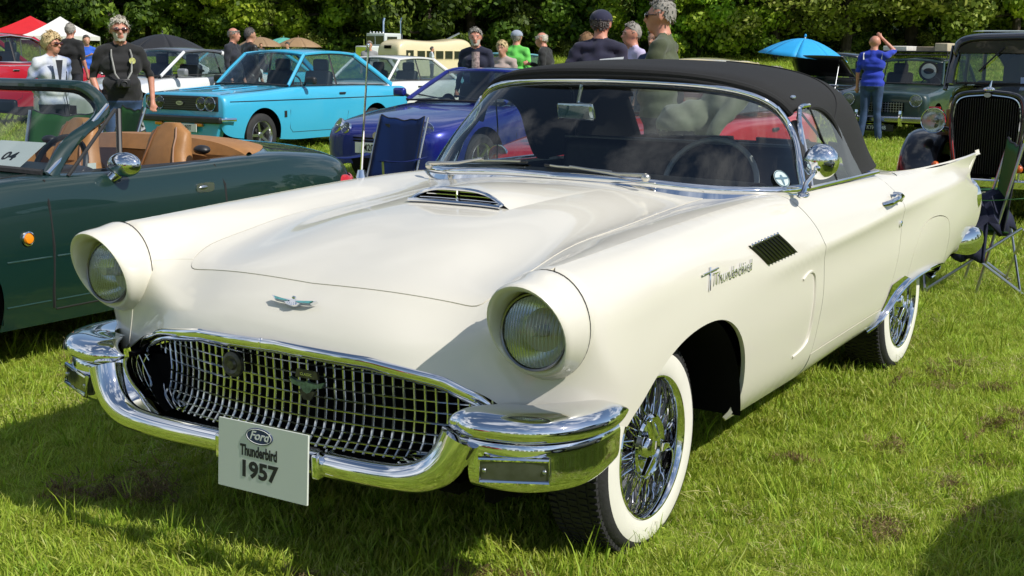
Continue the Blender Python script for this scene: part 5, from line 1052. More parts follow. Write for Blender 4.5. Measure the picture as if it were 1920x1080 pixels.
for sg in (1, -1):
    MB().tube([(sg*x, y, z) for x, y, z in ((.738, .67, .862), (.678, .92, 1.015), (.618, 1.13, 1.150))], .011, 8).build('frame_brightwork', M_CHROME, mx)
    tri = [(sg*.765, .76, .845), (sg*.66, 1.14, 1.13), (sg*.655, 1.165, 1.13), (sg*.745, 1.08, .845)]
    qg = MB().add(tri, [(0, 1, 2, 3)]).build('quarter_light', M_GLASSC, mx); MB().tube([tri[3], tri[2]], .014, 8).build('quarter_post', M_BLACK, qg); MB().tube([tri[0], tri[1]], .009, 6).build('quarter_seal', M_RUBBER, qg)
    MB().tube([(sg*(.70+.02*sin(pi*(v-.7)/1.3)), v, .855-.01*sin(v)) for v in np.linspace(.74, 1.95, 12)], .016, 8).build('door_capping', M_BLACK, mx)
    st = MB(); G2 = []
    for t in np.linspace(0, 1, 16):
        z = lerp(.32, 1.03, t); y = 1.62+.17*t; w = np.interp(t, [0, .5, .70, .80, .88, .94, .98, 1], [.23, .23, .165, .142, .140, .128, .10, .045]); th = np.interp(t, [0, .8, 1], [.10, .065, .03])
        G2.append([(sg*.36+w*np.sign(cos(a))*abs(cos(a))**.6, y+th*np.sign(sin(a))*abs(sin(a))**.7, z) for a in np.linspace(0, 2*pi, 24, endpoint=False)])
    st.grid(G2, closev=True).add(G2[-1], [tuple(range(24))]); so = st.build('seat', M_TAN, mx)
    for k in (-1, 1): MB().tube([(p[0]*1.0, p[1], p[2]) for p in [(sg*.36+k*np.interp(t, [0, .5, .70, .82, .95, 1], [.23, .23, .16, .128, .115, .06])*.72, 1.62+.17*t-np.interp(t, [0, .8, 1], [.10, .065, .03])*.96, lerp(.32, 1.03, t)) for t in np.linspace(.05, .97, 14)]], .006, 5).build('seat_piping', mat('tan_piping', (.22, .09, .03), rough=.5, var=.05), so)
    for zz in (.80, .795): MB().tube([(sg*.36+w*cos(a), 1.62+.17*.68+.075*sin(a), .80) for w in (.165,) for a in np.linspace(0, 2*pi, 24, endpoint=False)], .004, 4, close=True).build('headrest_seam', MATS['tan_piping'], so)
    bevel(MB().box((sg*.36, 1.34, .40), (.46, .52, .16)).build('seat_cushion', M_TAN, so), .05, 3)
tn = []
for t in np.linspace(0, 1, 14):
    row = []
    for x in np.linspace(-1, 1, 31):
        w = .715; y0 = 1.96; y1 = 2.44-.42*abs(x)**3.6; z = .890+.055*(1-t)*(1-abs(x)**3)+.02*sin(pi*t)-.03*abs(x)**6; row.append((w*x, lerp(y0-.05*(1-abs(x)**4)*1., y1, t), z if t > .05 else z-.08))
    tn.append(row)
MB().grid(tn).build('tonneau_cover', M_TAN, mx)
MB().grid([[(x, 1.92, z) for x in np.linspace(-.68, .68, 9)] for z in (.45, .86)]).build('rear_bulkhead', M_TAN, mx)
for sg in (1, -1):
    MB().grid([[(sg*.69, y, z) for y in np.linspace(.70, 1.95, 8)] for z in (.40, .85)]).build('door_card', M_TAN, mx)
    MB().ell((sg*.60, 1.76, .90), (.05, .04, .025), 8).build('roof_latch', M_BLACK, mx)
MB().box((0, 1.3, .38), (1.35, 1.4, .04)).build('cabin_floor', M_TRIM, mx)
bevel(MB().box((0, .86, .80), (1.34, .34, .14)).build('dashboard', M_BLACK, mx), .05, 3)
MB().tube([(.36+.18*cos(a), 1.04+.07*sin(a), .83+.16*sin(a)) for a in np.linspace(0, 2*pi, 28, endpoint=False)], .014, 8, close=True).build('steering_wheel', M_BLACK, mx)
rm_ = bevel(MB().box((0, 0, 0), (.24, .03, .07)).build('rear_view_mirror', M_BLACK, mx), .015, 3); rm_.location = (.0, 1.0, 1.13)
MB().tube([(.50, .50, .90), (.10, .54, .905), (-.10, .56, .92)], .010, 6).build('wiper', M_BLACK, mx)
cd = MB().box((0, 0, 0), (.30, .20, .003)).build('entry_card', mat('card_white', (.78, .78, .80), rough=.5, var=.02), None, smooth=False); tag(cd, 'white entry card numbered 04 on the dashboard of the green roadster', 'card'); cd.location = (-2.89, .62, .925); cd.rotation_euler = (rad(32), 0, rad(4))
text('card_number', '04', .085, M_INK, cd, frame((.02, -.02, .0025), (1, 0, 0), (0, 1, 0)), .001, bold=.002)
for sg in (1, -1): MB().lathe([(0, .05), (.02, .045), (.03, 0)], (sg*.66, 2.86, .66), 'y', 16).build('tail_lamp', M_RED, mx); q = BX.side(2.74, .62); 
tl_ = BX.side(2.70, .64); MB().ell((tl_.x-.012, 2.72, .64), (.03, .09, .07), 10).build('tail_lamp_side', M_RED, mx)
MB().box((.62, 1.02, .86), (.002, .05, .04)).build('window_sticker', mat('sticker_white', (.6, .66, .64), rough=.5, var=.05), mx)
# silver car in the next bay, beyond the frame's right edge; its shade falls on the grass
rows = [(-.80, .55, .62, .58, .48, .26, .6), (-.75, .72, .70, .62, .50, .22, .7), (-.2, .82, .82, .74, .54, .2), (.4, .84, .92, .86, .56, .2), (1.2, .845, .95, .89, .6, .2), (2.2, .84, .95, .89, .62, .22), (2.7, .78, .92, .86, .62, .3), (2.86, .66, .84, .78, .6, .38)]
std_car('silver grey sports saloon parked in the next bay', 3.45, -1.15, 0, paint('silver_grey_paint', (.20, .21, .22), metal=.5), rows, [(0, .31, .36), (2.3, .31, .36)], .31, .19, .84, [(.66, .62, .94), (.54, 1.15, 1.28), (.54, 1.9, 1.28), (.64, 2.5, .95)], name='parked_car', split=[1.5])
# red hatchback standing opposite, behind the photographer (mirrored in the chrome)
rr, B = std_car('red hatchback facing the white convertible from across the aisle', -1.4, -7.0, 0, MATS['bright_red_paint'], rows2, [(0, .30, .34), (2.3, .30, .34)], .29, .17, .79, [(.66, .55, .92), (.55, 1.05, 1.36), (.54, 2.3, 1.36), (.66, 2.85, .93)], name='parked_hatchback', rz=pi, split=[1.55])
# ================================================================ camp chairs
def tubes(L, r, n=6):
    q = MB()
    for a, b in L: q.tube([a, b], r, n)
    return q
def camp_chair(label, loc, rz, fabric, s=1., back_h=.92, metal=None, rec=.17):
    t = thing('camp_chair', label, 'chair', loc, rz, 'folding camp chairs on the grass'); metal = metal or M_STEEL
    bw = .25; bk = []
    for k in np.linspace(0, 1, 10):
        z = lerp(.40, back_h, k); y = .16+rec*k; bk.append([(bw*x*(1-.04*k)+.0, y+.045*(1-x*x)*(1-k*.5), z-.035*(1-x*x)*k**3+.006*sin(9*x+5*k)) for x in np.linspace(-1, 1, 15)])
    o = MB().grid(bk).build('back', fabric, t); m = o.modifiers.new('thickness', 'SOLIDIFY'); m.thickness = .006
    stt = MB().grid([[(.25*x, lerp(-.24, .19, k), .43-.05*(1-x*x)-.03*k) for x in np.linspace(-1, 1, 11)] for k in np.linspace(0, 1, 8)]).build('seat', fabric, t); m = stt.modifiers.new('thickness', 'SOLIDIFY'); m.thickness = .006
    MB().tube([p for p in bk[-1]], .008, 5).build('top_hem', mat('hem_dark', (.012, .013, .02), rough=.8, var=.1), o)
    for sg in (1, -1):
        MB().tube([bk[i][-1 if sg > 0 else 0] for i in range(10)], .007, 5).build('side_hem', MATS['hem_dark'], o)
        for nm, a, b in (('back_post', (sg*.27, .02, .0), (sg*.265, .175+rec, back_h)), ('front_leg', (sg*.27, -.26, .43), (sg*.28, .30, .02)), ('rear_leg', (sg*.28, .26, .43), (sg*.28, -.28, .02)), ('arm_post', (sg*.29, -.24, .40), (sg*.31, -.28, .61))): MB().tube([a, b], .0095, 7).build(nm, metal, t)
        MB().ell((sg*.28, -.28, .015), (.02, .02, .016), 6).build('foot', M_BLACK, t); MB().ell((sg*.28, .30, .015), (.02, .02, .016), 6).build('foot', M_BLACK, t)
        a = MB().grid([[(sg*(.31+.035*w), y, .615-.02*sin(pi*(y+.28)/.52)+.004*w) for w in (-1, 0, 1)] for y in np.linspace(-.29, .25, 9)]).build('arm_rest', fabric, t); m = a.modifiers.new('thickness', 'SOLIDIFY'); m.thickness = .005
    for y in (-.28, .28): MB().tube([(-.28, y, .03), (.28, y*.98, .42)], .008, 6).build('cross_brace', metal, t); MB().tube([(.28, y, .03), (-.28, y*.98, .42)], .008, 6).build('cross_brace', metal, t)
    t.scale = (s, s, s); return t
M_NAVYF = leafmat('royal_blue_nylon', [(.008, .020, .135), (.008, .020, .135)], trans=.25)
M_GRNF = leafmat('green_nylon', [(.045, .16, .045), (.045, .16, .045)], trans=.5)
c_ = camp_chair('royal blue camp chair standing in front of the dark blue convertible', (-4.04, 4.90, 0), rad(-4), M_NAVYF, .95, .94)
MB().box((-.17, .315, .855), (.07, .004, .028)).build('maker_tag', M_BLACK, c_)
camp_chair('tall green camp chair with a blue jacket on its seat behind the white tail fin', (.53, 4.97, 0), rad(-70), M_GRNF, .98, .94, rec=.06)
camp_chair('green camp chair seen through the green roadster windscreen', (-5.2, 2.65, 0), rad(25), M_GRNF, 1.05, .92)
camp_chair('green camp chair beyond the quarter light of the green roadster', (-7.1, 4.75, 0), rad(-20), M_GRNF, 1.0, .88)
jk = MB(); Gj = []
for k in np.linspace(0, 1, 12):
    Gj.append([(.56+.19*x+.02*sin(11*k+3*x), 4.92-.20+.36*k, .50+.10*sin(pi*k)*(1-x*x*.5)+.03*sin(8*x+7*k)-.16*max(0, abs(x)-.7)/.3) for x in np.linspace(-1, 1, 14)])
for k in np.linspace(.1, 1, 6): Gj.insert(0, [(.56+.13*x, 4.70-.03*k+.02*sin(9*x), .46-.24*k+.015*sin(7*x+5*k)) for x in np.linspace(-1, 1, 14)])
jo = jk.grid(Gj).build('folded_jacket', mat('dark_navy_cloth', (.008, .010, .035), rough=.8, var=.2, bump=.2, bscale=40), None); m = jo.modifiers.new('thickness', 'SOLIDIFY'); m.thickness = .02; tag(jo, 'dark navy jacket lying over the green camp chair seat', 'jacket')
# ================================================================ parasols, gazebos, bus, lorry
def parasol(label, loc, r, h, col, rib=8, drop=.42, name='beach_umbrella', tilt=(0, 0), white=None):
    t = thing(name, label, 'umbrella', loc); cm = mat(col[0], col[1], rough=.6, var=.04, vscale=4, trans=0)
    for k in range(rib):
        g = []
        for i in np.linspace(0, 1, 8):
            row = []
            for j in np.linspace(0, 1, 7):
                a = 2*pi*(k+j)/rib; rr = r*i*(1-.05*sin(pi*j)*i); row.append((rr*cos(a), rr*sin(a), h-drop*i**1.7*(1-.0)+.03*i*sin(pi*j)*-.3))
            g.append(row)
        o = MB().grid(g).build('canopy_panel', cm, t); m = o.modifiers.new('thickness', 'SOLIDIFY'); m.thickness = .004
        a = 2*pi*k/rib; MB().tube([(r*i*cos(a), r*i*sin(a), h-.012-drop*i**1.7) for i in np.linspace(0, 1, 6)], .006, 4).build('rib', M_STEEL, t)
    MB().tube([(0, 0, 0), (0, 0, h+.05)], .018, 8).build('pole', white or M_STEEL, t); MB().ell((0, 0, h+.05), (.025, .025, .04), 6).build('finial', cm, t)
    t.rotation_euler = (tilt[0], tilt[1], .2); return t
parasol('bright azure beach parasol standing on a thin white pole', (-7.25, 23.2, 0), .93, 1.74, ('azure_canopy', (.02, .36, .74)), white=MATS['white_print'], drop=.38, tilt=(.0, .10))
parasol('black umbrella opened on the grass beyond the white coupe', (-23.3, 20.8, .75), 1.35, .98, ('black_canopy', (.02, .02, .022)), drop=.55)
for k, (x, y, cl, lab) in enumerate(((-46.0, 49.0, (.30, .19, .10), 'tan stall parasol at the left of the distant stalls'), (-46.7, 51.6, (.10, .42, .33), 'sea green stall parasol between two tan ones'), (-44.6, 50.4, (.32, .20, .10), 'tan stall parasol at the right of the distant stalls'))):
    parasol(lab, (x, y, -.1), 1.3, 2.05, ('stall_canopy_%d' % k, cl), drop=.5, name='stall_parasol')
def gazebo(label, loc, col, s=1.5):
    t = thing('gazebo', label, 'gazebo', loc, rad(35)); cm = mat(col[0], col[1], rough=.6, var=.04, vscale=2)
    for k in range(4):
        R = Matrix.Rotation(k*pi/2, 3, 'Z'); g = [[R @ Vector((lerp(-s, s, j)*(1-i), -s*(1-i), 2.02+.95*i**1.25)) for j in np.linspace(0, 1, 7)] for i in np.linspace(0, 1, 7)]
        MB().grid(g).build('roof_panel', cm, t); MB().grid([[R @ Vector((lerp(-s, s, j), -s*1.002, z)) for j in np.linspace(0, 1, 7)] for z in (1.82, 2.02)]).build('valance', cm, t)
        p = R @ Vector((s, s, 0)); MB().tube([p, p+Vector((0, 0, 2.0))], .03, 6).build('leg', M_STEEL, t)
    t.scale = (.86, .86, .86); return t
gazebo('red pop-up gazebo at the far left of the field', (-48.2, 36.3, .15), ('red_gazebo_cloth', (.62, .015, .02)), 1.9)
gazebo('white pop-up gazebo beside the red one', (-43.6, 34.2, .05), ('white_gazebo_cloth', (.78, .76, .72)), 1.5)
bs = thing('old_bus', 'cream vintage bus parked before the dark trees', 'bus', (-53.6, 71.4, -.93), rad(-8)); P_CRM = paint('bus_cream_paint', (.72, .62, .40), coat=.6)
brow = [(-1.2, .92, 2.30), (-1.15, 1.02, 2.62), (-.9, 1.08, 2.86), (.5, 1.10, 2.98), (4.0, 1.10, 2.98), (6.2, 1.08, 2.92), (6.5, 1.0, 2.6)]
bg_ = loft([[(0, y, zt), (w*.6, y, zt-.03), (w*.9, y, zt-.16), (w, y, zt-.42), (w*1.02, y, 1.5), (w*1.02, y, .9), (w, y, .45)] for y, w, zt in brow], 40, 30)
cutbody(bg_, [(0, .45, .50), (4.2, .45, .50)], 'body', P_CRM, bs)
BB = Body(bg_)
for sg in (1, -1):
    for k in range(6): y0 = .55+.95*k; pts = [(y0, 1.62), (y0+.80, 1.62), (y0+.80, 2.22), (y0, 2.22)]; w_ = MB().add([(sg*(BB.side(y, z).x+.012), y, z) for y, z in pts], [(0, 1, 2, 3)]).build('window', mat('bus_glass_dark', (.02, .022, .024), rough=.08, coat=1, var=.1), bs); MB().tube([(sg*(BB.side(y, z).x+.015), y, z) for y, z in pts], .03, 4, close=True).build('window_frame', P_CRM, w_)
    MB().add([(sg*(BB.side(y, z).x+.01), y, z) for y, z in ((-.55, .6), (.2, .6), (.2, 2.25), (-.55, 2.25))], [(0, 1, 2, 3)]).build('cab_door', MATS['bus_glass_dark'], bs)
    for y in (0, 4.2): wheel(bs, (sg*.92, y, .45), sg, .45, .26)
    MB().lathe([(0, .14), (-.04, .12), (-.05, 0)], (sg*.62, -1.24, .95), 'y', 16).build('headlight', M_REFL, bs)
fw = [(x, BB.front(x, z).y-.012, z) for x, z in [(lerp(-.80, .80, j), 1.62) for j in np.linspace(0, 1, 8)]+[(lerp(.78, -.78, j), 2.20) for j in np.linspace(0, 1, 8)]]
MB().add(fw, [tuple(range(16))]).build('windscreen', MATS['bus_glass_dark'], bs); MB().box((0, -1.20, 2.46), (.62, .14, .22)).build('destination_blind', M_VOID, bs)
MB().box((0, -1.24, .62), (1.9, .1, .16)).build('front_bumper', M_CHROME, bs); MB().box((0, -1.21, 1.1), (.7, .06, .55)).build('grille', M_STEEL, bs)
lr_ = thing('recovery_truck', 'white cabbed truck with chrome exhaust stacks behind the cream bus', 'truck', (-59.6, 76.6, -.75), rad(-10)); P_TRK = paint('truck_pale_paint', (.62, .66, .64), coat=.6)
bevel(MB().box((0, .6, 2.45), (2.1, 1.7, 1.7)).build('cab', P_TRK, lr_), .08, 2); bevel(MB().box((0, -.9, 1.75), (1.5, 1.5, 1.2)).build('bonnet', P_TRK, lr_), .1, 2); MB().box((0, -1.68, 1.7), (1.1, .08, 1.1)).build('grille', M_CHROME, lr_)
for x in (-.5, .5): MB().box((x, -.27, 2.78), (.88, .03, .62)).build('windscreen_pane', MATS['bus_glass_dark'], lr_)
for x in (-.7, -.35, 0, .35, .7): MB().ell((x, -.1, 3.36), (.09, .09, .07), 6).build('cab_lamp', M_REFL, lr_)
for sg in (1, -1):
    MB().tube([(sg*.98, 1.5, 1.0), (sg*.98, 1.5, 4.2), (sg*1.0, 1.6, 4.45)], [.09, .09, .11], 8).build('exhaust_stack', M_CHROME, lr_); MB().box((sg*1.35, -.1, 2.6), (.08, .18, .5)).build('mirror', M_CHROME, lr_); MB().box((sg*1.06, .5, 2.75), (.03, 1.0, .6)).build('side_window', MATS['bus_glass_dark'], lr_)
    for y in (-1.0, 3.4, 4.6): wheel(lr_, (sg*.95, y, .5), sg, .5, .3)
MB().box((0, 3.2, 1.0), (1.0, 5.5, .3)).build('chassis', M_BLACK, lr_); bevel(MB().box((0, 4.0, 1.9), (2.1, 3.0, 1.3)).build('rear_body', paint('truck_cream', (.66, .55, .36)), lr_), .05); MB().tube([(1.0, 4.5, 2.2), (1.6, 7.2, 3.4)], .08, 6).build('crane_jib', M_STEEL, lr_)
# ================================================================ people
SKIN = mat('skin', (.52, .27, .18), rough=.5, var=.10, vscale=14, spec=.4); SKIN2 = mat('skin_ruddy', (.56, .25, .17), rough=.5, var=.10, vscale=14)
M_SHOE = mat('dark_shoe', (.02, .018, .016), rough=.5, var=.2)
M_JEAN = mat('blue_denim', (.030, .060, .135), rough=.8, var=.30, vscale=7, bump=.25, bscale=26); M_DKTR = mat('dark_trousers', (.022, .024, .032), rough=.8, var=.2, bump=.2, bscale=26)
def cloth(n, c, var=.12): return mat(n, c, rough=.85, var=var, vscale=6, bump=.45, bscale=11, sheen=.15)
def cone(mb, a, b, ra, rb, n=12):
    a, b = Vector(a), Vector(b); d = (b-a); L = d.length; t = d.normalized() if L > 1e-6 else Vector((0, 0, 1)); P, R = [], []
    for k in range(5): th = -pi/2+pi/2*k/4; P.append(a+t*ra*sin(th)); R.append(max(.001, ra*cos(th)))
    for k in range(5): th = pi/2*k/4; P.append(b+t*rb*sin(th)); R.append(max(.001, rb*cos(th)))
    Q = MB(); ref = t.orthogonal().normalized(); bb = t.cross(ref); rows = [[p+ref*cos(2*pi*j/n)*r+bb*sin(2*pi*j/n)*r for j in range(n)] for p, r in zip(P, R)]
    k0 = len(mb.v); mb.grid(rows, closev=True); mb.f += [tuple(k0+j for j in range(n))[::-1], tuple(k0+9*n+j for j in range(n))]; mb.m += [0, 0]
POSES = {'down': ((.235, .02, 1.17), (.25, -.06, .93)), 'hip': ((.30, .06, 1.20), (.20, -.10, 1.06)), 'pocket': ((.27, .06, 1.16), (.21, -.05, .95)), 'behind': ((.26, .10, 1.18), (.08, .17, 1.02)),
         'chest': ((.24, -.05, 1.18), (.04, -.27, 1.28)), 'visor': ((.40, -.20, 1.58), (.13, -.16, 1.70)), 'read': ((.23, -.08, 1.16), (.10, -.32, 1.22))}
def person(label, x, y, rz, H, top, trousers=M_DKTR, arms=('down', 'down'), sleeve='short', fat=1., hair=None, hairstyle='short', skin=SKIN, head_turn=0., cap=None, glasses=None, beard=None, lean=0., vox=.016, z=0., stance=.0, collar=None, extras=None, smile=0):
    S_ = H/1.75; t = thing('person', label, 'person', (x, y, z), rz, 'visitors at the car show'); pr = []
    def A(lab, a, b, ra, rb): pr.append((lab, Vector(a), Vector(b), ra, rb))
    Rl = Matrix.Rotation(lean, 3, 'X'); pv = Vector((0, .0, .98))
    def U(p): return pv+Rl @ (Vector(p)-pv)
    for sg in (1, -1):
        hx = sg*.095; fx = sg*(.115+.03*(stance != 0)); fy = sg*stance
        A('tr', (hx, .0, .92), (sg*.10, -.01+fy*.5, .50), .098*fat**.5, .066); A('tr', (sg*.10, -.01+fy*.5, .50), (fx, .02+fy, .10), .066, .060)
        A('sh', (fx, .035+fy, .045), (fx+sg*.025, -.15+fy, .035), .045, .036)
    A('tr', (-.06, 0, .96), (.06, 0, .96), .125*fat, .125*fat)
    A('to', U((-.045, -.01-.03*(fat-1)*4, 1.08)), U((.045, -.01-.03*(fat-1)*4, 1.08)), .122*fat*1.02, .122*fat*1.02)
    A('to', U((-.075, .0, 1.28)), U((.075, .0, 1.28)), .118*fat**.6, .118*fat**.6); A('to', U((-.145, .015, 1.43)), U((.145, .015, 1.43)), .066, .066); A('to', U((0, .02, 1.36)), U((0, .01, 1.47)), .10, .07)
    A('sk', U((0, .012, 1.46)), U((0, -.01, 1.56)), .064, .060)
    for sg in (1, -1): A('to', U((sg*.05, .015, 1.475)), U((sg*.165, .015, 1.43)), .046, .060)
    hc = U((0, -.022, 1.632)); Rh = Rl @ Matrix.Rotation(head_turn, 3, 'Z')
    def Hd(p): return hc+Rh @ (Vector(p)*1.03)
    A('sk', Hd((0, .015, .025)), Hd((0, .0, .012)), .092, .089); A('sk', Hd((0, -.025, -.03)), Hd((0, -.040, -.072)), .070, .046); A('sk', Hd((0, -.085, .0)), Hd((0, -.105, -.022)), .012, .017)
    A('sk', Hd((-.02, -.082, -.062)), Hd((.02, -.082, -.062)), .013, .013); A('sk', Hd((-.035, -.075, .022)), Hd((.035, -.075, .022)), .014, .014)
    for sg in (1, -1): A('sk', Hd((sg*.083, .012, .018)), Hd((sg*.085, .015, -.025)), .013, .010)
    for sg, nm in ((1, arms[0]), (-1, arms[1])):
        e, w = POSES[nm] if isinstance(nm, str) else nm
        sh = U((sg*.185, .015, 1.42)); e = U((sg*e[0]*(.85+.15*fat), e[1], e[2])); w = U((sg*w[0]*(.85+.15*fat), w[1], w[2])); el = 'to'
        A('to', sh, lerp(sh, e, .62), .066, .055); A('to' if sleeve != 'none' else 'sk', lerp(sh, e, .5), e, .054 if sleeve == 'long' else .045, .046 if sleeve == 'long' else .040)
        A('to' if sleeve == 'long' else 'sk', e, w, .044 if sleeve == 'long' else .039, .036 if sleeve == 'long' else .027)
        d = (w-e).normalized(); hb = w+d*.05; side = d.cross(Vector((0, 1, 0))).normalized() if abs(d.y) < .9 else d.cross(Vector((0, 0, 1))).normalized()
        A('sk', w+d*.01, hb+d*.02, .026, .033)
        for f in range(4): off = side*(.030-.02*f)*1.0; fl = (.075, .085, .08, .062)[f]; A('sk', hb+off*.9+d*.02, hb+off+d*(.02+fl*.8)+Vector((0, -.012, 0)), .0098, .0085)
        A('sk', hb+side*.02, hb+side*.052+d*.035, .012, .009)
    mb = MB()
    for q in pr: cone(mb, *q[1:])
    me = mb.mesh('body', SKIN, fix=False); tmp = bpy.data.objects.new('tmp', me); COL.objects.link(tmp)
    m = tmp.modifiers.new('r', 'REMESH'); m.mode = 'VOXEL'; m.voxel_size = vox; m = tmp.modifiers.new('s', 'SMOOTH'); m.factor = .5; m.iterations = 6
    dg = bpy.context.evaluated_depsgraph_get(); me2 = bpy.data.meshes.new_from_object(tmp.evaluated_get(dg)); bpy.data.objects.remove(tmp); bpy.data.meshes.remove(me); me2.name = 'body'
    n = len(me2.polygons); C_ = np.zeros(n*3); me2.polygons.foreach_get('center', C_); C_ = C_.reshape(-1, 3); best = np.full(n, 9.); lab = np.zeros(n, int); idx = {'sk': 0, 'to': 1, 'tr': 2, 'sh': 3}
    for l_, a, b, ra, rb in pr:
        a, b = np.array(a), np.array(b); ab = b-a; tt = np.clip(((C_-a)@ab)/(ab@ab+1e-9), 0, 1); d = np.linalg.norm(C_-(a+tt[:, None]*ab), axis=1)-(ra+(rb-ra)*tt); k = d < best; best[k] = d[k]; lab[k] = idx[l_]
    hem = .90
    lab[(lab == 2) & (C_[:, 2] > hem) & (C_[:, 2] > .93)] = 1
    nv = len(me2.vertices); X = np.zeros(nv*3); me2.vertices.foreach_get('co', X); X = X.reshape(-1, 3); Nv = np.zeros(nv*3); me2.vertices.foreach_get('normal', Nv); Nv = Nv.reshape(-1, 3); lv = np.zeros(nv, int)
    for pi_, pl in enumerate(me2.polygons):
        for vi in pl.vertices: lv[vi] = lab[pi_]
    ph = x*1.7+y; x_, y_, z_ = X.T; fo = np.sin(34*z_+11*x_+3*np.sin(13*y_+ph)+ph)*np.sin(17*x_-9*z_+2*np.sin(8*z_+ph))+.6*np.sin(55*z_-20*x_+ph*2+3*np.sin(9*x_)); fo = np.where(lv == 2, .5*np.sin(12*z_+30*x_+ph)*np.sin(21*z_+4*np.sin(6*z_+ph)), fo); wt_ = np.where(lv == 1, .0060, np.where(lv == 2, .0045, 0)); X = X+Nv*(wt_*fo)[:, None]; me2.vertices.foreach_set('co', X.ravel()); me2.update()
    me2.materials.clear()
    for m in (skin, top, trousers, M_SHOE): me2.materials.append(m)
    me2.polygons.foreach_set('material_index', lab); me2.polygons.foreach_set('use_smooth', [True]*n)
    body = link(bpy.data.objects.new('body', me2), t)
    for sg in (1, -1):
        MB().ell(Hd((sg*.032, -.079, .006)), (.0095, .006, .006), 6).build('eye', mat('eye_dark', (.02, .015, .012), rough=.2, var=.1), t)
    if hair and (not cap or hairstyle == 'fringe'):
        g = []; rnd = random.Random(int(x*100)); big = {'curly': 1.26, 'short': 1.06, 'bob': 1.12, 'full': 1.13, 'fringe': 1.04}[hairstyle]
        for i in range(15):
            row = []
            for j in range(30):
                a = 2*pi*j/30; fr_ = .5+.5*cos(a+pi/2+pi)   # 1 at the front (-y)
                fr_ = .5-.5*sin(a); lo = {'curly': lerp(2.55, 1.12, fr_**1.5), 'bob': lerp(2.6, 1.1, fr_**1.7), 'full': lerp(2.45, .95, fr_**1.1), 'short': lerp(2.35, .85, fr_**1.1), 'fringe': lerp(2.35, 1.30, fr_)}[hairstyle]; st = 1.15 if hairstyle == 'fringe' and not cap else (1.25 if cap else 0.); st = min(st, lo-.02)
                th = lerp(st, lo, i/14); wv = .5*sin(3*a+2.2*th+x*3)+.5*sin(7*a-4*th+y*2); r = .0905*big*(1+rnd.uniform(-.04, .04)*(2.2 if hairstyle == 'curly' else 1.1)+.045*wv*(1.6 if hairstyle in ('curly', 'full') else .8)); r = r*(.93 if i == 14 else 1)
                row.append(Hd((r*.90*sin(th)*cos(a), .012+r*1.04*sin(th)*sin(a), .026+r*1.06*cos(th))))
            g.append(row)
        mbh = MB().grid(g, closev=True); hcv = hc
        for _ in range(240 if vox < .015 else 120):     # loose locks break up the outline
            i = rnd.randint(0, 14); j = rnd.randint(0, 29); p = Vector(g[i][j]); nn = (p-hcv).normalized(); dn = (Vector((0, 0, -1))+Vector((rnd.gauss(0, .5), rnd.gauss(0, .5), rnd.gauss(0, .3)))); dn = (dn-nn*dn.dot(nn)).normalized(); w = dn.cross(nn)*rnd.uniform(.004, .008); Lk = rnd.uniform(.018, .042)*(1.25 if hairstyle in ('curly', 'full', 'bob') else .75)
            q0 = p-nn*.004; q1 = p+dn*Lk*.5+nn*rnd.uniform(.004, .012); q2 = p+dn*Lk+nn*rnd.uniform(-.004, .008); mbh.add([q0-w, q0+w, q1+w*.9, q1-w*.9, q2], [(0, 1, 2, 3), (3, 2, 4)])
        mbh.build('hair', hair, t, fix=False)
    if vox < .02:
        for sg in (1, -1): MB().tube([Hd((sg*.018, -.086, .026)), Hd((sg*.036, -.086, .031)), Hd((sg*.052, -.074, .024))], .0038, 5).build('eyebrow', hair or GREY, t)
        MB().ell(Hd((0, -.0885, -.060)), (.020, .006, .005), 6).build('mouth', mat('lips', (.30, .10, .08), rough=.5, var=.1), t)
    if beard:
        rb_ = random.Random(3); g = [[Hd((.072*sin(a)*(1-.30*k), -.022-.066*cos(a)*(1-.12*k)+rb_.uniform(-.004, .004), -.050-.030*abs(sin(a*1.1))*(1-k)*-1.2-.052*k+rb_.uniform(-.004, .004))) for a in np.linspace(-1.5, 1.5, 15)] for k in np.linspace(0, 1, 6)]
        MB().grid(g).build('beard', beard, t)
    if cap:
        g = [[Hd((.098*sin(th)*cos(a), .010+.108*sin(th)*sin(a), .045+.085*cos(th))) for a in np.linspace(0, 2*pi, 24, endpoint=False)] for th in np.linspace(0.01, pi/2+.12, 9)]
        o = MB().grid(g, closev=True).build('cap', cap, t); MB().grid([[Hd((.085*sin(a)*(1+.0*k), -.085-.075*k*cos(a*.8)+.02*(1-cos(a)), .040-.018*k)) for a in np.linspace(-1.1, 1.1, 9)] for k in np.linspace(0, 1, 4)]).build('cap_peak', cap, o)
    if glasses:
        gm = mat('dark_lens_red', (.05, .008, .008), rough=.08, coat=1, var=.1) if glasses == 'sun' else M_REFL
        q = MB()
        for sg in (1, -1): q.ell(Hd((sg*.036, -.094, .006)), (.030, .006, .020), 8)
        o = q.build('glasses', gm, t); o['kind'] = 'thing'
        MB().tube([Hd((-.084, .01, .012)), Hd((-.072, -.08, .012)), Hd((0, -.099, .012)), Hd((.072, -.08, .012)), Hd((.084, .01, .012))], .0035, 5).build('glasses_frame', M_BLACK, o)
    t.scale = (S_, S_, S_); return t, U, Hd
GREY = mat('grey_hair', (.27, .25, .22), rough=.8, var=.14, vscale=18, bump=.25, bscale=45); WHITEH = mat('white_hair', (.50, .46, .38), rough=.8, var=.14, vscale=18, bump=.25, bscale=45); BLOND = mat('blonde_hair', (.55, .42, .22), rough=.8, var=.14, vscale=18, bump=.25, bscale=45); DARKH = mat('dark_grey_hair', (.09, .08, .075), rough=.8, var=.14, vscale=18, bump=.25, bscale=45); BROWNH = mat('brown_hair', (.20, .11, .05), rough=.8, var=.14, vscale=18, bump=.25, bscale=45)
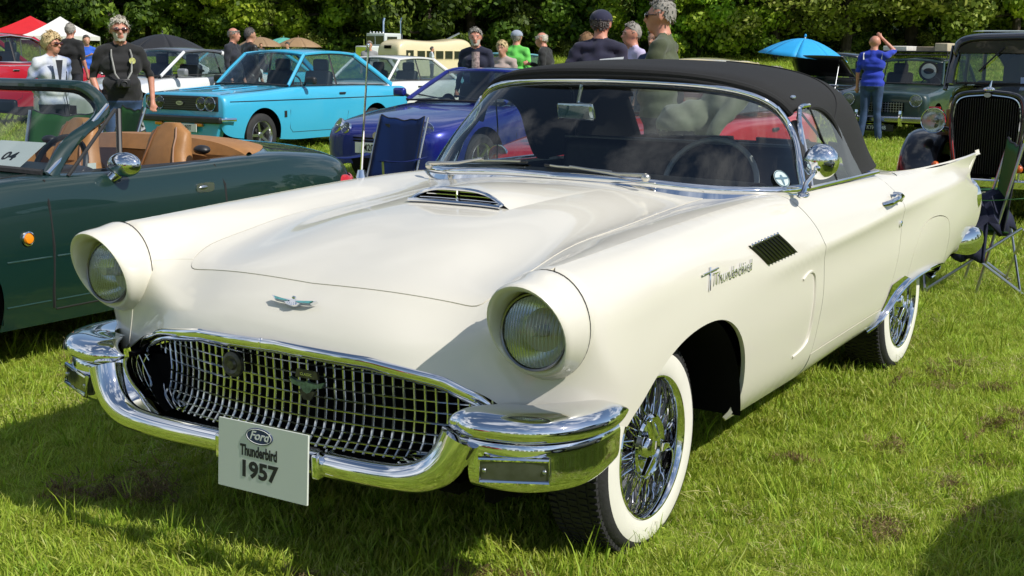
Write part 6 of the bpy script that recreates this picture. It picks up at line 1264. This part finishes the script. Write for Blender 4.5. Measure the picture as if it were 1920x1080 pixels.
TOCAM = lambda x, y: math.atan2(y-CAM.y, x-CAM.x)-pi/2        # heading so that -y of the figure looks at the photographer
P0 = TOCAM(-7.8, 5.66)
M_BLKTEE = cloth('black_cotton', (.010, .010, .011))
t, U, Hd = person('grey haired man in black top with a camera hanging from his neck', -7.8, 5.66, P0+.1, 1.69, M_BLKTEE, M_JEAN, (((.29, .04, 1.17), (.29, -.02, .94)), 'pocket'), 'short', 1.20, WHITEH, 'full', SKIN2, glasses='sun', beard=WHITEH, vox=.012, stance=.05)
MB().tube([U((-.085, .02, 1.49)), U((-.10, -.125, 1.38)), U((-.075, -.185, 1.20)), U((-.03, -.205, 1.13))], .008, 5).tube([U((.085, .02, 1.49)), U((.10, -.125, 1.38)), U((.085, -.185, 1.22)), U((.03, -.205, 1.13))], .008, 5).build('neck_strap', mat('strap_grey', (.30, .30, .28), rough=.7, var=.2), t)
cm_ = thing('camera_body', 'black camera hanging on the chest of the grey haired man', 'camera', (0, 0, 0)); cm_.matrix_world = Matrix.Translation((-7.8, 5.66, -.045)) @ Matrix.Rotation(P0+.1, 4, 'Z')
bevel(MB().box((0, -.215, 1.115), (.13, .05, .085)).build('camera_case', M_BLACK, cm_), .01); MB().lathe([(0, .034), (-.06, .032), (-.062, .026), (-.05, .02), (-.05, 0)], (0, -.235, 1.11), 'y', 20).build('camera_lens', M_BLACK, cm_); MB().box((0, -.215, 1.165), (.05, .04, .025)).build('viewfinder_hump', M_BLACK, cm_)
MB().lathe([(0, 0), (-.004, .032), (.006, .033)], U((.10, -.152, 1.33)), 'y', 20).build('round_badge', mat('badge_yellow', (.55, .55, .20), rough=.4, var=.3, vscale=60), t)
t, U, Hd = person('blonde curly haired woman in a white and blue jacket', -9.05, 5.85, TOCAM(-9.05, 5.85)+.55, 1.54, mat('white_jacket_cloth', (.70, .71, .70), col2=(.16, .22, .42), rough=.85, vscale=3.2, bump=.4, bscale=12), M_DKTR, ('behind', 'behind'), 'long', 1.02, BLOND, 'curly', SKIN2, glasses='sun', vox=.012, head_turn=.35)
MB().grid([[U((lerp(-.05, .05, j)*(1-.55*k), -.150+.05*k*0-.0*abs(j-.5), 1.45-.30*k)) for j in np.linspace(0, 1, 5)] for k in np.linspace(0, 1, 6)]).build('dark_blouse', M_DKTR, t)
for sg in (1, -1):
    MB().grid([[U((sg*(.05+.05*w-.045*k), -.152-.01*w, 1.47-.32*k)) for w in (0, .5, 1)] for k in np.linspace(0, 1, 6)]).build('lapel', MATS['white_jacket_cloth'], t)
MB().tube([U((.13, .05, 1.48)), U((.10, -.14, 1.30)), U((.06, -.16, 1.05)), U((.10, -.16, .80))], .011, 5, flat=.4).build('bag_strap', M_BLACK, t)
person('stout grey haired man in black T-shirt behind the red saloon', -15.95, 11.8, TOCAM(-15.9, 11.8)+2.6, 1.78, M_BLKTEE, M_DKTR, ('down', 'down'), 'short', 1.12, GREY, 'short', SKIN2, head_turn=.3)
person('person in a blue top standing far behind the red saloon', -21.7, 17.0, TOCAM(-21.7, 17)+.3, 1.64, cloth('blue_top', (.02, .10, .50)), M_DKTR, ('down', 'chest'), 'short', 1.0, DARKH, 'short', vox=.022)
person('bald man in a navy jacket looking to the right', -13.3, 12.95, TOCAM(-13.3, 12.9)+1.15, 1.74, cloth('navy_jacket', (.012, .014, .024)), M_DKTR, ('down', 'down'), 'long', 1.06, GREY, 'fringe', SKIN2)
person('dark haired man in a black leather jacket turned away', -13.45, 13.5, TOCAM(-13.4, 13.5)+2.1, 1.74, mat('black_leather', (.022, .022, .020), rough=.4, var=.2, bump=.4, bscale=14), M_DKTR, ('down', 'down'), 'long', 1.05, DARKH, 'short')
t, U, Hd = person('bearded man in a navy cardigan over a checked shirt', -7.55, 11.6, TOCAM(-7.5, 11.6)-.35, 1.70, cloth('navy_cardigan', (.010, .013, .035)), M_DKTR, ('down', 'down'), 'long', 1.08, GREY, 'full', SKIN2, beard=WHITEH, head_turn=.3)
MB().grid([[U((lerp(-.01, .105, j), -.136-.012*sin(pi*j), 1.44-.45*k)) for j in np.linspace(0, 1, 5)] for k in np.linspace(0, 1, 8)]).build('checked_shirt', mat('checked_shirt_cloth', (.50, .36, .34), rough=.8, var=.5, vscale=38), t)
person('blond person half hidden behind the bearded man', -7.95, 12.9, TOCAM(-8, 12.9)-.4, 1.55, cloth('pale_shirt', (.42, .33, .30)), M_DKTR, ('down', 'down'), 'short', .95, BLOND, 'bob')
person('man in a lime green T-shirt and pale grey cap seen from behind', -9.24, 15.36, TOCAM(-9.2, 15.4)+2.75, 1.74, cloth('lime_cotton', (.15, .62, .10)), M_DKTR, ('down', 'down'), 'short', 1.15, GREY, 'fringe', SKIN2, cap=cloth('grey_cap', (.30, .34, .42)))
person('white haired stooping man in a black jacket', -8.25, 14.75, TOCAM(-8.2, 14.8)-1.9, 1.72, cloth('black_jacket_cloth', (.013, .013, .013)), M_DKTR, ('down', 'chest'), 'long', 1.05, WHITEH, 'fringe', SKIN2, lean=.18)
person('broad man in a navy T-shirt and dark baseball cap seen from behind', -3.28, 7.18, TOCAM(-3.3, 7.2)+2.9, 1.78, cloth('navy_cotton', (.014, .014, .040)), M_DKTR, ('hip', 'down'), 'short', 1.22, DARKH, 'fringe', SKIN2, cap=cloth('navy_cap', (.012, .014, .045)), vox=.013)
person('grey haired man in a lilac shirt partly hidden by the capped man', -4.05, 9.35, TOCAM(-4, 9.3)-1.2, 1.72, cloth('lilac_cotton', (.52, .46, .66)), M_DKTR, ('down', 'down'), 'short', 1.1, GREY, 'short', SKIN2)
person('brown haired person mostly hidden behind the capped man', -5.65, 11.23, TOCAM(-5.6, 11.2)+2.6, 1.64, cloth('beige_top', (.34, .28, .2)), M_DKTR, ('down', 'down'), 'long', 1.0, BROWNH, 'bob')
t, U, Hd = person('tall grey haired man in an olive T-shirt and glasses looking left', -1.85, 5.47, TOCAM(-1.8, 5.5)-1.75, 1.80, cloth('olive_cotton', (.068, .080, .042)), M_DKTR, ('read', 'read'), 'short', 1.12, GREY, 'short', SKIN2, glasses='clear', vox=.012)
tag(link(MB().grid([[(x, y, .0) for x in (-.10, 0, .10)] for y in (-.15, 0, .15)]).build('paper_sheet', MATS['card_white'], None) and bpy.data.objects['paper_sheet']) if False else MB().grid([[(-2.20+.10*i, 5.30+.05*j, 1.28+.10*j+.01*i) for i in (-1, 0, 1)] for j in (-1, 0, 1)]).build('paper_sheet', MATS['card_white'], None), 'white paper sheet held by the man in olive', 'paper')
person('person in a dark blue fleece behind the man in olive', -3.55, 8.9, TOCAM(-3.5, 8.9)-.6, 1.66, cloth('blue_fleece', (.012, .030, .10)), M_DKTR, ('chest', 'chest'), 'long', 1.05, GREY, 'short')
t, U, Hd = person('bald man in a royal blue polo shirt shading his eyes with one hand', -4.05, 18.0, TOCAM(-4, 18)+2.95, 1.72, cloth('royal_polo', (.010, .035, .40)), M_JEAN, ('down', ((.30, -.16, 1.50), (.10, -.13, 1.70))), 'short', 1.10, None, 'fringe', SKIN2, vox=.013, stance=.03, head_turn=.25)
for sg in (1, -1): MB().grid([[U((sg*(.13+.012*w), .065+.01*w, 1.47-.11*k)) for w in (0, 1, 2)] for k in (0, .5, 1)]).build('white_shoulder_stripe', MATS['white_print'], t)
t, U, Hd = person('man in a sage gilet bending down behind the white convertible', -1.28, 4.55, TOCAM(-1.3, 4.5)+1.7, 1.74, cloth('sage_gilet', (.16, .17, .12)), M_DKTR, (((.25, -.1, 1.15), (.15, -.3, 1.05)), ((.25, -.1, 1.15), (.15, -.3, 1.05))), 'long', 1.15, GREY, 'short', SKIN2, lean=1.15)
person('dark haired person in a white shirt walking past the cream bus', -32.5, 45.6, TOCAM(-32, 45)+1.8, 1.62, cloth('white_shirt', (.62, .66, .74)), M_DKTR, ('down', 'down'), 'short', .95, DARKH, 'short', vox=.03, z=-.1)
for k, (x, y, lab, cl) in enumerate(((-30.8, 34.0, 'teal topped visitor in front of the stall parasols', (.05, .40, .38)), (-19.5, 24.5, 'visitor in a grey top beyond the small white hatchback', (.25, .25, .26)), (-44.5, 47.4, 'visitor in a dark top at the tan stall parasols', (.03, .03, .04)), (-9.5, 22.0, 'visitor in a red top seen beyond the black canvas roof', (.4, .03, .04)))):
    person(lab, x, y, .6*k, 1.66, cloth('visitor_top_%d' % k, cl), M_DKTR, ('down', 'down'), 'short', 1., (DARKH, GREY, BROWNH, GREY)[k], 'short', vox=.03, z=-.05)
# ================================================================ ground, grass, trees
def fwd2(x, y): return (x-CAM.x)*FWD.x/math.hypot(FWD.x, FWD.y)+(y-CAM.y)*FWD.y/math.hypot(FWD.x, FWD.y)
def gz(x, y):
    r = math.hypot(x-CAM.x, y-CAM.y); f = fwd2(x, y)
    z = float(np.interp(r, [0, 32, 60, 92, 104, 125, 170, 400], [0, 0, -.45, -.95, -.2, 1.6, 5.0, 18]))
    return z if f > 0 else float(np.interp(r, [0, 40, 400], [0, 0, 0]))
m = bpy.data.materials.new('turf'); m.use_nodes = True; n, l = m.node_tree.nodes, m.node_tree.links; b = n['Principled BSDF']; b.inputs['Roughness'].default_value = .9; b.inputs['Specular IOR Level'].default_value = .15
tc = n.new('ShaderNodeTexCoord'); n1 = n.new('ShaderNodeTexNoise'); n1.inputs['Scale'].default_value = .35; n1.inputs['Detail'].default_value = 8; n2 = n.new('ShaderNodeTexNoise'); n2.inputs['Scale'].default_value = 9; n2.inputs['Detail'].default_value = 6
r1 = n.new('ShaderNodeValToRGB'); r1.color_ramp.elements[0].color = (.17, .26, .025, 1); r1.color_ramp.elements[1].color = (.29, .38, .05, 1); r1.color_ramp.elements[0].position = .38; r1.color_ramp.elements[1].position = .62
r2 = n.new('ShaderNodeValToRGB'); r2.color_ramp.elements[0].color = (.55, .5, .45, 1); r2.color_ramp.elements[1].color = (1.15, 1.1, 1.0, 1); mx_ = n.new('ShaderNodeMixRGB'); mx_.blend_type = 'MULTIPLY'; mx_.inputs[0].default_value = 1
l.new(tc.outputs['Object'], n1.inputs[0]); l.new(tc.outputs['Object'], n2.inputs[0]); l.new(n1.outputs[0], r1.inputs[0]); l.new(n2.outputs[0], r2.inputs[0]); l.new(r1.outputs[0], mx_.inputs[1]); l.new(r2.outputs[0], mx_.inputs[2]); l.new(mx_.outputs[0], b.inputs['Base Color'])
bp = n.new('ShaderNodeBump'); bp.inputs['Strength'].default_value = .7; bp.inputs['Distance'].default_value = .05; l.new(n2.outputs[0], bp.inputs['Height']); l.new(bp.outputs[0], b.inputs['Normal'])
R_ = [0, 2, 4, 7, 11, 16, 24, 32, 40, 50, 60, 75, 92, 98, 104, 112, 125, 150, 200, 320, 600]; NA = 96
V = [(CAM.x, CAM.y, 0)]; F = []
for r in R_[1:]:
    for k in range(NA): a = 2*pi*k/NA; x, y = CAM.x+r*cos(a), CAM.y+r*sin(a); V.append((x, y, gz(x, y)))
for k in range(NA): F.append((0, 1+k, 1+(k+1) % NA))
for i in range(len(R_)-2):
    for k in range(NA): a = 1+i*NA; F.append((a+k, a+NA+k, a+NA+(k+1) % NA, a+(k+1) % NA))
gr_ = MB().add(V, F).build('ground', m, None); gr_['kind'] = 'structure'
# grass: tufts of curved blades instanced by geometry nodes
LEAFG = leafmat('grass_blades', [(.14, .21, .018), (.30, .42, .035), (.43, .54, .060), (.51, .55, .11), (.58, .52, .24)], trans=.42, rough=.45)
STRAW = leafmat('dead_grass', [(.12, .075, .04), (.24, .16, .075), (.36, .27, .13)], trans=.2)
def tuft(name, nb, rad_, hmin, hmax, wd, mt, seed, lay=.5, tone=(0, 1)):
    rng = np.random.default_rng(seed); V, F, T = [], [], []
    for _ in range(nb):
        a = rng.uniform(0, 2*pi); r = rad_*math.sqrt(rng.uniform()); x, y = r*cos(a), r*sin(a); h = rng.uniform(hmin, hmax); d = rng.uniform(0, 2*pi); bend = rng.uniform(.1, lay)*h*1.3; w = wd*rng.uniform(.6, 1.3)
        dx, dy = cos(d), sin(d); px, py = -dy*w, dx*w; k = len(V); t0 = rng.uniform(*tone)
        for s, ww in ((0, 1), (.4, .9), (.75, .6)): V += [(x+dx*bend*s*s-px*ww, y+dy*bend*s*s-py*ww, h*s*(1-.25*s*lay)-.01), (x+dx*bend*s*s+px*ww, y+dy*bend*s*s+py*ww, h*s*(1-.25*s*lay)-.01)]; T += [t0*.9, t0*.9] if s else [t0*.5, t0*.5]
        V.append((x+dx*bend, y+dy*bend, h*(1-.25*lay)-.01)); T.append(t0)
        F += [(k, k+1, k+3, k+2), (k+2, k+3, k+5, k+4), (k+4, k+5, k+6)]
    me = bpy.data.meshes.new(name); me.from_pydata(V, [], F); me.materials.append(mt); at = me.attributes.new('tone', 'FLOAT', 'POINT'); at.data.foreach_set('value', T); me.polygons.foreach_set('use_smooth', [True]*len(F))
    return bpy.data.objects.new(name, me)
def scatter(name, pts, scl, protos, kind='stuff', seed=1, tilt=.25):
    col = bpy.data.collections.new(name+'_tufts')
    for p in protos: col.objects.link(p)
    rng = np.random.default_rng(seed); N = len(pts); me = bpy.data.meshes.new(name); me.from_pydata([tuple(p) for p in pts], [], [])
    a = me.attributes.new('rot', 'FLOAT_VECTOR', 'POINT'); rot = np.stack([rng.normal(0, tilt, N), rng.normal(0, tilt, N), rng.uniform(0, 6.28, N)], 1).astype(np.float32); a.data.foreach_set('vector', rot.ravel())
    a = me.attributes.new('scl', 'FLOAT', 'POINT'); a.data.foreach_set('value', np.asarray(scl, np.float32))
    o = link(bpy.data.objects.new(name, me)); o['kind'] = kind
    ng = bpy.data.node_groups.new(name+'_nodes', 'GeometryNodeTree'); ng.interface.new_socket('Geometry', in_out='INPUT', socket_type='NodeSocketGeometry'); ng.interface.new_socket('Geometry', in_out='OUTPUT', socket_type='NodeSocketGeometry')
    N_ = ng.nodes; i, out = N_.new('NodeGroupInput'), N_.new('NodeGroupOutput'); ci = N_.new('GeometryNodeCollectionInfo'); ci.inputs['Collection'].default_value = col; ci.inputs['Separate Children'].default_value = True; ci.inputs['Reset Children'].default_value = True
    ip = N_.new('GeometryNodeInstanceOnPoints'); ip.inputs['Pick Instance'].default_value = True; ra = N_.new('GeometryNodeInputNamedAttribute'); ra.data_type = 'FLOAT_VECTOR'; ra.inputs['Name'].default_value = 'rot'; sa = N_.new('GeometryNodeInputNamedAttribute'); sa.data_type = 'FLOAT'; sa.inputs['Name'].default_value = 'scl'
    L_ = ng.links; L_.new(i.outputs[0], ip.inputs['Points']); L_.new(ci.outputs[0], ip.inputs['Instance']); L_.new(ra.outputs['Attribute'], ip.inputs['Rotation']); L_.new(sa.outputs['Attribute'], ip.inputs['Scale']); L_.new(ip.outputs[0], out.inputs[0])
    md = o.modifiers.new('scatter', 'NODES'); md.node_group = ng; return o
def wedge(n, r0, r1, half, seed):
    rng = np.random.default_rng(seed); r = np.sqrt(rng.uniform(r0*r0, r1*r1, n)); a = YAW+rng.uniform(-half, half, n); return CAM.x+r*np.sin(a), CAM.y+r*np.cos(a), rng
def vnoise(x, y, s, seed=0):
    r = np.random.default_rng(seed); out = 0
    for k in range(6): a, ph, f = r.uniform(0, 6.28), r.uniform(0, 6.28), s*r.uniform(.6, 1.9); out = out+np.sin((x*np.cos(a)+y*np.sin(a))*f+ph+1.3*np.sin((x*np.sin(a)-y*np.cos(a))*f*.7+ph*2))
    return out/6
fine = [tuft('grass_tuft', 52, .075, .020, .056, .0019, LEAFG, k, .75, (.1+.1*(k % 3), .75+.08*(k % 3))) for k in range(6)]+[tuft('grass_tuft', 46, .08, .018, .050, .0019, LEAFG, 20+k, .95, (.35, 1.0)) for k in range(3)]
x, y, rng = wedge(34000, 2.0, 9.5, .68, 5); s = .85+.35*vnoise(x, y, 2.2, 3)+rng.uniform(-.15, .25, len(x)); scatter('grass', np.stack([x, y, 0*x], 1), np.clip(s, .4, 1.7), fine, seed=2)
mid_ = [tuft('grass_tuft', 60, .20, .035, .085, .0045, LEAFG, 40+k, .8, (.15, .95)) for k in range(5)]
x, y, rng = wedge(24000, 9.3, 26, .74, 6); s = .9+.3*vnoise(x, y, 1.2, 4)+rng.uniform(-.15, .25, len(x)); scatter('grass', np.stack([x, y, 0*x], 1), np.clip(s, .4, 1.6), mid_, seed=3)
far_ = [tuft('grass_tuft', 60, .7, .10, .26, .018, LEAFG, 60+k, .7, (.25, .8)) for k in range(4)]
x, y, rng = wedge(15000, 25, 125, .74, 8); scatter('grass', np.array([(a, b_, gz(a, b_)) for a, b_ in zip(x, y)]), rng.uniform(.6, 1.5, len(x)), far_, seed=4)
# long dark-stemmed blades standing up here and there
tall = [tuft('grass_tuft', 9, .05, .10, .17, .0026, LEAFG, 80+k, .55, (.1, .7)) for k in range(4)]
x, y, rng = wedge(1500, 2.2, 10, .50, 9); scatter('long_grass', np.stack([x, y, 0*x], 1), rng.uniform(.6, 1.1, len(x)), tall, seed=6)
# clods of dried cut grass
clod = [tuft('dead_grass_clump', 150, .085, .01, .035, .0016, STRAW, 100+k, 1.6, (0, 1)) for k in range(4)]
CL = [(-.86, -.62), (-.80, -.52), (-.93, -.70), (-.72, -.58), (.545, -.545), (.60, -.50), (.50, -.58), (.12, -.80), (.22, -.83), (1.52, .72), (1.32, .42), (1.32, 1.55), (1.36, 1.82), (1.25, 2.35), (.98, 2.62), (1.02, 2.75), (1.44, 1.32), (1.5, 2.0), (.95, 2.45), (-2.2, .4), (-1.75, .25), (1.1, 1.25), (.86, .95), (1.42, .95), (-1.4, .05), (-1.5, .12), (1.40, 2.05), (1.48, 1.75), (.92, 2.2), (1.05, 2.3)]
pts, sc_ = [], []
for (a, b_) in CL:
    for _ in range(4): pts.append((a+random.gauss(0, .03), b_+random.gauss(0, .03), random.uniform(.010, .035))); sc_.append(random.uniform(.35, .8)*(1.5 if a < -.6 else 1))
scatter('dead_grass_clumps', np.array(pts), sc_, clod, seed=7, tilt=.5)
# loose dry clippings lying in drifts over the turf
x, y, rng = wedge(9000, 2.2, 11, .60, 15); k = vnoise(x, y, 2.6, 21)+.5*vnoise(x, y, 7.0, 22) > .22; x, y = x[k], y[k]
DRY = leafmat('dry_clipping', [(.30, .27, .10), (.46, .42, .17), (.58, .52, .26)], trans=.25)
clip = [tuft('clipping_tuft', 22, .09, .008, .026, .0014, DRY, 140+k_, 2.2, (.3, 1)) for k_ in range(4)]
scatter('dry_clippings', np.stack([x, y, rng.uniform(.018, .050, len(x))], 1), rng.uniform(.5, 1.1, len(x)), clip, seed=16, tilt=.35)
# ---------------- trees
BARK = mat('tree_bark', (.055, .042, .030), rough=.9, var=.35, vscale=3, bump=.6, bscale=12)
LT = [leafmat('leaves_deep', [(.028, .06, .008), (.085, .15, .018), (.24, .34, .035)], trans=.25), leafmat('leaves_fresh', [(.09, .16, .014), (.28, .42, .030), (.50, .58, .06)], trans=.35), leafmat('leaves_olive', [(.08, .11, .018), (.22, .27, .04), (.44, .46, .11)], trans=.3)]
def tree_mesh(seed, H, R, nclump, nleaf, lz, mt, low=.06, leaf=.32):
    rng = np.random.default_rng(seed); tk = MB(); h0 = H*.42
    P = [(0, 0, -.4), (.05, .02, h0*.5), (-.05, .08, h0), (.1, 0, H*.72)]; tk.tube(sgrid(np.array(P), 10), np.linspace(H*.028, H*.010, 10), 9)
    cl = []
    for i in range(nclump):
        t = (i+.5)/nclump; z = lerp(H*low, H*.97, t**.85); rr = R*math.sqrt(max(.05, 1-abs((z/H-.42)/.60)**2.3)); a = rng.uniform(0, 2*pi); r = rr*rng.uniform(.45, 1.0)**.6; c = np.array([r*cos(a), r*sin(a), z]); cl.append((c, R*rng.uniform(.15, .30)))
        if i % 4 == 0: tk.tube([tuple(np.array([0, 0, min(H*.7, z*.75+.2)])), tuple(c*np.array([.5, .5, 1])-[0, 0, .15*H*.2]), tuple(c)], [H*.010, H*.006, H*.002], 5)
    C = np.array([c for c, _ in cl]); S2 = np.array([s for _, s in cl]); k = rng.integers(0, nclump, nleaf); d = rng.normal(0, 1, (nleaf, 3)); d /= np.linalg.norm(d, axis=1)[:, None]; pos = C[k]+d*(S2[k]*rng.uniform(.25, 1.0, nleaf)**.45)[:, None]*[1.15, 1.15, .8]
    nrm = d+rng.normal(0, .6, (nleaf, 3)); nrm /= np.linalg.norm(nrm, axis=1)[:, None]; u = np.cross(nrm, rng.normal(0, 1, (nleaf, 3))); u /= np.linalg.norm(u, axis=1)[:, None]; v = np.cross(nrm, u); s = (leaf*rng.uniform(.5, 1.25, nleaf))[:, None]
    V = np.stack([pos-u*s*.6, pos+v*s*.42, pos+u*s*.75, pos-v*s*.42], 1).reshape(-1, 3); me = bpy.data.meshes.new('crown'); me.vertices.add(len(V)); me.vertices.foreach_set('co', V.ravel()); me.loops.add(nleaf*4); me.loops.foreach_set('vertex_index', np.arange(nleaf*4)); me.polygons.add(nleaf); me.polygons.foreach_set('loop_start', np.arange(0, nleaf*4, 4)); me.polygons.foreach_set('loop_total', np.full(nleaf, 4)); me.update(calc_edges=True)
    tone = np.clip(rng.normal(.45, .22, nclump)[k]+rng.normal(0, .18, nleaf), 0, 1); at = me.attributes.new('tone', 'FLOAT', 'POINT'); at.data.foreach_set('value', np.repeat(tone, 4)); me.materials.append(mt)
    return me, tk.mesh('trunk', BARK)
TM = [tree_mesh(1, 17, 6.0, 70, 15000, 0, LT[0], .05, .40), tree_mesh(2, 14, 5.2, 60, 15000, 0, LT[1], .03, .34), tree_mesh(3, 16, 6.5, 70, 16000, 0, LT[2], .14, .34), tree_mesh(4, 9, 4.2, 45, 9000, 0, LT[1], .0, .30), tree_mesh(5, 18, 6.2, 70, 15000, 0, LT[0], .0, .42)]
KL = ['deep green broad tree', 'fresh green bushy tree', 'olive green spreading tree', 'bright green rounded small tree', 'very dark tall tree']
def tree(k, px, d, s, lab, rz):
    lat = (px-960)/2444.6*d; h = math.hypot(FWD.x, FWD.y); fx, fy = FWD.x/h, FWD.y/h; x, y = CAM.x+fx*d+fy*lat, CAM.y+fy*d-fx*lat
    t = thing('tree', lab, 'tree', (x, y, gz(x, y)-.1), rz, 'trees along the edge of the field'); link(bpy.data.objects.new('crown', TM[k][0]), t); link(bpy.data.objects.new('trunk', TM[k][1]), t); t.scale = (s, s, s*(.9+.2*random.random())); return t
TR = [(0, -40, 122, 1.26, 'behind the red gazebo at the far left'), (4, 110, 119, 1.19, 'rising behind the white gazebo'), (0, 215, 116, 1.09, 'behind the head of the man with the camera'), (4, 290, 119, 1.10, 'left of the pale green trees beyond the umbrella'),
      (1, 388, 121, 1.22, 'lit brightly above the two men in dark jackets'), (1, 470, 119, 1.19, 'next to the leather jacketed man'), (2, 560, 119, 1.03, 'over the stall parasols'), (3, 640, 121, 1.51, 'left of the truck'), (4, 715, 118, 1.00, 'directly behind the truck'), (0, 800, 116, 0.98, 'behind the cream bus'),
      (4, 880, 118, 1.00, 'behind the bearded man'), (0, 965, 119, 1.09, 'above the lime green T-shirt'), (2, 1050, 120, 0.94, 'left of the navy cap'), (0, 1130, 122, 1.04, 'behind the navy cap'), (1, 1215, 114, 0.91, 'left of the olive shirted man'), (1, 1300, 115, 0.94, 'right of the olive shirted man'), (3, 1385, 116, 1.22, 'standing left of the azure parasol'), (2, 1440, 114, 1.03, 'behind the azure parasol'),
      (4, 1490, 122, 0.96, 'in the dark gap right of the azure parasol'), (2, 1570, 115, 1.12, 'left of the polo shirted man'), (2, 1690, 118, 1.40, 'with its trunk showing right of the polo shirted man'), (2, 1790, 116, 1.20, 'above the vintage saloon roof'), (1, 1880, 116, 1.07, 'at the far right edge'), (0, 1990, 121, 1.32, 'past the right edge of the field')]
for i, (k, px, d, s, lab) in enumerate(TR): tree(k, px, d, s, KL[k]+' '+lab, i*1.7)
def treepts(L): return np.array([(x, y, gz(x, y)-.1) for x, y in L])
def pxd(px, d):
    lat = (px-960)/2444.6*d; h = math.hypot(FWD.x, FWD.y); return CAM.x+FWD.x/h*d+FWD.y/h*lat, CAM.y+FWD.y/h*d-FWD.x/h*lat
def protos(keys): return [bpy.data.objects.new('wood_tree', TM[k][j]) for k in keys for j in (0,)]
pts = [pxd(60+115*i, 138+5*(i % 3)) for i in range(17)]+[pxd(5+120*i, 152+5*(i % 2)) for i in range(17)]+[pxd(px, 116+6*(px % 3)) for px in list(range(-1500, -90, 105))+list(range(2080, 3400, 105))]
scatter('wood', treepts(pts), [1.15+.1*(i % 3) for i in range(len(pts))], protos((0, 4)), seed=11, tilt=.02)
pts = [(CAM.x+(70+9*(i % 3))*sin(YAW+.62+i*(2*pi-1.24)/33), CAM.y+(70+9*(i % 3))*cos(YAW+.62+i*(2*pi-1.24)/33)) for i in range(34)]
scatter('tree_belt', np.array([(x, y, -.2) for x, y in pts]), [.62+.15*(i % 2) for i in range(34)], protos((0, 1, 2, 4)), seed=12, tilt=.02)
# brambles and low growth at the foot of the wood
HB = [tree_mesh(9, 2.2, 2.6, 26, 4200, 0, LT[2], .0, .16), tree_mesh(10, 2.6, 2.8, 26, 4200, 0, LT[0], .0, .18)]
pts = [pxd(-1030+38*i+9*(i % 4), 117+2.5*(i % 3)) for i in range(105)]
scatter('undergrowth', np.array([(x, y, gz(x, y)-.3) for x, y in pts]), [.6+.3*((i*7) % 5)/4 for i in range(105)], [bpy.data.objects.new('bramble', h[0]) for h in HB], seed=13, tilt=.05)
